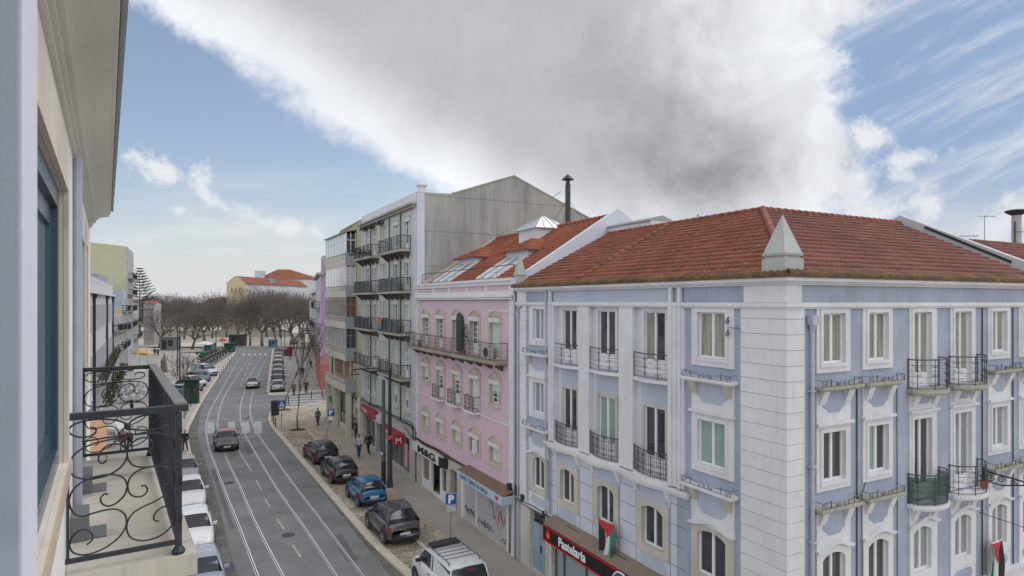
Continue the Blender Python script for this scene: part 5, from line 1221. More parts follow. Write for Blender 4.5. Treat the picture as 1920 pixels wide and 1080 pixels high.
# ground floor
mb = MB(FA); mb.wall(GU0, GU1, 0.0, 3.6, [(30.2, 35.3, 0.08, 2.6), (36.3, 38.2, 0.05, 2.6), (38.7, 42.3, 0.05, 2.6)], 0.0, 0.4); mb.build('wall', plaster('shop_grey_render', (0.46, 0.45, 0.42), (0.22, 0.21, 0.17), 0.6, .1, .6), T)
mb = MB(FA); mb.box(30.2, 35.3, -0.36, -0.34, 0.08, 2.6); mb.box(36.3, 38.2, -0.36, -0.34, .05, 2.6); mb.box(38.7, 42.3, -0.36, -0.34, .05, 2.6); SW = mb.build('shop_window', glass('shop_dark_glass', (0.06, 0.07, 0.08), streak=0.5), T)
mb = MB(FA)
for u in (30.2, 31.6, 33.0, 34.2, 35.2, 36.3, 37.2, 38.1, 38.7, 39.6, 40.4, 41.5, 42.2): mb.box(u, u + 0.1, -0.34, -0.28, 0.05, 2.6)
mb.build('mullion', metal_g, SW)
m_sred = plain('awning_red', (0.33, 0.03, 0.05), 0.6, var=0.08); m_spk = plain('banner_pink', (0.45, 0.08, 0.15), 0.6, var=0.3, scale=2.0)
u1, z1 = FA.inv(676, 759, 0.3); u0, z0 = FA.inv(702, 787.6, 0.3)
t = thing('shop_sign', 'long red shop sign with white writing at the far end of the green building', 'sign', tuple(FA.w(u0, .3, z0))); mb = MB(FA); mb.box(u0, u1, 0.01, 0.3, z0 + 0.02, z0 + 0.66); mb.build('panel', m_sred, t)
text_mesh('lettering', 'Mais', 0.5, plain('white_sign_letter', (0.75, 0.72, 0.72), 0.5), t, FA.w(u1 - 0.35, 0.305, z0 + 0.18), -dA, extrude=0.006, sx=1.9)
t = thing('shop_sign', 'blank pale shop sign between the two red shop signs', 'sign', tuple(FA.w(38, .2, 2.5))); mb = MB(FA); mb.box(36.7, 38.6, 0.01, 0.2, 2.5, 3.05); mb.build('panel', plain('pale_sign', (0.55, 0.58, 0.60), 0.5), t)
t = thing('awning', 'red shop awning with a white M on its boxed end', 'awning', tuple(FA.w(33, 0.9, 2.3)))
mb = MB(FA); a, b = 31.1, 35.7
mb.box(32.3, b, 0.01, 0.32, 2.15, 2.75); mb.box(a, 32.3, 0.01, 0.80, 2.0, 2.75); mb.build('canvas', m_sred, t)
text_mesh('lettering', 'Mais', 0.42, plain('white_sign_letter', (0.75, 0.72, 0.72), 0.5), t, FA.w(35.5, 0.325, 2.28), -dA, extrude=0.006, sx=2.2)
text_mesh('lettering', 'M', 0.62, plain('white_sign_letter', (0.75, 0.72, 0.72), 0.5), t, FA.w(a - 0.012, 0.72, 2.13), dB, extrude=0.006, sx=1.0)
t = thing('banner', 'pink and white striped vertical banner under the red awning with the M', 'banner', tuple(FA.w(30.7, .1, .6))); mb = MB(FA)
for i in range(5): mb.mi = i % 2; mb.box(30.35 + i * .16, 30.35 + (i + 1) * .16, 0.02, 0.05 + 0.01 * (i % 2), 0.55, 2.15)
mb.build('cloth', [m_spk, plain('banner_white', (0.6, 0.58, 0.58), 0.6)], t)

# ============================================================ BUILDING WITH GLAZED BAYS ON THE CORNER
m_olv = plaster('olive_yellow_render', (0.42, 0.41, 0.29), (0.25, 0.24, 0.18), 0.3, .06, .7); m_bge = plaster('pale_beige_render', (0.57, 0.54, 0.46), (0.27, 0.25, 0.2), 0.35, .06, .7)
m_gpn = plain('grey_metal_panel', (0.33, 0.35, 0.39), 0.5, 0.2, var=0.05); m_brn = plain('brown_curtain', (0.16, 0.085, 0.06), 0.8, var=0.2)
T = thing('apartment_building', 'corner apartment building with stacked glazed balconies and olive yellow side wall', 'building', tuple(FA.w(44, 0, 0)))
VU0, VU1, VE = 44.65, 53.3, 0.96
mb = MB(FA); mb.poly([(42.66, 0, 0), (56, 0, 0), (56, 0, 17.6), (50.8, 0, 18.9), (42.66, 0, 19.1)]); mb.poly([(42.66, 0, 18), (42.66, -12, 18), (42.66, -12, 19.0), (42.66, 0, 19.1)]); mb.poly([(56, 0, 0), (56, -12, 0), (56, -12, 17.6), (56, 0, 17.6)]); mb.poly([(42.66, -12, 17), (42.66, 0, 19.1), (50.8, 0, 18.9), (56, 0, 17.6), (56, -12, 17)]); mb.build('wall', m_olv, T)
par = [(15.16, 16.29), (12.38, 13.42), (9.56, 10.64), (6.72, 7.9), (3.95, 5.03)]
tops = [18.07, 15.16, 12.38, 9.56, 6.72]
for i, ((z0, z1), zt) in enumerate(zip(par, tops)):
    mb = MB(FA); mb.box(VU0 + 0.04, VU1, 0.002, VE, z0, z0 + 0.18); mb.box(VU0 + 0.04, VU1, VE - 0.12, VE, z0 + 0.18, z0 + 0.62); mb.mi = 1; mb.box(VU0, VU0 + 0.039, 0.002, VE + 0.01, z0, z1)
    B = mb.build('balcony', [m_bge, m_gpn], T)
    mb = MB(FA)
    for j in range(10): u = VU0 + 0.1 + j * (VU1 - VU0 - .2) / 9; mb.box(u, u + .05, VE - .08, VE - .03, z0 + .62, z1 - .05)
    mb.box(VU0 + .04, VU1, VE - .1, VE - .02, z1 - .05, z1); mb.mi = 1; mb.box(VU0 + .1, VU1 - .05, VE - .07, VE - .06, z0 + .66, z1 - .08); mb.build('balustrade', [m_bge, glass('bay_low_glass_%d' % i, (0.30, 0.29, 0.24), .2)], B)
    if i < 4:
        mb = MB(FA); nn = 7
        for j in range(nn + 1): u = VU0 + .05 + j * (VU1 - VU0 - .12) / nn; mb.box(u, u + .07, VE - .1, VE - .03, z1, zt)
        mb.box(VU0 + .04, VU1, VE - .1, VE - .03, zt - .1, zt - .001)
        if i == 0: mb.box(VU0 + .04, VU1, VE - .1, VE - .03, zt - .7, zt - .64)
        for e in (.05, .47, VE - .1): mb.box(VU0, VU0 + .06, e, e + .06, z1, zt - .001)
        mb.box(VU0, VU0 + .06, .05, VE - .04, (z1 + zt) / 2 + .2, (z1 + zt) / 2 + .26)
        F_ = mb.build('bay_frame', [frame_w if i < 2 else metal_g], B)
        cg = [glass('bay_glass_sky', (0.50, 0.54, 0.60), .12, streak=.15), glass('bay_glass_white', (0.60, 0.62, 0.66), .12, streak=.1), glass('bay_glass_brown', (0.20, 0.15, 0.12), .1, streak=.6), glass('bay_glass_grey', (0.32, 0.33, 0.34), .1, streak=.4)][i]
        mb = MB(FA)
        mb.box(VU0 + .08, VU1 - .02, VE - .08, VE - .06, z1, zt - .1); mb.mi = 1; mb.box(VU0 + .02, VU0 + .04, .08, VE - .12, z1, zt - .1)
        mb.build('pane', [cg, [gl_dark, glass('bay_side_white', (0.50, 0.54, 0.62), .2), m_brn, gl_dark][i]], F_)
mb = MB(FA); mb.hexa([(VU0 - .1, 0, 18.3), (VU1 + .1, 0, 18.3), (VU1 + .1, VE + .15, 18.07), (VU0 - .1, VE + .15, 18.07), (VU0 - .1, 0, 18.38), (VU1 + .1, 0, 18.38), (VU1 + .1, VE + .15, 18.15), (VU0 - .1, VE + .15, 18.15)]); mb.build('bay_roof', metal_g, T)
mb = MB(FA); mb.box(VU0 + .3, VU1, -0.0 + .003, 0.03, 5.0, 6.7); mb.mi = 1
for u in (45.0, 46.4, 49.0): mb.box(u, u + .6, .031, .05, 5.0, 6.6)
mb.mi = 2; mb.box(50.5, 50.62, .8, .9, 5.03, 6.7); mb.build('loggia_wall', [plaster('salmon_brown_render', (0.33, 0.19, 0.14)), m_bge, iron], T)
for u in (VU0 + .05, 50.1, VU1 - .3): mb = MB(FA); mb.box(u, u + .35, .45, .85, 0, 3.95); mb.build('column', m_bge, T)
mb = MB(FA); mb.box(43.6, 50.0, 0.1, 0.13, 0.45, 3.45); SW = mb.build('shop_window', glass('corner_shop_glass', (0.16, 0.19, 0.17), streak=.5), T)
mb = MB(FA)
for u in (43.55, 45.6, 47.7, 49.9): mb.box(u, u + .08, .13, .18, .45, 3.45)
mb.box(43.55, 50, .13, .18, 1.55, 1.62); mb.box(43.55, 50, .13, .18, 3.38, 3.45); mb.build('mullion', iron, SW)
mb = MB(FA); mb.box(42.7, 50.3, 0.002, 0.3, 0, .45); mb.box(42.7, 43.55, 0.002, 0.2, .45, 3.6); mb.build('plinth', m_bge, T)
# ============================================================ FAR BUILDINGS
def simple_windows(T, fr, us, zs, w, h, gl, e=0.0, frame=True, sm=None):
    """windows of a building seen from afar: recessed frame with pane"""
    for z in zs:
        for u in us:
            mb = MB(fr); surround(mb, u - w / 2 - .12, u + w / 2 + .12, z - .12, z + h + .15, u - w / 2, u + w / 2, z, z + h, e + 0.002, e + .06)
            o = mb.build('window', sm or stone_w, T); mb = MB(fr); mb.box(u - w / 2, u + w / 2, e + .002, e + .02, z, z + h); mb.build('pane', gl, o)
def block(fr, u0, u1, e0, e1, z0, z1, mat, T, name='wall'):
    mb = MB(fr); mb.box(u0, u1, e0, e1, z0, z1); return mb.build(name, mat, T)
def gable_roof(fr, u0, u1, e0, e1, z, h, mat, T, ov=0.3, axis='u'):
    mb = MB(fr); c = (e0 + e1) / 2
    if axis == 'u':
        for a, b in ((e0 - ov, c), (e1 + ov, c)): mb.hexa([(u0 - ov, a, z - .1), (u1 + ov, a, z - .1), (u1 + ov, b, z + h - .1), (u0 - ov, b, z + h - .1), (u0 - ov, a, z + .03), (u1 + ov, a, z + .03), (u1 + ov, b, z + h + .03), (u0 - ov, b, z + h + .03)])
        mb.build('roof', mat, T); mb = MB(fr)
        for u in (u0, u1): mb.hexa([(u - .1, e0, z - .2), (u + .1, e0, z - .2), (u + .1, e1, z - .2), (u - .1, e1, z - .2), (u - .1, e0, z - .1), (u + .1, e0, z - .1), (u + .1, e1, z - .1), (u - .1, e1, z - .1)]); mb.poly([(u, e0, z - .1), (u, e1, z - .1), (u, c, z + h - .1)])
        return mb
# --- right-hand row beyond the side street ---------------------------------
pe = G(601, 731); dE = Vector((563 - CX, FOC, 0)).normalized(); nE = Vector((-dE.y, dE.x, 0)); FE = Fr(pe, dE, nE)
m_lil = plaster('lilac_render', (0.40, 0.27, 0.42), (0.3, 0.22, 0.32), .25, .06, .7); m_sal = plaster('salmon_base', (0.44, 0.17, 0.15), (0.25, .14, .12), .3)
m_pkb = plaster('rose_base', (0.45, 0.25, 0.28), (0.3, .2, .2), .3)
T = thing('apartment_building', 'lilac apartment building with a salmon base across the side street', 'building', tuple(FE.w(0, 0, 0)))
block(FE, 0, 26, -13, 0, 4.6, 15.6, m_lil, T); block(FE, -0.02, 26, -13, 0.02, 3.4, 4.6, m_pkb, T); block(FE, -0.05, 26, -13, 0.05, 0, 3.4, m_sal, T, 'plinth')
block(FE, 0, .35, -13.01, 0.1, 8.8, 8.95, m_pkb, T, 'string_course')
block(FE, 0.001, 26, 0.001, .03, 4.6, 15.5, lilac_w, T, 'facade')
simple_windows(T, FE, [1.8 + i * 2.6 for i in range(9)], [5.2, 8.2, 11.2], 1.1, 1.9, gl_dark)
for z in (5.0, 8.0, 11.0):
    mb = MB(FE); mb.box(1.0, 24, 0.06, .9, z - .15, z); B = mb.build('balcony', dirty_st, T); railing(B, FE, [(1.05, .08), (1.05, .85), (23.9, .85), (23.9, .08)], z, z + .95, 1, (), iron, 90, .03, False)
mb = MB(FE); mb.box(-.3, 26, -.5, .5, 15.6, 15.9); mb.build('cornice', dirty_st, T)
mb = MB(FE); mb.box(1.0, 8.0, -7, -.3, 15.9, 18.3); mb.mi = 1; mb.box(.85, .99, -2.4, -.9, 16.4, 17.6); mb.build('roof_penthouse', [plaster('grey_penthouse', (.36, .37, .40)), black_m], T)
mb = MB(FE); mb.box(0.2, 1.2, -1.6, -.8, 15.9, 17.1); mb.build('chimney', plaster('red_chimney', (.40, .10, .07)), T)
for a, b, h, m, lab in ((26.3, 44, 12.2, plaster('cream_render_e', (.55, .52, .45)), 'low cream apartment building second along the far right row'), (44.3, 70, 13.6, plaster('grey_render_e', (.42, .41, .40)), 'grey apartment building third along the far right row'), (70.4, 105, 12.6, plaster('white_render_e', (.55, .54, .52)), 'off-white apartment building last along the far right row')):
    T = thing('apartment_building', lab, 'building', tuple(FE.w(a, 0, 0))); block(FE, a, b, -12, 0, 0, h, m, T); mb = gable_roof(FE, a, b, -12, 0, h, 2.0, roof_a, T); mb.build('gable', m, T)
    simple_windows(T, FE, [a + 1.6 + i * 3 for i in range(int((b - a) / 3))], [1.0, 4.4, 7.4] + ([10.2] if h > 13 else []), 1.1, 1.8, gl_dark)
    for z in (4.1, 7.1):
        mb = MB(FE); mb.box(a + 1, b - 1, .0, .8, z - .15, z); B = mb.build('balcony', dirty_st, T); railing(B, FE, [(a + 1.05, .05), (a + 1.05, .75), (b - 1.05, .75), (b - 1.05, .05)], z, z + .95, 1, (), iron, 40, .035, False)
# --- yellow building with white front behind the trees ---------------------
pY = Vector((-97.3, 230, 0)); pY2 = Vector((-92.0, 283, 0)); dY = (pY2 - pY).normalized(); nY = Vector((dY.y, -dY.x, 0)); FY = Fr(pY, dY, nY)
T = thing('institution_building', 'long building with yellow gable end, grey white front and red roof behind the trees', 'building', tuple(pY))
m_yel = plaster('yellow_render', (.56, .50, .31), (.4, .36, .24), .2, .05); m_gw = plaster('far_white_render', (.52, .52, .53), (.4, .4, .4), .2); m_gw2 = plaster('far_lilac_grey_render', (.36, .35, .40), (.3, .3, .32), .2)
W_ = 7.2
block(FY, 0, 53, -W_, 0, 0, 18.4, m_gw, T); block(FY, .3, 52, .001, .08, 13.2, 16.6, m_gw2, T, 'facade_band')
mb = MB(FY); mb.prism([(0, 0)] * 3, 0, 0) if False else None
mb.hexa([(-.3, .1, 0), (-.01, .1, 0), (-.01, -W_, 0), (-.3, -W_, 0), (-.3, .1, 18.6), (-.01, .1, 18.6), (-.01, -W_, 18.8), (-.3, -W_, 18.8)])
mb.hexa([(-.3, .1, 18.6), (-.01, .1, 18.6), (-.01, -W_, 18.8), (-.3, -W_, 18.8), (-.3, -3.3, 21.3), (-.01, -3.3, 21.3), (-.01, -3.9, 21.3), (-.3, -3.9, 21.3)]); mb.build('gable_wall', m_yel, T)
mb = MB(FY); mb.poly([(-.4, .5, 18.5), (53, .5, 18.5), (53, -3.6, 21.3), (-.4, -3.6, 21.3)]); mb.poly([(-.4, -W_ - .3, 18.5), (53, -W_ - .3, 18.5), (53, -3.6, 21.3), (-.4, -3.6, 21.3)]); mb.poly([(53, .5, 18.5), (53, -3.6, 21.3), (53, -W_ - .3, 18.5)]); mb.build('roof', roof_a, T)
mb = MB(FY); mb.box(20, 24, -3.2, -.8, 19, 21.0); mb.build('roof_dormer', metal_g, T)
for i in range(14):
    u = 2.2 + i * 3.6; mb = MB(FY); surround(mb, u - 1.0, u + 1.0, 13.5, 16.3, u - .6, u + .6, 13.8, 16.0, .09, .15); o = mb.build('window', stone_w, T); mb = MB(FY); mb.box(u - .6, u + .6, .085, .10, 13.8, 16.0); mb.build('pane', gl_dark, o)
mb = MB(FY)
for e in (-2.2, -3.6, -5): mb.box(-.34, -.301, e - .3, e, 15.2, 16.8)
mb.build('pane', gl_dark, T)
T = thing('apartment_building', 'higher red-roofed house with white chimney stack behind the yellow gabled building', 'building', (-104, 285, 0))
Fz = Fr((-124, 300), (1, 0), (0, -1)); block(Fz, 0, 34, -12, 0, 0, 22.5, m_gw, T); mb = MB(Fz); mb.poly([(2, .3, 22.4), (30, .3, 22.4), (16, -6, 27.5), (10, -6, 27.5)]); mb.poly([(2, .3, 22.4), (10, -6, 27.5), (2, -12, 22.4)]); mb.poly([(30, .3, 22.4), (16, -6, 27.5), (32, -12, 22.4)]); mb.build('roof', roof_a, T)
block(Fz, 1.5, 5.5, -3, 0.4, 22.5, 26.6, plaster('white_stack', (.5, .52, .55)), T, 'chimney')
T = thing('tower', 'small square stone bell tower left of the yellow gable', 'tower', (-112, 250, 0)); Fz = Fr((-115.5, 250), (1, 0), (0, -1)); block(Fz, 0, 2.6, -2.6, 0, 0, 13.4, plaster('tower_brown', (.36, .30, .25)), T); mb = MB(Fz); mb.box(-.2, 2.8, -2.8, .2, 13.4, 13.7); mb.box(.9, 1.2, -1.4, -1.1, 13.7, 15); mb.mi = 1; mb.box(.9, 1.7, .001, .03, 10.8, 12.6); mb.build('cornice', [lime_st, black_m], T)
# low industrial sheds on the horizon
T = thing('warehouse', 'low warehouse with a pale curved metal roof on the horizon left of the square', 'warehouse', (-160, 290, 0)); Fz = Fr((-166, 290), (.98, .2), (.2, -.98)); block(Fz, 0, 20, -30, 0, 0, 11.0, plaster('shed_dark', (.20, .21, .22)), T)
mb = MB(Fz); P = [(u, 11.0 + 3.6 * sin(pi * (0.32 + .68 * u / 20)) ** .8) for u in [20 * k / 10 for k in range(11)]]; mb.prism([(0, 11)] + P + [(20, 11)], -30, .3); mb.build('roof', plain('pale_metal_roof', (.55, .56, .58), .4, .3), T)
T = thing('house', 'low red roofed houses block on the horizon beside the warehouse', 'house', (-140, 300, 0)); Fz = Fr((-146, 300), (.99, .1), (.1, -.99)); block(Fz, 0, 22, -10, 0, 0, 11.6, plaster('low_house', (.36, .30, .28)), T); mb = gable_roof(Fz, 0, 22, -10, 0, 11.6, 2.0, roof_a, T); mb.build('gable', m_gw, T)
T = thing('scaffold', 'thin pale scaffold standing on the horizon between warehouse and tower', 'scaffold', (-132, 290, 0)); mb = MB()
for i in range(7): mb.tube([(-142 + i * 3.5, 290, 0), (-142 + i * 3.5, 290, 16 + (i % 3))], .10, 4)
for z in (12, 14, 16): mb.tube([(-142, 290, z), (-121, 290, z)], .09, 4)
mb.build('frame', metal_g, T)
T = thing('apartment_building', 'distant pale apartment building with flat roof at the end of the far right row', 'building', (-78, 262, 0)); Fz = Fr((-98, 330), (1, 0), (0, -1)); block(Fz, 0, 26, -12, 0, 0, 21, plaster('distant_beige', (.50, .46, .42)), T); simple_windows(T, Fz, [3 + i * 4 for i in range(6)], [10, 13.5, 17], 1.5, 2, gl_dark)

# ============================================================ LEFT ROW
pl = Vector((-46.2, 71, 0)); dl_ = Vector((270 - CX, FOC, 0)).normalized(); nl_ = Vector((dl_.y, -dl_.x, 0)); FL = Fr(pl, dl_, nl_)
def LU(y): return (y - 71) / dl_.y
T = thing('terraced_building', 'long white three storey building with black drainpipes on the left row', 'building', tuple(FL.w(LU(60), 0, 0)))
m_wl = plaster('left_white_render', (.60, .60, .63), (.33, .33, .33), .3, .05, .8)
a, b = LU(30), LU(95)
block(FL, a, b, -11, 0, 0, 12.9, m_wl, T); mb = MB(FL); mb.box(a, b + .2, .001, .35, 12.7, 13.0); mb.build('cornice', stone_w, T); mb = MB(FL); mb.box(a, b, -.4, -.0, 13.0, 14.3); mb.build('parapet', m_wl, T)
mb = MB(FL); mb.poly([(a, -.4, 13.6), (b, -.4, 13.6), (b, -6, 16.2), (a, -6, 16.2)]); mb.poly([(b, -.4, 13.6), (b, -6, 16.2), (b, -11, 13)]); mb.build('roof', roof_a, T)
simple_windows(T, FL, [a + 1.5 + i * 2.62 for i in range(int((b - a) / 2.62))], [9.2], 1.0, 2.4, gl_dark, sm=m_wl); simple_windows(T, FL, [a + 1.5 + i * 2.62 for i in range(int((b - a) / 2.62))], [4.6, .6], 1.1, 2.5, gl_dark, sm=m_wl)
mb = MB(FL)
for u in (LU(57.5), LU(77.5), LU(92)): mb.tube([(u, .12, 12.6), (u, .12, 0)], .13, 6); mb.box(u - .25, u + .25, .02, .35, 12.3, 12.7)
mb.build('drainpipe', iron, T)
mb = MB(FL); mb.box(LU(58), LU(94), .001, 1.0, 4.1, 4.25); B = mb.build('balcony', dirty_st, T); railing(B, FL, [(LU(58), .05), (LU(58), .95), (LU(94), .95), (LU(94), .05)], 4.25, 5.2, 1, (), iron, 130, .03, False)
for i in range(14):
    u = LU(60 + i * 2.5); c = FL.w(u, .7, 4.9); leafy('plant', '', '', tuple(c), (.5, .5, .5 + .25 * random.random()), 130, .10, lf1, lf3, parent=B)
# bent row beyond
p2 = FL.w(b, 0, 0); dm2 = Vector((347 - CX, FOC, 0)).normalized(); nm2 = Vector((dm2.y, -dm2.x, 0)); F2 = Fr(p2, dm2, nm2)
def row(lab, a, b, h, m, wins, w=1.0, hh=1.9, bal=(), roof=True, dep=10):
    T = thing('terraced_building', lab, 'building', tuple(F2.w(a, 0, 0))); block(F2, a, b, -dep, 0, 0, h, m, T)
    if roof: mb = gable_roof(F2, a, b, -dep, 0, h, 1.8, roof_a, T); mb.build('gable', m, T)
    simple_windows(T, F2, [a + 1.2 + i * 2.3 for i in range(max(1, int((b - a) / 2.3)))], wins, w, hh, gl_dark)
    for z in bal: mb = MB(F2); mb.box(a + .3, b - .3, .0, .8, z - .12, z); B = mb.build('balcony', dirty_st, T); railing(B, F2, [(a + .35, .05), (a + .35, .75), (b - .35, .75), (b - .35, .05)], z, z + .95, 1, (), iron, 20, .035, False)
    return T
row('narrow grey blue building with set back top, next to the white row', .3, 8, 11.2, plaster('lr_blue', (.36, .42, .52)), [1, 4.2, 7.8], bal=(7.4,), roof=False)
T = thing('terraced_building', 'tall plain blue grey building block rising behind the white row', 'building', tuple(F2.w(1, -3, 0))); block(F2, 1.2, 13.6, -13, -2.0, 0, 16.2, plaster('lr_bluegrey', (.36, .40, .44)), T); simple_windows(T, F2, [3, 6, 9], [12.6], 1.2, 1.6, gl_dark, e=-2.0)
T = thing('house', 'white house with a red tiled roof edge above the white row', 'house', tuple(FL.w(LU(92), -7, 0))); block(FL, LU(70), LU(97), -16, -7, 0, 17.5, m_wl, T); mb = MB(FL); mb.box(LU(70), LU(97) + .3, -16.3, -6.6, 17.5, 17.9); mb.build('roof', roof_a, T)
row('yellow ochre building in the left row', 8.2, 15.5, 11.0, plaster('lr_yellow', (.52, .41, .19)), [1, 4.2, 7.6], bal=(4.0, 7.2), roof=False)
row('pale blue building with balconies in the left row', 15.8, 24, 14.0, plaster('lr_pale_blue', (.42, .50, .58)), [1, 4.2, 7.2, 10.6], bal=(4.0, 7, 10.3), roof=False)
m_ty = plaster('pale_yellow_gable', (.48, .47, .32), (.33, .32, .24), .25, .05)
T = thing('apartment_building', 'tall pale yellow apartment block with a blank gable on the left', 'building', tuple(F2.w(30, 0, 0)))
g0 = 26.0; mb = MB(F2); za, zb_ = 22.0, 24.4
a_ = [mb.pt((g0, e, z)) for e, z in ((-.05, 0), (-.05, 22.3), (-5.5, 22.8), (-9, 23.3), (-22, 27.0), (-22, 0))]; b_ = [mb.pt((g0 + 16, e, z)) for e, z in ((-.05, 0), (-.05, 22.3), (-5.5, 22.8), (-9, 23.3), (-22, 27.0), (-22, 0))]
mb.face(a_); mb.face(b_[::-1])
for i in range(6): mb.face((a_[i], a_[(i + 1) % 6], b_[(i + 1) % 6], b_[i]))
mb.build('gable_wall', m_ty, T); block(F2, g0 + .1, g0 + 16, -.049, .05, 0, 22.2, plaster('lr_grey_front', (.42, .44, .48)), T, 'facade'); simple_windows(T, F2, [g0 + 1.6 + i * 2.6 for i in range(6)], [1, 4.2, 7.4, 10.5, 13.6, 16.7, 19.6], 1.2, 1.8, gl_dark, e=.05)
for z in (7.1, 10.2, 13.3, 16.4): mb = MB(F2); mb.box(g0 + 1, g0 + 14, .05, .9, z - .12, z); B = mb.build('balcony', dirty_st, T); railing(B, F2, [(g0 + 1, .1), (g0 + 1, .85), (g0 + 14, .85), (g0 + 14, .1)], z, z + .95, 1, (), iron, 30, .035, False)
row('low grey building beyond the tall yellow gable', 42.3, 60, 12.0, plaster('lr_grey', (.40, .39, .38)), [1, 4.2, 7.6], bal=(4, 7.3))
T = thing('scaffolded_building', 'narrow building wrapped in grey scaffold netting with a red top on the left', 'building', (-105, 172, 0)); Fz = Fr((-101.3, 172), (1, 0), (0, -1))
block(Fz, .3, 3.2, -4, -.5, 0, 11.4, plaster('netting_grey', (.40, .39, .37), (.25, .25, .24), .5), T); block(Fz, .5, 2.8, -3.6, -.7, 11.4, 12.2, plaster('netting_red', (.45, .15, .13)), T, 'top_cover'); mb = MB(Fz)
for u in (0, 1.1, 2.3, 3.5): mb.tube([(u, .2, 0), (u, .2, 11.8)], .06, 4)
for z in (2, 4, 6, 8, 10, 11.6): mb.tube([(0, .2, z), (3.5, .2, z)], .06, 4); mb.box(0, 3.5, -.4, .2, z - .05, z)
mb.build('scaffold', metal_g, T)
# square perimeter wall and low pavilion behind the trees
T = thing('garden_wall', 'low pale yellow wall running behind the trees of the square', 'wall', (-110, 212, 0)); Fz = Fr((-150, 214), (1, 0), (0, -1)); block(Fz, 0, 75, -.4, 0, 0, 2.0, plaster('pale_wall', (.50, .48, .42)), T); mb = MB(Fz); mb.box(-.1, 75.1, -.5, .1, 2.0, 2.2); mb.build('coping', lime_st, T)

# ============================================================ BARE TREES
m_bark = plaster('plane_bark', (0.16, 0.135, 0.115), (0.08, 0.07, 0.06), .5, .2); m_twig = plain('twigs', (0.13, 0.107, 0.098), 0.9)
def bare_tree(label, x, y, h, seed, spread=0.55, trunk=0.28, first=0.24, group='bare plane trees in the square', depthmax=7, dense=1.0):
    rnd = random.Random(seed); T = thing('bare_tree', label, 'tree', (x, y, 0), 0, group); lo, hi = MB(), MB()
    def branch(p, d, L, r, lv):
        n = 3; P = [p]; q = p; dd = d
        for i in range(n):
            dd = (dd + Vector((rnd.gauss(0, .10), rnd.gauss(0, .10), rnd.gauss(.02, .05)))).normalized(); q = q + dd * (L / n); P.append(q)
        (lo if lv < 3 else hi).tube(P if lv < 4 else [P[0], P[-1]], r, 6 if lv == 0 else (5 if lv < 3 else 3), r1=r * .62)
        if lv >= depthmax: return
        k = (4 if lv == 0 else (3 if rnd.random() < .75 * dense else 2)) if lv < depthmax - 1 else 4
        az0 = rnd.random() * 6.28
        for j in range(k):
            az = az0 + j * 6.283 / k + rnd.gauss(0, .35); tilt = (.55 + .35 * rnd.random()) if lv == 0 else rnd.uniform(.3, .85)
            a = dd.cross(Vector((0, 0, 1)));
            if a.length < .05: a = Vector((1, 0, 0))
            a.normalize(); b = dd.cross(a).normalized(); nd = (dd * cos(tilt * spread / .55) + (a * cos(az) + b * sin(az)) * sin(tilt * spread / .55)); nd = (nd + Vector((0, 0, .12))).normalized()
            st = q if (j == 0 or lv == 0) else P[rnd.randint(1, n)]
            branch(st, nd, L * rnd.uniform(.68, .86) if lv else h * rnd.uniform(.24, .30), max(r * (.58 if lv else .5), .016), lv + 1)
    branch(Vector((x, y, 0)), Vector((rnd.gauss(0, .04), rnd.gauss(0, .04), 1)).normalized(), h * first, trunk, 0)
    lo.build('trunk', m_bark, T, True); hi.build('crown', m_twig, T); return T
src = [bare_tree('', G(491, 649).x, G(491, 649).y, 14.5, 3, .62, .5), bare_tree('', G(469, 648).x, G(469, 648).y, 12.5, 11, .5, .32), bare_tree('', G(517, 641).x, G(517, 641).y, 13.5, 5, .6, .34), bare_tree('', G(458, 637).x, G(458, 637).y, 13.5, 8, .58, .4)]
src[0]['label'] = 'large forked bare tree standing at the centre of the junction end'; src[1]['label'] = 'slim bare tree beside the dark kiosk, left of the large forked tree'; src[2]['label'] = 'bare tree right of the large forked tree'; src[3]['label'] = 'thick trunked bare tree behind the dark kiosk'
spots = [(300, 650, 11), (318, 640, 12), (345, 636, 12), (360, 655, 10.5), (384, 640, 12), (398, 634, 12), (425, 632, 12.5), (441, 640, 11.5), (475, 628, 15), (500, 632, 15.5), (527, 634, 14.5), (540, 628, 15.5), (552, 640, 12), (562, 628, 14.5), (571, 634, 12.5), (510, 626, 16.5), (455, 626, 16), (410, 626, 14), (370, 628, 14), (332, 628, 14), (294, 632, 13.5), (578, 626, 13.5), (308, 628, 14.5), (350, 625, 14.5), (392, 625, 14), (430, 624, 14)]
TL = ['far left tree of the bare mass beside the scaffolded building', 'bare tree behind the grey green kiosk under the left group', 'bare tree above the two tall thin poles', 'bare tree just right of the two tall thin poles', 'bare tree over the white market canopy', 'bare tree left of the tall lamp post behind the motorcycles', 'bare tree directly above the motorcycle row', 'bare tree left of the dark glazed kiosk', 'bare tree behind and left of the large forked tree, below the yellow gable', 'bare tree behind and right of the large forked tree', 'bare tree between the blue stall and the lamp post on the right', 'bare tree behind the tall lamp posts right of the road', 'bare tree over the slanting row of far cars', 'bare tree farther along the slanting row of far cars', 'bare tree at the right end against the lilac building', 'tall back row tree in front of the white long building', 'tall back row tree below the yellow gable corner', 'back row tree in front of the small stone tower', 'back row tree below the horizon scaffold', 'back row tree below the low warehouse', 'back row tree at the far left below the conifer', 'back row tree touching the far right row of buildings', 'back row tree behind the grey green kiosk', 'back row tree behind the white market canopy', 'back row tree behind the lamp post by the motorcycles', 'back row tree behind the dark glazed kiosk']
for i, (x, y, h) in enumerate(spots):
    p = G(x, y); s = src[i % 4]; sc = .92 * h / (14.5, 12.5, 13.5, 13.5)[i % 4]
    dup(s, (p.x, p.y, 0), i * 1.7, TL[i], 'bare plane trees in the square', (sc * 1.3, sc * 1.3, sc * 1.03))
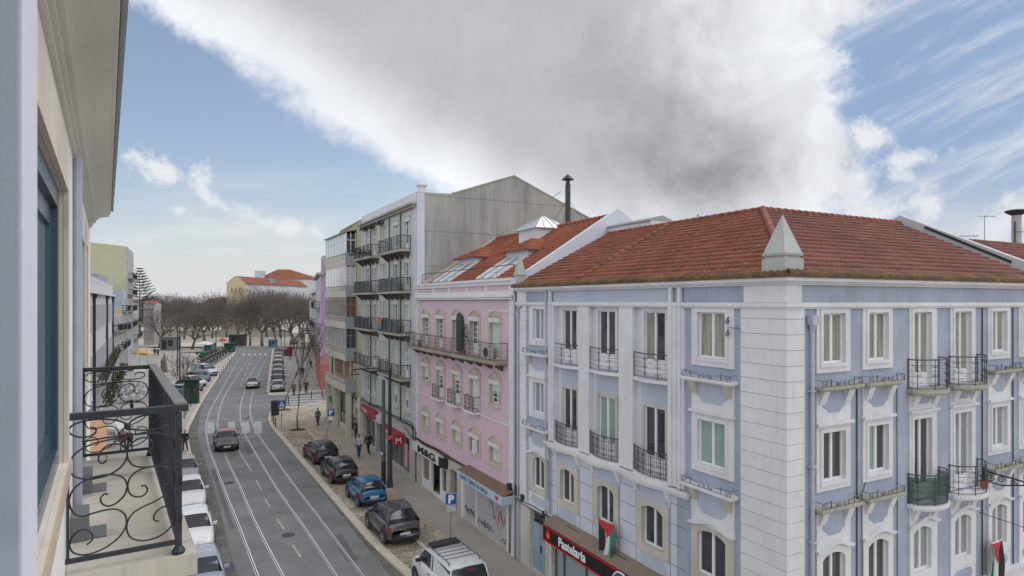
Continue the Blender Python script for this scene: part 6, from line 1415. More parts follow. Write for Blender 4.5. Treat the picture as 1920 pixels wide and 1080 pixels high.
# young street trees
bare_tree('young slender bare street tree in a round tree pit near the crossing sign', G(558, 806).x, G(558, 806).y, 8.4, 21, .17, .08, .42, 'young street trees', 4)
bare_tree('thin leaning young street tree behind the blue crossing sign', G(532, 768).x, G(532, 768).y, 8.0, 24, .16, .08, .45, 'young street trees', 4)
for x, y, h in ((570, 700, 4.5), (582, 690, 4.5), (565, 682, 4)): pass
mb = MB(); c = G(558, 806); mb.lathe((c.x, c.y, -.001), [(.75, .0), (.75, .012), (.6, .02)], 20); o = mb.build('tree_pit', plain('pit_soil', (.08, .065, .05), .95)); props(o, 'round dark soil pit at the foot of the young street tree', 'tree pit')
mb = MB(); c = G(532, 768); mb.lathe((c.x, c.y, -.001), [(.75, .0), (.75, .012), (.6, .02)], 20); o = mb.build('tree_pit', plain('pit_soil', (.08, .065, .05), .95)); props(o, 'small soil pit under the leaning street tree by the zebra crossing', 'tree pit')
# Norfolk pine
def conifer(px_, top_py, y, w):
    x = (px_ - CX) / FOC * y; z1 = H + (CY - top_py) * y / FOC; T = thing('norfolk_pine', 'dark tiered conifer rising behind the left buildings', 'tree', (x, y, 0)); mb = MB(); mb.tube([(x, y, 0), (x, y, z1)], .4, 6, r1=.05); mb.build('trunk', m_bark, T); mb = MB(); z = z1 - .3; k = 0; rnd = random.Random(5)
    while z > 3:
        L = min(w, .8 + (z1 - z) * .50) ; nb = 7
        for j in range(nb):
            a = j * 6.283 / nb + k * .5 + rnd.gauss(0, .1); d = Vector((cos(a), sin(a), 0)); tip = Vector((x, y, z)) + d * L * rnd.uniform(.85, 1.1) + Vector((0, 0, .25 * L))
            mb.tube([(x, y, z), tuple(Vector((x, y, z)) + d * L * .5), tuple(tip)], .09, 4, r1=.03)
            for q in range(26):
                t = (q + 3) / 29; p = Vector((x, y, z)) + d * L * t + Vector((0, 0, .25 * L * t * t)); s = Vector((-d.y, d.x, 0)) * (.55 * (1.15 - t)) * rnd.uniform(.6, 1.2); up = Vector((0, 0, .22))
                mb.poly([tuple(p - d * .12), tuple(p + s + up), tuple(p + d * .14)]); mb.poly([tuple(p - d * .12), tuple(p - s + up), tuple(p + d * .14)])
        z -= .85 + .015 * k; k += 1
    mb.build('foliage', plain('conifer_green', (.030, .045, .028), .8), T)
conifer(262, 503, 205, 7.0)
leafy('evergreen_tree', 'dark evergreen tree beside the conifer', 'tree', ((283 - CX) / FOC * 230, 230, 8.5), (5, 4, 5.5), 2600, .5, lf2, lf1, stem=0)
# ============================================================ OUR OWN BUILDING (LEFT EDGE) AND THE NEIGHBOUR BALCONY
dO = Vector((200 - CX, FOC, 0)).normalized(); nO = Vector((dO.y, -dO.x, 0)); FO = Fr(nO * -0.2, dO, nO)
T = thing('apartment_building', 'cream rendered building we look along, with deep cornice and stone framed blue windows', 'building', tuple(FO.w(1, 0, 0)))
m_crm = plaster('cream_render', (0.82, 0.815, 0.79), (0.50, .47, .41), .35, .05, .6); m_grim = plaster('grey_blue_pier', (0.34, 0.375, 0.43), (0.20, .22, .26), .6, .08, .3); m_pale = plaster('pale_lilac_reveal', (0.70, .71, .78), (.5, .5, .54), .2, .04)
m_lim = plaster('veined_limestone', (0.68, .62, .53), (.36, .25, .14), .75, .15, .5); m_corn = plaster('cornice_cream', (.68, .665, .62), (.42, .39, .33), .35, .05, .4)
m_teal = plain('teal_window_paint', (0.035, 0.075, 0.105), 0.35, coat=.3)
def Oy(px_, e=0.0):           # distance along the wall of a vertical seen at this bearing
    return FO.inv(px_, 565, e)[0]
uW0, uW1 = Oy(78) - .55, Oy(118); uE = 10.9
uD0, uD1 = Oy(145), Oy(156)
mb = MB(FO); mb.wall(-3, uE, -0.0, 13.2, [(uW0, uW1, 11.12, 12.60), (uD0, uD1, 10.32, 12.55), (7.6, 8.6, 11.1, 12.6)], 0.0, .3, 1); mb.poly([(uE, 0, 0), (uE, -9, 0), (uE, -9, 13.2), (uE, 0, 13.2)]); mb.build('wall', [m_crm, m_lim], T)
mb = MB(FO); surround(mb, uW0 - .2, uW1 + .10, 11.0, 12.86, uW0, uW1, 11.12, 12.60, .002, .025); surround(mb, uD0 - .2, uD1 + .2, 10.32, 12.80, uD0, uD1, 10.32, 12.55, .002, .025); surround(mb, 7.4, 8.8, 10.95, 12.8, 7.6, 8.6, 11.1, 12.6, .002, .025); mb.build('window_surround', m_lim, T)
mb = MB(FO); mb.box(uW0 - .2, uW1 + .12, -.3, .035, 11.04, 11.119); mb.build('window_sill', plaster('brown_sill_stone', (.52, .42, .31), (.25, .15, .08), .9, .15, .3), T)
mb = MB(FO); e1 = -.018
mb.box(uW1 - .09, uW1, -.2, e1, 11.12, 12.60); mb.box(uW0, uW1 - .09, -.2, e1, 12.50, 12.60); mb.box(uW0, uW1 - .09, -.2, e1, 11.12, 11.22); mb.box(uW1 - .2, uW1 - .09, -.16, e1 - .03, 11.22, 12.5); mb.box(uW0, uW1 - .2, -.16, e1 - .03, 12.40, 12.5); mb.box(uW0, uW1 - .2, -.16, e1 - .03, 11.22, 11.32)
Wn = mb.build('window', m_teal, T); mb = MB(FO); mb.box(uW0, uW1 - .2, -.075, -.065, 11.32, 12.4); mb.build('pane', glass('near_glass', (.45, .52, .56), .08), Wn)  # pale pane colour has the sky's reflection painted in
mb = MB(FO); mb.box(uW0, uW1, -.25, -.02, 12.602, 12.66) if False else None
mb.box(uD0, uD1, -.2, -.1, 10.32, 12.55); mb.box(7.6, 8.6, -.2, -.1, 11.1, 12.6); mb.build('window', m_teal, T)
# pier beside the viewer
uP0, uP1 = 1.2 / dO.y, 1.2 / dO.y + .30
mb = MB(FO); mb.hexa([(uP0, -.6, 8), (uP0, .072, 8), (uP1, .072, 8), (uP1, -.6, 8), (uP0, -.6, 13.3), (uP0, .072, 13.3), (uP1, .072, 13.3), (uP1, -.6, 13.3)]); P_ = mb.build('pier', [m_pale], T)
mb = MB(FO); mb.box(uP0 - .03, uP0 - .002, -.6, .068, 8, 13.3); mb.build('pier_face', m_grim, T)
# cornice: cove profile seen from below
prof = [(0.0, 13.02), (.025, 13.02), (.025, 13.05), (.045, 13.055), (.045, 13.085), (.07, 13.09)] + [(0.07 + .135 * (1 - cos(t * pi / 12)), 13.09 + .09 * sin(t * pi / 12)) for t in range(1, 7)] + [(.225, 13.18), (.225, 13.215), (.245, 13.22), (.25, 13.29), (0, 13.36)]
mb = MB(FO); a = [mb.pt((-3, e, z)) for e, z in prof]; b = [mb.pt((uE - .4, e, z)) for e, z in prof]
for i in range(len(prof) - 1): mb.face((a[i], a[i + 1], b[i + 1], b[i]))
mb.face(a); mb.face(b[::-1]); mb.build('cornice', m_corn, T)
mb = MB(FO); mb.tube([(-3, .262, 13.285), (uE - .35, .262, 13.285)], .018, 8); mb.build('gutter', metal_g, T)
mb = MB(FO); mb.poly([(-3, .1, 13.38), (uE, .1, 13.38), (uE, -9, 15), (-3, -9, 15)]); mb.build('roof', roof_a, T)
mb = MB(FO); mb.tube([(5.35, .03, 13.0), (5.35, .03, 0)], .028, 8); mb.build('drainpipe', pipe_m, T)
# balcony
def on_line(px_, e): return FO.inv(px_, 565, e)[0]
ZS = 10.435; RT = 11.355
uN = FO.inv(130, 778, 0.02)[0]; eO = 0.575; uF = uN + 2.95
m_slab = plaster('stained_balcony_stone', (0.50, .465, .40), (.17, .135, .10), 1.0, .22, .35)
mb = MB(FO); mb.box(uN - .055, uF + .10, .003, eO + .10, ZS - .13, ZS); mb.box(uN - .02, uF + .06, .003, eO + .02, ZS - .24, ZS - .131); BA = mb.build('balcony', m_slab, T)
mb = MB(FO); mb.hexa([(uN + .1, .003, 9.5), (uN + .35, .003, 9.5), (uN + .35, .1, 9.5), (uN + .1, .1, 9.5), (uN + .1, .003, 10.06), (uN + .35, .003, 10.06), (uN + .35, .55, 10.06), (uN + .1, .55, 10.06)]); mb.build('bracket', m_lim, BA)
vg = plain('vent_grey', (.16, .165, .17), .6)
for ua in (uN + .55, uN + 1.75): mb = MB(FO); mb.box(ua + .02, ua + .27, .101, .20, ZS, ZS + .012); mb.box(ua, ua + .3, .003, .10, ZS, ZS + .16); mb.build('floor_vent', vg, BA)
m_ir = plain('painted_iron', (0.035, 0.04, 0.052), 0.5, .2, var=.25, scale=12); m_irt = plain('worn_handrail', (0.20, 0.19, 0.18), .5, .3, var=.3, scale=8)
mb = MB(FO); h = .022
mb.box(uN - .02, uN + .03, .0, eO + .05, RT - .038, RT); mb.box(uF - .03, uF + .02, .0, eO + .05, RT - .038, RT)
mb.box(uN - .01, uN + .015, .0, eO, ZS + .06, ZS + .085); mb.box(uF - .01, uF + .015, .0, eO, ZS + .06, ZS + .085); mb.box(uN, uF, eO - .012, eO + .012, ZS + .06, ZS + .085)
for u in (uN + .0, uF): mb.box(u - .018, u + .018, eO - .018, eO + .018, ZS, RT - .045); mb.lathe((u, eO, ZS), [(.035, 0), (.04, .02), (.02, .05)], 8)
for u in (uN, uF): mb.box(u - .008, u + .008, .005, .02, ZS + .06, RT - .045)
n = 26
for i in range(1, n): u = uN + (uF - uN) * i / n; mb.tube([(u, eO, ZS + .07), (u, eO, RT - .04)], .007, 5)
for i in range(0, n, 2):          # side scrolls between bars
    u = uN + (uF - uN) * (i + 1) / n
    for zc, r in ((.25, .08), (.5, .085), (.78, .07)):
        for sg in (-1, 1): mb.tube([(u + sg * .02 + sg * (x + r) * .9, eO + .012, ZS + zc + y) for x, y in scroll((0, 0), r, pi if sg > 0 else 0, 1.2, 12, .2, -1)], .0075, 4)
RL = mb.build('railing', m_ir, BA)
mb = MB(FO); mb.box(uN - .02, uF + .02, eO - .02, eO + .05, RT + .001, RT + .012); mb.build('handrail', m_irt, RL)
# volute panels on the two short sides; drawn in (e across, z up) of that side
C1 = {'near': [[(262, 560), (268, 535), (300, 500), (345, 480), (400, 478), (440, 495), (470, 530), (480, 555), (478, 600), (460, 625), (400, 660), (330, 690), (290, 720), (270, 760)],
               ]}
def side(u, mirror=False, r=.0055):
    mb = MB(FO); W2 = eO - .03
    def P(a, b): return (u, .015 + a * W2, ZS + .085 + b * (RT - ZS - .13))
    def curve(pts, rr=r, k=6):
        V = catmull([Vector((a, 0, b)) for a, b in pts], k); mb.tube([P(v.x, v.z) for v in V], rr, 5)
    def spiral_end(c, rad, a0, turns, mir, asp=.62): return [(c[0] + x, c[1] + y * asp) for x, y in scroll((0, 0), rad, a0, turns, 14, .22, mir)]
    # coordinates: a 0..1 wall->outer, b 0..1 bottom->top
    curve([(0.22, .20), (.20, .175), (.155, .18), (.14, .21), (.18, .245), (.23, .235), (.26, .19), (.24, .12), (.16, .07), (.08, .07), (.02, .12), (.01, .18), (.05, .25), (.14, .29), (.30, .32), (.42, .30), (.50, .25), (.52, .18), (.50, .10), (.42, .035), (.32, .01), (.18, .02)][0:0] or
          [(.16, .085), (.20, .105), (.215, .14), (.18, .185), (.11, .20), (.04, .165), (.01, .10), (.05, .04), (.15, .012), (.30, .03), (.44, .09), (.51, .16), (.52, .23), (.49, .28), (.42, .315), (.33, .32), (.22, .31), (.12, .30), (.05, .33), (.01, .40), (.02, .47), (.08, .53), (.20, .57), (.36, .58), (.48, .55), (.525, .49), (.51, .42), (.44, .365), (.36, .345), (.30, .37), (.285, .41), (.32, .44), (.35, .43)])
    curve([(.83, .17), (.79, .185), (.785, .22), (.83, .26), (.90, .275), (.97, .24), (.99, .18), (.95, .11), (.84, .055), (.70, .04), (.58, .07), (.53, .13), (.53, .20), (.58, .26), (.68, .30), (.80, .33), (.92, .38), (.98, .45), (.97, .53), (.90, .58), (.78, .60), (.66, .59), (.57, .55), (.535, .49), (.55, .42), (.61, .385), (.68, .385), (.72, .42), (.70, .46), (.66, .46)])
    curve([(.34, .69), (.30, .67), (.265, .70), (.29, .76), (.36, .80), (.46, .795), (.52, .745), (.52, .68), (.46, .62), (.34, .575), (.18, .565), (.05, .60), (.01, .67), (.04, .745), (.14, .80), (.28, .83), (.50, .85), (.72, .87)])
    curve([(.72, .72), (.77, .74), (.77, .79), (.70, .83), (.62, .82), (.545, .775), (.53, .70), (.58, .63), (.70, .60), (.84, .61), (.95, .66), (.985, .73), (.95, .81), (.84, .85), (.66, .86), (.40, .86), (.12, .845)])
    curve([(.19, .945), (.235, .935), (.24, .905), (.19, .88), (.10, .88), (.02, .91), (.01, .95), (.08, .985), (.24, 1.0), (.40, .985), (.50, .955), (.53, .925), (.58, .90), (.70, .885), (.84, .89), (.93, .92), (.91, .96), (.82, .965), (.78, .94)])
    curve([(.53, .925), (.57, .965), (.66, .995), (.76, 1.0)])
    mb.lathe((u, .015 + .53 * W2, ZS + .085 + .925 * (RT - ZS - .13) - .02), [(.008, 0), (.02, .01), (.02, .03), (.008, .04)], 6)
    mb.build('volute_panel', m_ir, RL)
side(uN); side(uF)
# ============================================================ VEHICLES
m_tyre = plain('tyre', (0.018, 0.018, 0.019), 0.85); m_rim = plain('alloy_rim', (0.40, 0.41, 0.42), 0.35, 0.8); m_cgl = glass('car_glass', (0.018, 0.022, 0.030), 0.16, 0.5); m_trim = plain('black_plastic', (0.025, 0.025, 0.027), 0.6)
m_tail = plain('tail_lamp', (0.30, 0.008, 0.015), 0.2, coat=.6); m_head = plain('head_lamp', (0.62, 0.64, 0.66), 0.12, coat=.8); m_plate = plain('number_plate', (0.66, 0.66, 0.64), 0.5); m_int = plain('seat_grey', (.05, .05, .055), .9)
def lerp(a, b, t): return a + (b - a) * t
def interp(tab, x):
    for (a, b), (c, d) in zip(tab, tab[1:]):
        if a <= x <= c: return b + (d - b) * ((x - a) / max(c - a, 1e-6))
    return tab[0][1] if x < tab[0][0] else tab[-1][1]
def smooth(t): return t * t * (3 - 2 * t)
def car(label, L=4.1, Wd=1.76, Ht=1.48, col=(.1, .1, .1), kind='hatch', hood=0.92, belt=0.93, cowl=1.25, rf=1.95, rr=3.45, rb=3.95, deck=None, roofcol=None, metal=.4, rails=False, name='parked_car', cat='car', pano=False, metalrough=.28, tyre_r=.315, cladding=False, seed=0):
    """x runs from the nose (+L/2) to the tail (-L/2); distances cowl, rf (roof front), rr (roof rear), rb (rear glass foot) measured from the nose"""
    T = thing(name, label, cat); pm = paint('car_paint_%s' % name, col, metalrough, metal); rm = paint('car_roof_paint', roofcol, metalrough, metal) if roofcol else pm
    hw = Wd / 2; zb = 0.24; X = lambda s: L / 2 - s
    nose = hood * .80; deck = deck or belt + .02
    top = [(0, nose - .20), (.06, nose - .06), (.25, nose + .03), (cowl * .55, hood), (cowl, hood + .04), (rf, belt + .02), (rr, belt + .03), (rb, deck), (L - .05, deck - .04), (L, deck - .28)]
    half = [(0, hw * .70), (.10, hw * .84), (.35, hw * .95), (.8, hw), (L - .9, hw), (L - .35, hw * .95), (L - .08, hw * .86), (L, hw * .80)]
    N_ = 34; mb = MB(); rings = []
    for i in range(N_ + 1):
        s = L * (0.5 - 0.5 * cos(pi * i / N_)); w = interp(half, s); zt = interp(top, s); x = X(s); zlow = zb + (.12 * (1 - min(s / .5, 1)) + .14 * (1 - min((L - s) / .5, 1)))
        sh = zt - .10 if s < cowl or s > rb else min(belt, zt)
        pts = [(0, zlow), (w * .90, zlow), (w * .98, zlow + .10), (w, lerp(zlow, sh, .45)), (w * .995, lerp(zlow, sh, .72)), (w * .965, sh), (w * .89, lerp(sh, zt, .75)), (w * .80, zt), (w * .45, zt + .03), (0, zt + .04)]
        rings.append([mb.pt((x, y, z)) for y, z in pts] + [mb.pt((x, -y, z)) for y, z in pts[-2:0:-1]])
    n = len(rings[0])
    for A, B in zip(rings, rings[1:]):
        for j in range(n): mb.face((A[j], A[(j + 1) % n], B[(j + 1) % n], B[j]))
    mb.face(rings[0]); mb.face(rings[-1][::-1])
    dl = mb; dl.mi = 1
    for sg in (-1, 1):        # door gaps
        for s in (lerp(cowl, rf, .5), lerp(rf, rr, .42), lerp(rf, rb, .80)): dl.box(X(s) - .006, X(s) + .006, min(sg * (hw - .03), sg * (hw + .003)), max(sg * (hw - .03), sg * (hw + .003)), .36, belt - .07)
        for s in (lerp(rf, rr, .28), lerp(rf, rr, .68)): dl.box(X(s) - .09, X(s) + .09, min(sg * (hw - .03), sg * (hw + .02)), max(sg * (hw - .03), sg * (hw + .02)), belt - .17, belt - .14)
    
    body = mb.build('body', [pm, m_trim], T, True)
    # cabin: glass shell
    zr = Ht; gb = hw * .90; gt = hw * .70 if kind != 'van' else hw * .80
    prof = [(cowl, belt - .03, 0), (lerp(cowl, rf, .5), lerp(belt, zr, .56), .5), (rf, zr - .06, .9), (rf + .22, zr - .015, 1), (lerp(rf, rr, .5), zr, 1), (rr - .2, zr - .03, 1), (rr, zr - .07, .93), (lerp(rr, rb, .5), lerp(zr, deck, .5), .5), (rb, deck - .04, 0)]
    def shell(o, s0=None, s1=None, topmat=False):
        mb = MB(); rg = []
        for s, zt, f in prof:
            w_t = gb + (gt - gb) * f; x = X(s); zz = zt + o
            rg.append([mb.pt((x, y * 1.0, z)) for y, z in ((-(gb + o), belt - .05), (-(lerp(gb, w_t, .5) + o), lerp(belt - .05, zz, .5)), (-(w_t + o), zz - .05 * f), (-(w_t - .14) , zz), (0, zz + .02 * f), (w_t - .14, zz), (w_t + o, zz - .05 * f), (lerp(gb, w_t, .5) + o, lerp(belt - .05, zz, .5)), (gb + o, belt - .05))])
        return mb, rg
    mb, rg = shell(0)
    for A, B in zip(rg, rg[1:]):
        for j in range(8): mb.face((A[j], A[j + 1], B[j + 1], B[j]))
    mb.face(rg[0]); mb.face(rg[-1][::-1]); mb.build('glazing', m_cgl, T, True)
    mb, rg = shell(.012)
    a, b = 2, 6
    for A, B in zip(rg[a:b], rg[a + 1:b + 1]):
        for j in range(2, 6): mb.face((A[j], A[j + 1], B[j + 1], B[j]))
    R = mb.build('roof', rm, T, True)
    if pano:
        mb = MB(); mb.hexa([(X(rf + .35), -gt + .2, zr + .0), (X(rr - .35), -gt + .2, zr - .02), (X(rr - .35), gt - .2, zr - .02), (X(rf + .35), gt - .2, zr), (X(rf + .35), -gt + .2, zr + .035), (X(rr - .35), -gt + .2, zr + .02), (X(rr - .35), gt - .2, zr + .02), (X(rf + .35), gt - .2, zr + .035)]); mb.build('sunroof', m_cgl, R)
    # painted pillars follow the side of the cabin
    def side_pt(s, f, o):
        P = None
        for (s0, z0, f0), (s1, z1, f1) in zip(prof, prof[1:]):
            if s0 <= s <= s1: t = (s - s0) / (s1 - s0); P = (lerp(z0, z1, t), lerp(f0, f1, t))
        zt, ff = P; w_t = gb + (gt - gb) * ff
        return (lerp(belt - .05, zt - .05 * ff, f), lerp(gb, w_t, f) + o)
    pl_ = MB()
    def pillar(sb, st, wb, wt):
        for sg in (-1, 1):
            q = []
            for k in range(5):
                f = k / 4; s = lerp(sb, st, f); w = lerp(wb, wt, f) / 2; z0, y0 = side_pt(min(max(s - w, prof[0][0]), prof[-1][0]), f, .014); z1, y1 = side_pt(min(max(s + w, prof[0][0]), prof[-1][0]), f, .014)
                q.append((pl_.pt((X(s - w), sg * y0, z0)), pl_.pt((X(s + w), sg * y1, z1))))
            for (A, B), (C_, D) in zip(q, q[1:]): pl_.face((A, B, D, C_))
    if kind == 'van': pillar(rf + .75, rf + .7, .12, .12); pillar(lerp(rf + .9, rb, .5), lerp(rf + .9, rr, .5), rb - rf - 1.0, rr - rf - .8)
    else: pillar(lerp(rf, rr, .42), lerp(rf, rr, .42), .09, .08); pillar(lerp(rf, rb, .80), lerp(rf, rr, .86), .10, .09); pillar(rb - .16, rr - .12, .32, .26)
    for sg in (-1, 1):        # A pillars and roof edges
        pl_.tube([(X(cowl + .02), sg * (gb + .0), belt), (X(lerp(cowl, rf, .5)), sg * (lerp(gb, gt, .5) + .0), lerp(belt, zr, .56)), (X(rf), sg * (gt + .01), zr - .09), (X(lerp(rf, rr, .5)), sg * (gt + .02), zr - .045), (X(rr), sg * (gt + .0), zr - .11), (X(lerp(rr, rb, .5)), sg * lerp(gb, gt, .48), lerp(zr, deck, .53)), (X(rb), sg * gb, deck)], .035, 6)
    pl_.build('pillar', rm if roofcol is None else pm, T, True)
    # wheels
    for s in (L * .195, L - L * .195):
        for sg in (-1, 1):
            mb = MB(); mb.wheel((X(s), sg * (hw - .04), tyre_r + .06), tyre_r + .075, .12, 24); mb.build('wheel_arch', m_trim, T)
            mb = MB(); mb.wheel((X(s), sg * (hw - .09), tyre_r), tyre_r, .21, 24); wh = mb.build('wheel', m_tyre, T)
            mb = MB(); mb.wheel((X(s), sg * (hw + .012), tyre_r), tyre_r * .62, .03, 18)
            for k in range(5): a = k * 2 * pi / 5; mb.mi = 1; mb.hexa([(X(s) + cos(a + .35) * tyre_r * .2, sg * (hw + .028), tyre_r + sin(a + .35) * tyre_r * .2), (X(s) + cos(a + .95) * tyre_r * .2, sg * (hw + .028), tyre_r + sin(a + .95) * tyre_r * .2), (X(s) + cos(a + .85) * tyre_r * .55, sg * (hw + .028), tyre_r + sin(a + .85) * tyre_r * .55), (X(s) + cos(a + .45) * tyre_r * .55, sg * (hw + .028), tyre_r + sin(a + .45) * tyre_r * .55)] + [(X(s) + cos(a + .35) * tyre_r * .2, sg * (hw + .034), tyre_r + sin(a + .35) * tyre_r * .2), (X(s) + cos(a + .95) * tyre_r * .2, sg * (hw + .034), tyre_r + sin(a + .95) * tyre_r * .2), (X(s) + cos(a + .85) * tyre_r * .55, sg * (hw + .034), tyre_r + sin(a + .85) * tyre_r * .55), (X(s) + cos(a + .45) * tyre_r * .55, sg * (hw + .034), tyre_r + sin(a + .45) * tyre_r * .55)])
            mb.build('rim', [m_rim, m_tyre], wh)
    for sg in (-1, 1):
        mb = MB(); x = X(L - .035); w = hw * .84; mb.hexa([(x + .25, sg * (w + .09), deck - .30), (x - .015, sg * w, deck - .32), (x - .03, sg * (w - .30), deck - .30), (x + .1, sg * (w - .30), deck - .28), (x + .25, sg * (w + .08), deck - .10), (x + .02, sg * w, deck - .12), (x + .0, sg * (w - .30), deck - .12), (x + .1, sg * (w - .30), deck - .1)]); mb.build('tail_light', m_tail, T)
        mb = MB(); x = X(.10); w = hw * .83
        if kind == 'mini': 
            for k in range(2): mb.tube([(x - .02, sg * (w - .08), .66), (x + .05, sg * (w - .08), .66)], .15 - k * .0, 16)
        else: mb.hexa([(x - .3, sg * (w + .08), nose - .14), (x + .02, sg * (w), nose - .18), (x + .08, sg * (w - .32), nose - .18), (x - .1, sg * (w - .3), nose - .16), (x - .3, sg * (w + .06), nose - .03), (x - .02, sg * (w - .02), nose - .08), (x + .03, sg * (w - .32), nose - .09), (x - .1, sg * (w - .3), nose - .08)])
        mb.build('headlight', m_head, T)
        mb = MB(); xm = X(cowl + .32); mb.hexa([(xm - .07, sg * (gb + .02), belt + .03), (xm + .05, sg * (gb + .02), belt + .03), (xm + .06, sg * (gb + .24), belt + .02), (xm - .05, sg * (gb + .24), belt + .02), (xm - .07, sg * (gb + .05), belt + .13), (xm + .05, sg * (gb + .05), belt + .13), (xm + .06, sg * (gb + .25), belt + .17), (xm - .05, sg * (gb + .25), belt + .17)]); mb.build('wing_mirror', m_trim if cladding or kind == 'van' else pm, T)
    mb = MB(); x = X(L); mb.box(x - .012, x + .03, -.26, .26, .56 if kind != 'van' else .5, .67 if kind != 'van' else .61); mb.build('number_plate', m_plate, T)
    mb = MB(); x = X(0); mb.box(x - .04, x + .015, -.26, .26, .38, .49); mb.build('number_plate', m_plate, T)
    mb = MB(); mb.box(X(.03), X(-.012), -hw * .55, hw * .55, nose - .40, nose - .26); mb.build('grille', m_trim, T)
    lo = MB()
    for sg in (-1, 1): lo.box(X(L * .28), X(L * .72), min(sg * (hw - .04), sg * (hw + .012)), max(sg * (hw - .04), sg * (hw + .012)), .22, .34)
    lo.box(X(L) - .015, X(L) + .2, -hw * .75, hw * .75, .26, .44); lo.box(X(0) - .2, X(0) + .012, -hw * .62, hw * .62, .22, .34); lo.build('sill', m_trim, T)
    if rails:
        for sg in (-1, 1): mb = MB(); mb.tube([(X(rf + .25), sg * (gt - .02), zr), (X(rf + .35), sg * (gt - .02), zr + .06), (X(rr - .25), sg * (gt - .02), zr + .045), (X(rr - .12), sg * (gt - .02), zr - .02)], .018, 6); mb.build('roof_rail', metal_g if kind == 'wagon' else m_trim, T)
    mb = MB(); mb.tube([(X(rr - .35), 0, zr), (X(rr - .15), 0, zr + .16)], .008, 4); mb.build('aerial', m_trim, T)
    return T
def place(t, p, heading): t.location = (p.x, p.y, p.z); t.rotation_euler = (0, 0, heading)
hd = atan2(dA.y, dA.x)           # heading away from us along the right kerb
def kerb_spot(pyx, z=0.0, offw=1.05): 
    """a point offw inside the right kerb at the given survey point"""
    p = G(*pyx, z); return p
ZP = 0.006
# near right row: tails point to us
def rr_spot(tail_px, L, w_off=0.0, hdg=hd):
    p = G(tail_px[0], tail_px[1], ZP); d = Vector((cos(hdg), sin(hdg), 0)); return p + d * (L / 2)
C = []
c = car('black estate car with silver roof rails, farthest of the five at the right kerb', 4.45, 1.78, 1.46, (.022, .014, .022), 'wagon', rf=2.05, rr=3.85, rb=4.25, rails=True, pano=True); place(c, rr_spot((612, 873), 4.45), hd + .06); C.append(c)
c = car('dark grey brown hatchback parked behind the black estate car', 3.95, 1.70, 1.48, (.045, .038, .042), rf=1.85, rr=3.35, rb=3.80); place(c, rr_spot((648, 909), 3.95), hd + .04); C.append(c)
c = car('small bright blue hatchback with red tail lamps parked at the right kerb', 3.45, 1.63, 1.47, (.012, .16, .33), rf=1.6, rr=2.95, rb=3.32, cowl=1.0, metal=.3); place(c, rr_spot((700, 952), 3.45), hd + .04); C.append(c)
c = car('dark grey SUV with black roof rails parked in front of the white van', 4.15, 1.80, 1.64, (.085, .085, .10), 'suv', hood=1.04, belt=1.06, rf=1.85, rr=3.45, rb=3.95, deck=1.08, rails=True, cladding=True, tyre_r=.345); place(c, rr_spot((758, 1024), 4.15), hd + .03); C.append(c)
c = car('white panel van with ladder rack on its roof, nearest at the right kerb', 4.35, 1.82, 1.82, (.62, .65, .68), 'van', hood=1.10, belt=1.12, cowl=1.0, rf=1.62, rr=4.15, rb=4.32, deck=1.14, metal=.0, tyre_r=.31, name='parked_van', cat='van')
pv = Vector((-2.66, 26.0, ZP))
mb = MB()
for i in range(5): x = .1 - i * .34; mb.tube([(x, -.66, 1.90), (x, .66, 1.90)], .016, 5)
for sg in (-1, 1): mb.tube([(.55, sg * .66, 1.90), (-1.75, sg * .66, 1.90)], .018, 5)
for x in (.5, -.6, -1.6):
    for sg in (-1, 1): mb.tube([(x, sg * .66, 1.76), (x, sg * .66, 1.9)], .016, 5)
rk = mb.build('roof_rack', m_trim, c); mb = MB(); mb.hexa([(.52, -.62, 1.89), (.12, -.62, 1.89), (.12, .62, 1.89), (.52, .62, 1.89), (.60, -.62, 1.96), (.12, -.62, 1.94), (.12, .62, 1.94), (.60, .62, 1.96)]); mb.build('wind_deflector', m_trim, rk)
mb = MB(); mb.box(-2.17, -2.14, -.12, .12, 1.66, 1.72); mb.build('brake_light', m_tail, c); place(c, pv, hd + .03)
# moving cars
c = car('grey two tone small car with red roof and round headlights driving towards us', 3.85, 1.73, 1.42, (.07, .075, .078), 'mini', hood=.95, belt=.97, cowl=1.15, rf=1.65, rr=3.1, rb=3.6, roofcol=(.34, .04, .06), name='car'); p = G(428, 846, ZR + .015); d = (G(426, 846) - G(418, 790)).normalized(); d = (G(424, 858) - G(409.5, 808)).normalized(); place(c, p - d * 1.6 + Vector((-.1, 0, 0)), atan2(d.y, d.x))
c = car('white compact car with red roof driving away in the middle of the road', 3.7, 1.68, 1.50, (.62, .63, .66), rf=1.65, rr=3.15, rb=3.6, roofcol=(.40, .03, .06), metal=.0, name='car'); p = G(470, 729.5, ZR + .015); place(c, p + Vector((-.45, 1.8, 0)), atan2(66.7, -24))
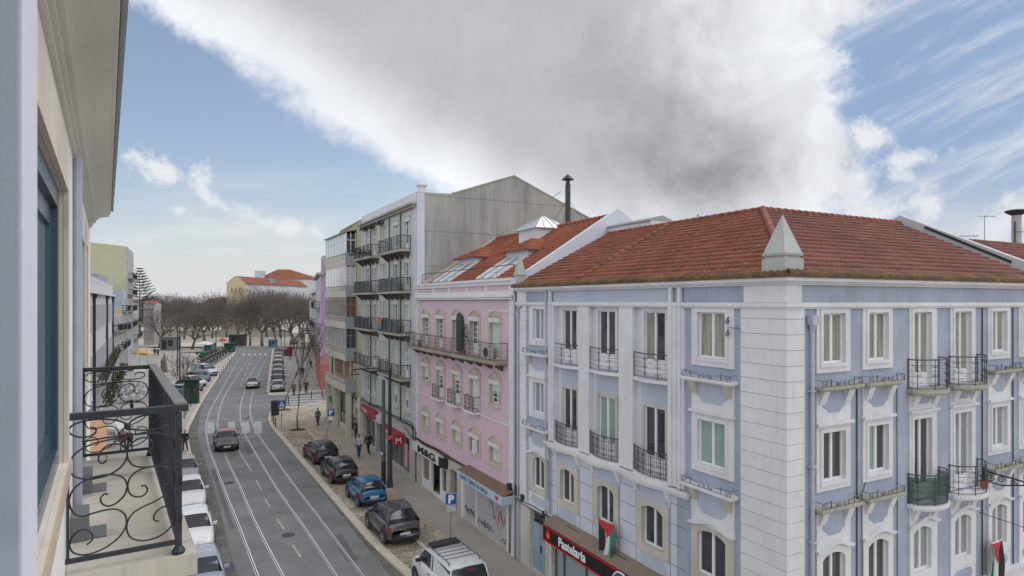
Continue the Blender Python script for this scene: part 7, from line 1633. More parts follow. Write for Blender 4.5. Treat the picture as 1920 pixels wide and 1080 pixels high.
# left kerb row, facing us
KLs = KL
def left_spot(py_, off_in):
    best = min(range(len(KL) - 1), key=lambda i: abs((CY + FOC * (H) / KL[i].y) - py_)); a = KL[best]; b = KL[best + 1]; d = (b - a).normalized(); nn = Vector((-d.y, d.x, 0)); 
    if nn.x > 0: nn = -nn
    return a + nn * off_in, atan2(d.y, d.x)
specs = [('white hatchback with black mirrors, third car from the bottom along the left kerb', dict(L=3.9, Wd=1.7, Ht=1.48, col=(.62, .63, .64), metal=0.0), 37.6),
         ('grey hatchback parked farthest up the left kerb, half hidden by the balcony', dict(L=3.9, Wd=1.7, Ht=1.46, col=(.30, .31, .33)), 42.6),
         ('white saloon car parked along the left kerb below the balcony corner', dict(L=4.4, Wd=1.78, Ht=1.50, col=(.66, .67, .68), metal=.0, rr=3.7, rb=4.15), 31.8),
         ('light blue grey car at the bottom edge below the balcony', dict(L=4.3, Wd=1.78, Ht=1.45, col=(.34, .40, .46), rr=3.6, rb=4.1), 26.6)]
for lab, kw, yy_ in specs:
    i = min(range(len(KL) - 1), key=lambda i: abs(KL[i].y - yy_)); a, b = KL[i], KL[i + 1]; t = (yy_ - a.y) / ((b.y - a.y) or 1); p = a.lerp(b, t); d = (b - a).normalized(); nn = Vector((d.y, -d.x, 0)); nn = nn if nn.x < 0 else -nn
    c = car(lab, name='parked_car', **kw); q = p + nn * (kw['Wd'] / 2 + .0); place(c, Vector((q.x, q.y, .0)), atan2(d.y, d.x))
# right column in the distance
proto = car('', 4.1, 1.76, 1.47, (.03, .03, .034), name='parked_car'); col_c = [(.34, .35, .36), (.05, .05, .055), (.10, .11, .12), (.42, .43, .44), (.08, .085, .09), (.62, .62, .62), (.6, .6, .6), (.03, .03, .03)]
labs = ['silver grey car at the near end of the right hand parked column', 'second car from the front of the parked column, black', 'third car of the parked column, dark grey', 'fourth car of the parked column, light silver', 'fifth car of the parked column, dark', 'sixth car of the parked column, white', 'seventh car of the parked column, white, beside the red kiosk', 'black car at the far end of the parked column']
def recolour(o, col):
    m = paint('car_paint', col, .28, .3 if max(col) < .5 else 0)
    for ch in o.children:
        if ch.name.split('.')[0] in ('body', 'roof', 'pillar', 'wing_mirror'):
            ch.data = ch.data.copy(); ch.data.materials[0] = m
            if ch.name.startswith('wing'): pass
dI = (G(509.6, 661) - G(498.5, 737)); hI = atan2(dI.y, dI.x)
for i, yy_ in enumerate((84.5, 91, 98, 105.5, 113.5, 122, 131, 140.5)):
    q0 = KI[-2]; q1 = G(498.5, 737, 0); t = (yy_ - q1.y) / (q0.y - q1.y); p = q1.lerp(Vector((q0.x, q0.y, 0)), t); n2 = Vector((dI.y, -dI.x, 0)).normalized()
    q = p + n2 * 1.45
    c = proto if i == 0 else dup(proto, (0, 0, 0), 0, labs[i]); c['label'] = labs[i]; c['group'] = 'cars parked in a column beside the road'; place(c, Vector((q.x, q.y, 0)), hI); 
    if i: recolour(c, col_c[i])
recolour(proto, col_c[0])
# diagonal column on the far right
words9 = ['nearest', 'second', 'third', 'fourth', 'fifth', 'sixth', 'seventh', 'farthest']
for i in range(8):
    t = i / 7; q = G(lerp(551, 577, t), lerp(645, 618, t)); cc = (.55, .56, .58) if i % 3 else (.12, .13, .15)
    c = dup(proto, (q.x, q.y, 0), hI + (.0), '%s car of the slanting row by the far right buildings, seen small' % words9[i], 'cars in the slanting far row'); recolour(c, cc)
# left bays: vans and cars nose to the road
lsp = [((399, 705), 'pale blue grey delivery van, farthest of the cars nosed to the left kerb', 'van', (.46, .52, .58)), ((387, 716), 'dark blue car beside the pale van on the left', 'car', (.06, .09, .16)), ((379, 725), 'white car next to the dark blue car on the left', 'car', (.55, .56, .58)), ((372, 734), 'dark grey car between two light cars on the left', 'car', (.05, .06, .07)), ((365, 744), 'silver car behind the green advertising box', 'car', (.50, .52, .52)), ((357, 755), 'dark green car hidden behind the green advertising box', 'car', (.03, .09, .06))]
pvan = None
for i, (pp, lab, k, cc) in enumerate(lsp):
    q = G(*pp); 
    if k == 'van': c = car(lab, 4.6, 1.85, 1.9, cc, 'van', hood=1.1, belt=1.15, cowl=1.0, rf=1.7, rr=4.3, rb=4.5, deck=1.15, name='parked_van', cat='van', metal=.1)
    else: c = dup(proto, (0, 0, 0), 0, lab); recolour(c, cc)
    c['group'] = 'vehicles nosed to the left kerb'; place(c, q + Vector((-1.6, .8, 0)), radians(-28))

# ============================================================ MOTORCYCLES
def motorbike(label):
    T = thing('motorcycle', label, 'motorcycle', (0, 0, 0), 0, 'motorcycles parked in a row on the square'); 
    for x in (-.65, .65):
        mb = MB(); mb.tube([(x + .27 * cos(2 * pi * k / 16), 0, .30 + .27 * sin(2 * pi * k / 16)) for k in range(16)], .055, 6, True); mb.tube([(x, -.06, .3), (x, .06, .3)], .10, 8); mb.build('wheel', m_tyre, T)
    mb = MB(); mb.hexa([(-.35, -.13, .35), (.30, -.12, .35), (.30, .12, .35), (-.35, .13, .35), (-.45, -.10, .72), (.25, -.13, .78), (.25, .13, .78), (-.45, .10, .72)]); mb.hexa([(.0, -.14, .72), (.38, -.12, .76), (.38, .12, .76), (.0, .14, .72), (.02, -.10, .92), (.30, -.09, .95), (.30, .09, .95), (.02, .10, .92)]); mb.build('body', m_trim, T, True)
    mb = MB(); mb.hexa([(-.75, -.10, .76), (.05, -.13, .76), (.05, .13, .76), (-.75, .10, .76), (-.80, -.09, .88), (.05, -.10, .82), (.05, .10, .82), (-.80, .09, .88)]); mb.build('seat', m_int, T)
    mb = MB(); mb.tube([(.65, -.09, .3), (.42, -.09, .95)], .025, 5); mb.tube([(.65, .09, .3), (.42, .09, .95)], .025, 5); mb.tube([(.30, -.36, 1.02), (.42, -.12, 1.0), (.42, .12, 1.0), (.30, .36, 1.02)], .02, 5); mb.hexa([(.40, -.14, .80), (.58, -.10, .82), (.58, .10, .82), (.40, .14, .80), (.38, -.13, 1.15), (.48, -.09, 1.18), (.48, .09, 1.18), (.38, .13, 1.15)]); mb.build('handlebar', metal_g, T)
    mb = MB(); mb.hexa([(-1.02, -.18, .88), (-.68, -.18, .88), (-.68, .18, .88), (-1.02, .18, .88), (-.98, -.15, 1.14), (-.70, -.15, 1.14), (-.70, .15, 1.14), (-.98, .15, 1.14)]); mb.build('top_box', m_trim, T); return T
mk = motorbike('black motorcycle in the packed row of parked motorcycles'); k = 0
for j in range(3):
    for i in range(9 if j < 2 else 6):
        t = i / 8; q = G(lerp(383 - j * 3, 428 - j * 5, t), lerp(692 - j * 10, 664 - j * 4, t)); 
        c = mk if k == 0 else dup(mk, (0, 0, 0), 0, 'black motorcycle in the packed row of parked motorcycles'); k += 1; place(c, Vector((q.x, q.y, 0)), radians(35 + random.uniform(-14, 14)))

# ============================================================ PEOPLE
m_skin = plain('skin', (.38, .22, .16), .6); m_hair = plain('dark_hair', (.02, .016, .014), .7)
def skin_obj(name, verts, edges, radii, mat, parent, sub=1):
    me = bpy.data.meshes.new(name); me.from_pydata(verts, edges, []); me.materials.append(mat); o = bpy.data.objects.new(name, me); COL.objects.link(o); o.parent = parent
    o.modifiers.new('skin', 'SKIN'); 
    if not me.skin_vertices: 
        me.attributes
    sv_ = me.skin_vertices[0].data if me.skin_vertices else None
    for i, r in enumerate(radii):
        sv_[i].radius = (r, r) if not isinstance(r, tuple) else r
    sv_[0].use_root = True
    m = o.modifiers.new('sub', 'SUBSURF'); m.levels = sub; m.render_levels = sub
    dg = bpy.context.evaluated_depsgraph_get(); me2 = bpy.data.meshes.new_from_object(o.evaluated_get(dg)); me2.name = name
    o.modifiers.clear(); o.data = me2
    me2.polygons.foreach_set('use_smooth', [True] * len(me2.polygons))
    if not me2.materials: me2.materials.append(mat)
    return o
def person(label, loc, heading, top, legs, h=1.72, stride=.22, hair=m_hair, coat=0.0, arm_bend=.15, shoes=None):
    """faces +x in its own frame"""
    T = thing('person', label, 'person', tuple(loc), heading); s = h / 1.75
    V, E_, R_ = [], [], []
    def add(p, r, link=None):
        V.append(tuple(Vector(p) * s)); R_.append(r if isinstance(r, tuple) else r * s); i = len(V) - 1
        if link is not None: E_.append((link, i))
        return i
    hip = add((0, 0, .94), .125); sp1 = add((0, 0, 1.10), .115, hip); ch = add((.0, 0, 1.30), .135, sp1); nk = add((-.01, 0, 1.47), .055, ch); hd1 = add((.01, 0, 1.58), .075, nk); hd2 = add((.015, 0, 1.68), .085, hd1); add((.0, 0, 1.74), .055, hd2)
    legs_ = []; arms_ = []
    for sg, st in ((-1, stride), (1, -stride)):
        h_ = add((0, sg * .09, .88), .085, hip); kn = add((st * .55 + .03, sg * .10, .49), .055, h_); an = add((st - .02 if st > 0 else st - .10, sg * .10, .09), .038, kn); to = add((an and (V[an][0] / s + .16), sg * .115, .04), .032, an); legs_.append((h_, kn, an, to))
        sh = add((0, sg * .19, 1.41), .055, ch); el = add((-st * .35 - .03, sg * .25, 1.13), .042, sh); wr = add((-st * .8 + arm_bend * .5, sg * .25, .90), .028, el); pm_ = add((V[wr][0] / s + .02, sg * .245, .84), .03, wr); arms_.append((sh, el, wr))
        for k in range(4):
            f1 = add((V[pm_][0] / s + .015 + .016 * (k - 1.5), sg * .24, .80), .0095, pm_); f2 = add((V[pm_][0] / s + .03 + .016 * (k - 1.5), sg * .225, .765 + .006 * abs(k - 1)), .0085, f1)
        t1 = add((V[wr][0] / s + .05, sg * .225, .85), .010, wr); add((V[wr][0] / s + .06, sg * .215, .81), .0085, t1)
    skin_obj('body', V, E_, R_, m_skin, T, 1)
    def sub(ids, edges, grow, name, mat, extra=None):
        mp = {v: i for i, v in enumerate(ids)}; vv = [V[i] for i in ids]; ee = [(mp[a], mp[b]) for a, b in edges]; rr_ = [R_[i] + grow for i in ids]
        if extra:
            for p, r, l in extra: vv.append(tuple(Vector(p) * s)); rr_.append(r * s); ee.append((mp[l], len(vv) - 1))
        return skin_obj(name, vv, ee, rr_, mat, T, 1)
    (h1, k1, a1, t1), (h2, k2, a2, t2) = legs_; (s1, e1, w1), (s2, e2, w2) = arms_
    sub([hip, h1, k1, a1, h2, k2, a2], [(hip, h1), (h1, k1), (k1, a1), (hip, h2), (h2, k2), (k2, a2)], .022, 'trousers', legs)
    ex = [((0, 0, .94 - coat), .15 if coat < .2 else .19, sp1)] if coat else [((0, 0, .93), .14, sp1)]
    sub([sp1, ch, s1, e1, w1, s2, e2, w2], [(sp1, ch), (ch, s1), (s1, e1), (e1, w1), (ch, s2), (s2, e2), (e2, w2)], .024, 'jacket', top, ex)
    for a, t in ((a1, t1), (a2, t2)): skin_obj('shoe', [V[a], V[t]], [(0, 1)], [.045 * s, .042 * s], shoes or m_trim, T, 1)
    skin_obj('hair', [tuple(Vector((-.02, 0, 1.60)) * s), tuple(Vector((-.022, 0, 1.69)) * s), tuple(Vector((.005, 0, 1.765)) * s)], [(0, 1), (1, 2)], [.075 * s, .092 * s, .06 * s], hair, T, 1)
    mb = MB()      # nose, brows, mouth
    o_ = Vector(T.location); mb.hexa([tuple(Vector(p) * s + o_) for p in ((.095, -.012, 1.60), (.12, -.012, 1.60), (.12, .012, 1.60), (.095, .012, 1.60), (.09, -.006, 1.645), (.10, -.006, 1.645), (.10, .006, 1.645), (.09, .006, 1.645))]); mb.build('nose', m_skin, T)
    return T
cw = plain('white_jacket', (.50, .50, .54), .8, var=.06); ck = plain('black_cloth', (.018, .018, .02), .85, var=.1); cj = plain('blue_jeans', (.05, .075, .12), .85, var=.15); cg = plain('grey_cloth', (.10, .10, .11), .85); cb = plain('navy_cloth', (.03, .04, .07), .85); cd_ = plain('dark_olive_coat', (.03, .03, .026), .85); cs_ = plain('white_shoe', (.6, .6, .6), .6)
h_up = hd
person('person in a white jacket and blue jeans walking on the right pavement', G(673, 859, .004), h_up, cw, cj, 1.84, .20)
person('person in black with white shoes walking beside the one in white', G(691, 852, .004), h_up + .3, ck, ck, 1.76, .24, shoes=cs_)
person('person in a long dark coat near the corner shop window', G(668, 824, .004), h_up + pi, cd_, ck, 1.76, .12, coat=.42)
person('person in dark clothes standing alone on the corner pavement behind the parking sign', G(596, 799, .004), h_up + .4, cg, cg, 1.74, .06)
person('person in a black coat waiting by the zebra crossing of the side street', G(574, 738, .004), -1.2, ck, ck, 1.8, .1, coat=.3)
person('person in grey at the left end of the side street crossing', G(551, 742, .004), 2.0, cg, cb, 1.75, .2)
person('person in dark jacket on the wet pavement beyond the side street', G(567, 708, .004), -1.5, ck, cj, 1.78, .2)
person('person far up the right pavement beside the lilac building', G(583, 692, .004), 1.4, cb, ck, 1.76, .2)
person('person in dark clothes standing near the closed brown parasol', G(303, 690, .004), 0.3, ck, ck, 1.78, .1)
person('person crossing the square beside the red post', G(296, 668, .004), 1.9, cb, ck, 1.76, .2)
person('person walking with a dark coat on the pale square', G(290, 667, .004), 1.6, ck, cj, 1.75, .2, coat=.3)

# ============================================================ POLES, LAMPS, SIGNS
def pole(name, label, cat, base, z1, r0, r1, mat, group=None):
    T = thing(name, label, cat, tuple(base), 0, group); mb = MB(); b = Vector(base); mb.tube([tuple(b), tuple(b + Vector((0, 0, z1)))], r0, 10, r1=r1); mb.build('pole', mat, T); return T
pA = G(719, 908, .004); pB = G(731, 913, .004)
zA = H + (CY - 712) * pA.y / FOC; zB = H + (CY - 691) * pB.y / FOC
m_pg = plain('grey_green_pole', (.09, .11, .10), .6, .2, var=.15)
T = pole('tram_pole', 'tall grey green tram wire pole with stickers round its foot', 'pole', pA, zA, .15, .11, m_pg)
mb = MB(); mb.tube([tuple(pA), tuple(pA + Vector((0, 0, 1.5)))], .158, 10, r1=.155); mb.build('lower_sleeve', iron, T)
mb = MB()
for i, (z, a) in enumerate(((1.9, .3), (1.7, 2.2), (2.05, 4.1))): c = pA + Vector((cos(a) * .15, sin(a) * .15, z)); mb.box(c.x - .08, c.x + .08, c.y - .02, c.y + .02, c.z - .1, c.z + .1)
mb.build('sticker', plain('pale_sticker', (.4, .42, .5), .6), T)
T = pole('street_lamp', 'tall black street lamp with a long curved arm and twin lamp heads', 'lamp', pB, zB, .15, .09, iron)
mb = MB(); mb.tube([tuple(pB), tuple(pB + Vector((0, 0, 2.9)))], .17, 10, r1=.16); mb.tube([tuple(pB), tuple(pB + Vector((0, 0, .5)))], .22, 10, r1=.18); lw = mb.build('base_sleeve', plain('black_white_sticker_sleeve', (.05, .05, .055), .6, var=.9, scale=9), T)
mb = MB(); mb.tube([tuple(pB + Vector((0, 0, 3.1))), tuple(pB + Vector((0, 0, 3.35)))], .19, 10); mb.build('red_band', plain('red_lantern', (.40, .09, .07), .6), T)
e_ = Vector(((664 - CX) / FOC * (pB.y + 1.2), pB.y + 1.2, H + (CY - 692.5) * (pB.y + 1.2) / FOC)); mb = MB(); a = pB + Vector((0, 0, zB)); mb.tube([tuple(a + Vector((0, 0, -.25))), tuple(a.lerp(e_, .4) + Vector((0, 0, .03))), tuple(e_ + Vector((.1, 0, 0))), tuple(e_ + Vector((-.15, .05, -.15))), tuple(e_ + Vector((-.2, .05, -.3)))], .05, 6, r1=.03); mb.build('arm', iron, T)
h1_ = Vector(((665 - CX) / FOC * pB.y, pB.y, H + (CY - 702) * pB.y / FOC)); mb = MB(); mb.hexa([(h1_.x - .32, h1_.y - .12, h1_.z - .05), (h1_.x + .30, h1_.y - .12, h1_.z - .03), (h1_.x + .30, h1_.y + .12, h1_.z - .03), (h1_.x - .32, h1_.y + .12, h1_.z - .05), (h1_.x - .30, h1_.y - .06, h1_.z + .03), (h1_.x + .28, h1_.y - .06, h1_.z + .06), (h1_.x + .28, h1_.y + .06, h1_.z + .06), (h1_.x - .30, h1_.y + .06, h1_.z + .03)]); mb.tube([(h1_.x + .2, h1_.y, h1_.z), tuple(e_)], .02, 4); mb.build('lamp_head', iron, T)
# small red cone at foot band omitted parts: utility wires across the street
T = thing('overhead_wire', 'thin dark wires sagging across the bottom right corner of the blue building', 'wire', (20, 18, 7)); mb = MB(); a = FB.w(9.05, .1, 5.15); b = Vector((26, 16, 3.4)); mb.tube([tuple(a.lerp(b, t / 10) + Vector((0, 0, -.5 * sin(pi * t / 10)))) for t in range(11)], .014, 4); mb.build('wire', cable_m, T)
m_sb = plain('sign_blue_face', (.012, .085, .32), .35); m_post = plain('galvanised_post', (.25, .26, .27), .5, .5)
def sign(label, px_c, py_c, base_px, base_py, wpx, kind, ang=0.0, lean=True):
    b = G(base_px, base_py, .004); y = b.y; c = Vector(((px_c - CX) / FOC * y, y, H + (CY - py_c) * y / FOC)); w = wpx * y / FOC
    T = thing('traffic_sign', label, 'sign', tuple(b)); mb = MB(); mb.tube([tuple(b), (c.x, c.y + .03, c.z + w * .4)], .03, 8); mb.build('post', m_post, T)
    x = Vector((cos(ang), sin(ang), 0)); n_ = Vector((sin(ang), -cos(ang), 0)); f = Fr((c.x, c.y), (x.x, x.y), (n_.x, n_.y)); mb = MB(f); mb.box(-w / 2, w / 2, .0, .02, c.z - w / 2, c.z + w / 2); mb.mi = 1; q = w / 2 - .015; P = MB(f)
    pl_o = mb.build('panel', m_sb, T); P.tube([(-q, .024, c.z - q), (q, .024, c.z - q), (q, .024, c.z + q), (-q, .024, c.z + q)], .010, 4, True); P.build('border', plate_w, T)
    if kind == 'P': text_mesh('letter', 'P', w * .95, plate_w, T, f.w(-w * .27, .024, c.z - w * .33), x, extrude=.004, bold=.02)
    else:
        P = MB(f); P.prism([(-w * .36, c.z - w * .3), (w * .36, c.z - w * .3), (0, c.z + w * .36)], .021, .028); P.build('triangle', plate_w, T); P = MB(f); P.tube([(-.01 * w, .033, c.z + .14 * w), (0, .033, c.z - .02 * w), (.10 * w, .033, c.z - .2 * w)], .035 * w, 5); P.tube([(0, .033, c.z - .02 * w), (-.10 * w, .033, c.z - .2 * w)], .03 * w, 5); P.tube([(-.1 * w, .033, c.z + .02 * w), (.1 * w, .033, c.z + .04 * w)], .025 * w, 5); P.build('pedestrian_symbol', m_trim, T)
    return T, f, c, w
plate_w = plain('sign_white_face', (.78, .78, .78), .4)
T, f, c, w = sign('blue parking sign with white P on a leaning post by the black estate car', 620.5, 773.5, 610, 830, 13.5, 'P', .15)
mb = MB(f); mb.box(-w * .3, w * .3, 0, .02, c.z - w * 1.05, c.z - w * .6); mb.build('plate', plate_w, T)
T, f, c, w = sign('blue parking sign with white P in front of the graffiti shutter', 846, 935.5, 843.5, 1046, 22, 'P', .2)
mb = MB(f); mb.box(-w * .38, w * .38, 0, .02, c.z - w * 1.05, c.z - w * .56); mb.build('plate', plain('grey_plate', (.45, .45, .46), .5), T)
sign('blue square pedestrian crossing sign at the pavement corner', 528.5, 757.5, 527.5, 803, 14, 'X', 0)
# bin and bollards on the corner
T = thing('litter_bin', 'tall black bin on the pavement corner beside the crossing sign', 'bin', tuple(G(516, 778, .004))); mb = MB(); b = G(516, 778, .004); mb.lathe(tuple(b), [(.38, 0), (.42, .1), (.42, 1.35), (.46, 1.4), (.44, 1.5), (.2, 1.56)], 16); mb.build('drum', iron, T)
def bollard(label, p, group, h=.95):
    T = thing('bollard', label, 'bollard', tuple(p), 0, group); mb = MB(); mb.lathe(tuple(p), [(.07, 0), (.055, .06), (.05, h - .12), (.065, h - .1), (.065, h - .02), (.03, h)], 8); mb.build('post', iron, T); return T
b0_ = bollard('black bollard in the short line on the pavement corner', G(510, 790, .004), 'bollards on the pavement corner')
for i, q in enumerate([(513, 796), (516.5, 801), (541, 758.5), (560, 754), (584, 748), (604, 745), (612, 738), (630, 735)]):
    p = G(*q, .004); dup(b0_, (p.x, p.y, p.z), 0, 'black bollard in the short line on the pavement corner' if i < 2 else 'black bollard along the side street by the zebra crossing', 'bollards on the pavement corner' if i < 2 else 'bollards by the side street')
for i in range(9):
    t = i / 8; q = KL[0].lerp(KL[0], 0); j = min(range(len(KL)), key=lambda k: abs(KL[k].y - lerp(56, 78, t))); n2 = off(KL, -.9 if off(KL, 1)[5].x > KL[5].x else .9)[j]; dup(b0_, (n2.x, n2.y, 0), 0, 'dark bollard in the row along the left kerb', 'bollards along the left kerb')
for i in range(7):
    t = i / 6; q = G(lerp(412, 434, t), lerp(708, 676, t)); dup(b0_, (q.x, q.y, 0), 0, 'thin bollard between the parked van and the motorcycles', 'bollards by the motorcycles')
# green feather flag at the corner shop
b = FA.w(51.2, 1.6, 0); T = thing('feather_flag', 'green feather flag leaning out at the corner shop', 'flag', tuple(b)); yb = b.y
def P3(px_, py_, y=yb): return Vector(((px_ - CX) / FOC * y, y, H + (CY - py_) * y / FOC))
mb = MB(); mb.tube([tuple(b), tuple(P3(631, 738))], .025, 5); mb.build('pole', metal_g, T)
mb = MB(); g = [P3(631, 738), P3(624, 740), P3(615.5, 745), P3(619, 754), P3(626, 762), P3(632.5, 771)]; a_ = [mb.pt(tuple(p)) for p in g]; b_ = [mb.pt(tuple(p + Vector((.05, .06, 0)))) for p in g]; mb.face(a_); mb.face(b_[::-1])
for i in range(6): mb.face((a_[i], a_[(i + 1) % 6], b_[(i + 1) % 6], b_[i]))
mb.build('cloth', plain('green_cloth', (.01, .25, .10), .7), T)
# roof metalwork: flue, aerials, far chimney
T = thing('flue', 'tall dark metal flue with a conical cap held by wires above the pink roof', 'chimney', tuple(FA.w(22.7, -8, 15))); c = FA.w(22.7, -8, 0)
mb = MB(); mb.tube([(c.x, c.y, 14.5), (c.x, c.y, 19.45)], .17, 12); mb.build('pipe', plain('dark_flue', (.06, .055, .055), .6, .3, var=.3), T); mb = MB(); mb.tube([(c.x, c.y, 19.45), (c.x, c.y, 19.75)], .13, 10); mb.lathe((c.x, c.y, 19.75), [(.40, 0), (.36, .05), (.05, .33), (.01, .36)], 14); mb.build('cap', iron, T)
mb = MB()
for a in (2.6, 4.4, -.6): mb.tube([(c.x, c.y, 18.6), (c.x + cos(a) * 1.9, c.y + sin(a) * 1.6, 15.9)], .014, 4)
mb.build('stay', iron, T)
def aerial(label, px_, y, z0, top_py, bars, arm):
    x = (px_ - CX) / FOC * y; z1 = H + (CY - top_py) * y / FOC; T = thing('aerial', label, 'aerial', (x, y, z0)); mb = MB(); mb.tube([(x, y, z0), (x, y, z1)], .022, 5); mb.build('mast', metal_g, T); mb = MB(); mb.tube([(x - arm[0], y, z1 - .05), (x + arm[1], y, z1 - .05)], .016, 4)
    for k in range(bars): xx = x - arm[0] + (arm[0] + arm[1]) * k / max(bars - 1, 1); mb.tube([(xx, y - .25, z1 - .05), (xx, y + .25, z1 - .05)], .010, 4); mb.tube([(xx, y, z1 - .13), (xx, y, z1 + .03)], .010, 4)
    mb.build('antenna', metal_g, T); return T
aerial('tall bare aerial mast with a small crossbar behind the right roof', 1846, 36, 13, 404, 3, (.25, .55)); aerial('low wide television aerial behind the right fire wall', 1798, 34, 13.5, 441, 9, (.75, 1.0)); aerial('small aerial just behind the sloping fire wall', 1769, 33, 13.5, 437, 3, (.1, .5)); aerial('short aerial mast on the pink roof', 951, 44, 15, 424, 1, (.01, .01)); aerial('small spike aerial on the blue building ridge', 1308, 26.5, 15, 402, 1, (.01, .01))
y = 30; x = (1906 - CX) / FOC * y; T = thing('chimney', 'tall round concrete chimney with a flared black cap at the right edge', 'chimney', (x, y, 11)); mb = MB(); mb.tube([(x, y, 10), (x, y, H + (CY - 402) * y / FOC)], .20, 14); mb.build('stack', plaster('chimney_grey', (.45, .45, .43), (.25, .25, .24), .5), T); mb = MB(); zt = H + (CY - 404) * y / FOC; mb.lathe((x, y, zt), [(.20, 0), (.45, .16), (.48, .22), (.30, .28), (.05, .30)], 14); mb.build('cap', iron, T); mb = MB(); mb.tube([(x - .24, y - .2, zt - .3), (x - .24, y - .2, 13)], .03, 5); mb.tube([(x - .24, y - .2, zt - .8), (x + .8, y - .2, zt - .8)], .015, 4); mb.tube([(x - .6, y - .2, zt - 1.6), (x + .8, y - .2, zt - 1.6)], .015, 4); mb.build('pipe', iron, T)

# ============================================================ THE LEFT SQUARE: POLES, KIOSKS, CAFE
def lamp(label, bx, by, tpy, arm=None, z_arm=None, group='lamp posts of the square'):
    b = G(bx, by); z1 = H + (CY - tpy) * b.y / FOC; T = pole('lamp_post', label, 'lamp post', b, z1, .10, .06, iron, group)
    if arm:
        za = H + (CY - arm[1]) * b.y / FOC; x2 = (arm[0] - CX) / FOC * b.y; mb = MB(); mb.tube([(b.x, b.y, za), (x2, b.y, za + .1)], .05, 5); mb.hexa([(x2 - .35, b.y - .15, za - .02), (x2 + .35, b.y - .15, za - .02), (x2 + .35, b.y + .15, za - .02), (x2 - .35, b.y + .15, za - .02), (x2 - .3, b.y - .1, za + .12), (x2 + .3, b.y - .1, za + .12), (x2 + .3, b.y + .1, za + .12), (x2 - .3, b.y + .1, za + .12)]); mb.build('arm', iron, T)
lamp('left of the two tall thin poles near the brown parasol', 333, 705, 612); lamp('right tall pole with a long side arm beside the parked vans', 337, 737, 614, (372, 662)); lamp('tall lamp post behind the motorcycles', 405, 657, 592, (402, 594)); lamp('tall lamp post among the trees right of the road', 534, 652, 599); lamp('tall pole carrying a long arm to the left, right of the road', 544, 676, 599, (515, 622)); lamp('slim post at the right end of the far kerb', 527, 650, 606)
def kiosk(name, label, cat, px0, px1, py0, py1, dep, mat, roofm=None, loc_y=None):
    b0 = G(px0, py1); b1 = G(px1, py1); z1 = H + (CY - py0) * b0.y / FOC; T = thing(name, label, cat, tuple(b0)); mb = MB(); mb.box(b0.x, b1.x, b0.y, b0.y + dep, 0, z1); mb.build('body', mat, T); mb = MB(); mb.box(b0.x - .25, b1.x + .25, b0.y - .3, b0.y + dep + .2, z1 + .001, z1 + .16); mb.build('roof', roofm or mat, T)
    mb = MB(); w = b1.x - b0.x; mb.box(b0.x + w * .12, b0.x + w * .45, b0.y - .04, b0.y - .001, .2, z1 * .8); mb.box(b0.x + w * .55, b0.x + w * .9, b0.y - .04, b0.y - .001, z1 * .35, z1 * .8); mb.build('opening', gl_dark, T); return T
kg = plain('dark_green_kiosk', (.02, .075, .05), .6, var=.2); kgr = plain('grey_kiosk', (.20, .23, .22), .6, var=.1); kd = plain('dark_kiosk', (.05, .05, .055), .6, var=.2)
kiosk('kiosk', 'grey green kiosk with pale roof under the left trees', 'kiosk', 300, 327, 633, 657, 3, kgr, metal_g)
kiosk('kiosk', 'dark glazed kiosk at the end of the road on the left', 'kiosk', 429, 454, 629, 649, 3, kd)
kiosk('kiosk', 'small teal kiosk beneath the white canopy', 'kiosk', 382, 396, 645, 658, 2.4, plain('teal_kiosk', (.10, .20, .21), .6)); kiosk('container', 'square dark green container at the head of the motorcycle row', 'container', 420, 434, 645, 661, 2, kg); kiosk('recycling_bin', 'small bright green bin beside the motorcycles', 'bin', 376, 381, 662, 674, .8, plain('bright_green_bin', (.01, .22, .06), .6)); kiosk('kiosk', 'blue and white painted stall right of the large forked tree', 'kiosk', 503, 515, 638, 650, 2, plain('blue_stall', (.12, .26, .42), .6, var=.4)); kiosk('kiosk', 'small red kiosk beside the parked column and posts', 'kiosk', 538, 545, 652, 668, 1.2, plain('red_stall', (.40, .03, .05), .6))
kiosk('kiosk', 'purple poster stand left of the red kiosk', 'stand', 531, 537, 656, 668, .6, plain('purple_stand', (.22, .08, .24), .6))
kiosk('advertising_box', 'dark green advertising box standing in front of the left parked cars', 'advertising box', 345, 370, 714, 757, .5, kg, iron)
def parasol(label, bx, by, top_py, w_px, col, closed=False, sides=8, cat='parasol', group=None, rz=.4):
    b = G(bx, by); z1 = H + (CY - top_py) * b.y / FOC; w = w_px * b.y / FOC / 2; T = thing('parasol', label, cat, tuple(b), 0, group); mb = MB(); mb.tube([tuple(b), (b.x, b.y, z1)], .035, 6); mb.build('pole', metal_g, T); mb = MB(); m = plain('parasol_cloth', col, .8, var=.06)
    if closed: mb.lathe((b.x, b.y, .5), [(w * .95, 0), (w * .9, .4), (w * .6, (z1 - .5) * .6), (.06, z1 - .5), (.02, z1 - .45)], 9)
    else:
        c = [mb.pt((b.x + w * cos(rz + 2 * pi * k / sides), b.y + w * sin(rz + 2 * pi * k / sides), z1 - .75)) for k in range(sides)]; c2 = [mb.pt((b.x + w * cos(rz + 2 * pi * k / sides), b.y + w * sin(rz + 2 * pi * k / sides), z1 - .93)) for k in range(sides)]; t = mb.pt((b.x, b.y, z1)); t2 = mb.pt((b.x, b.y, z1 - .05))
        for k in range(sides): mb.face((c[k], c[(k + 1) % sides], t)); mb.face((c[k], c[(k + 1) % sides], c2[(k + 1) % sides], c2[k])); mb.face((c2[k], c2[(k + 1) % sides], t2))
    mb.build('canopy', m, T); return T
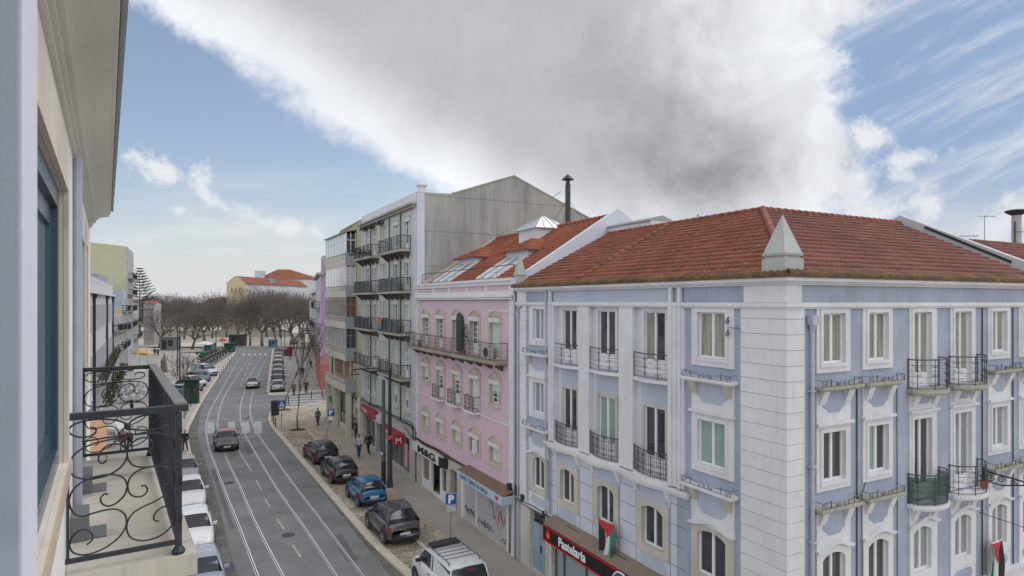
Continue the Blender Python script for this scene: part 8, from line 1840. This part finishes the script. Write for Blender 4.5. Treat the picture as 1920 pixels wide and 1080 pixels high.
parasol('tall closed brown parasol on the square', 308, 704, 662, 12, (.17, .14, .115), True); parasol('yellow ochre cafe parasol near the left buildings', 262, 690, 653, 26, (.55, .38, .14), rz=.2); parasol('second yellow ochre parasol touching the first, slightly right', 276, 688, 655, 22, (.55, .40, .17)); parasol('white parasol seen through the balcony corner', 252, 720, 684, 36, (.62, .62, .60)); parasol('large white square parasol by the orange awning', 214, 838, 785, 44, (.66, .66, .67), sides=4, rz=.9); parasol('white market canopy over the teal kiosk', 384, 660, 639, 32, (.62, .62, .61), sides=4, rz=.8); parasol('red market canopy beside the dark glazed kiosk', 417, 652, 633, 15, (.45, .10, .09), sides=4, rz=.8)
b0_ = G(152, 862, 2.9); T = thing('awning', 'flat orange tan cafe awning below the balcony on the left', 'awning', (b0_.x, b0_.y, 2.7)); q = [G(150, 862, 2.9), G(201, 853, 2.9), G(199, 783, 3.2), G(158, 786, 3.2)]; mb = MB(); mb.hexa([tuple(p) for p in q] + [tuple(p + Vector((0, 0, .06))) for p in q]); mb.build('canvas', plain('tan_canvas', (.55, .33, .19), .85, var=.06), T); mb = MB()
for p in q: mb.tube([(p.x, p.y, 0), tuple(p)], .04, 5)
mb.build('post', metal_g, T)
m_cw = plain('white_cafe_plastic', (.60, .60, .61), .5)
def chair(label):
    T = thing('cafe_chair', label, 'chair', (0, 0, 0), 0, 'white cafe chairs of the terrace')
    mb = MB(); mb.box(-.22, .22, -.22, .22, .43, .47); mb.build('seat', m_cw, T); mb = MB(); mb.hexa([(-.22, .19, .47), (.22, .19, .47), (.22, .23, .47), (-.22, .23, .47), (-.22, .26, .88), (.22, .26, .88), (.22, .30, .88), (-.22, .30, .88)]); mb.build('backrest', m_cw, T)
    for x in (-.19, .19):
        for y in (-.19, .19): mb = MB(); mb.tube([(x, y, 0), (x * .95, y * .95, .43)], .018, 4); mb.build('leg', metal_g, T)
    return T
def table(label):
    T = thing('cafe_table', label, 'table', (0, 0, 0), 0, 'white cafe tables of the terrace'); mb = MB(); mb.box(-.36, .36, -.36, .36, .71, .74); mb.build('table_top', m_cw, T); mb = MB(); mb.tube([(0, 0, .03), (0, 0, .71)], .03, 6); mb.build('stem', metal_g, T); mb = MB(); mb.lathe((0, 0, 0), [(.24, 0), (.22, .03), (.04, .04)], 10); mb.build('base', metal_g, T); return T
ch0 = chair('white chair of the cafe terrace seen through the balcony railing'); tb0 = table('small white table of the cafe terrace seen through the balcony railing'); k = 0
for i, (x, y) in enumerate(((233, 756), (248, 752), (263, 754), (228, 742), (243, 739), (258, 738), (270, 741), (236, 729), (251, 727), (266, 728), (222, 812), (240, 806), (236, 822))):
    p = G(x, y); t = tb0 if i == 0 else dup(tb0, (0, 0, 0), 0, 'small white table of the cafe terrace seen through the balcony railing'); place(t, p, random.random())
    for a in (0.2, 1.8, 3.3, 4.9):
        c = ch0 if k == 0 else dup(ch0, (0, 0, 0), 0, 'white chair of the cafe terrace seen through the balcony railing'); k += 1; aa = a + random.uniform(-.3, .3); place(c, p + Vector((cos(aa) * .62, sin(aa) * .62, 0)), aa - pi / 2)
person('person in black standing by the white cafe tables', G(247, 775, .004), 1.0, ck, ck, 1.72, .1)
person('person in red walking between the cafe parasols', G(231, 846, .004), 1.7, plain('red_cloth', (.35, .05, .04), .8), cj, 1.72, .2)
person('person in black beside the large white square parasol', G(243, 845, .004), 1.7, ck, ck, 1.72, .2)
person('person at the kerb beside the parked cars on the left', G(347, 846, .004), -1.5, ck, cb, 1.72, .15)
# planters along the left row
for i, (x, y) in enumerate(((232, 700), (226, 712), (219, 726), (212, 742), (204, 762))):
    p = G(x, y); T = leafy('shrub', ['small leafy shrub, farthest of the row by the white building', 'second small shrub of the row by the white building', 'middle shrub of the row by the white building', 'fourth shrub of the row by the white building', 'nearest shrub of the row by the white building'][i], 'shrub', (p.x, p.y, 1.0), (.9, .9, .9), 380, .14, lf1, lf3, stem=0); T['group'] = 'shrubs along the white building'
for i, (x, y, s_) in enumerate(((343, 742, 1.4), (350, 728, 1.3), (346, 752, 1.2))):
    p = G(x, y); bare_tree(['thin bare sapling by the tall poles', 'second thin bare sapling behind the green box', 'third low sapling nearest the balcony'][i], p.x, p.y, 3.6 * s_, 40 + i, .4, .05, .35, 'saplings by the parked vans', 4)
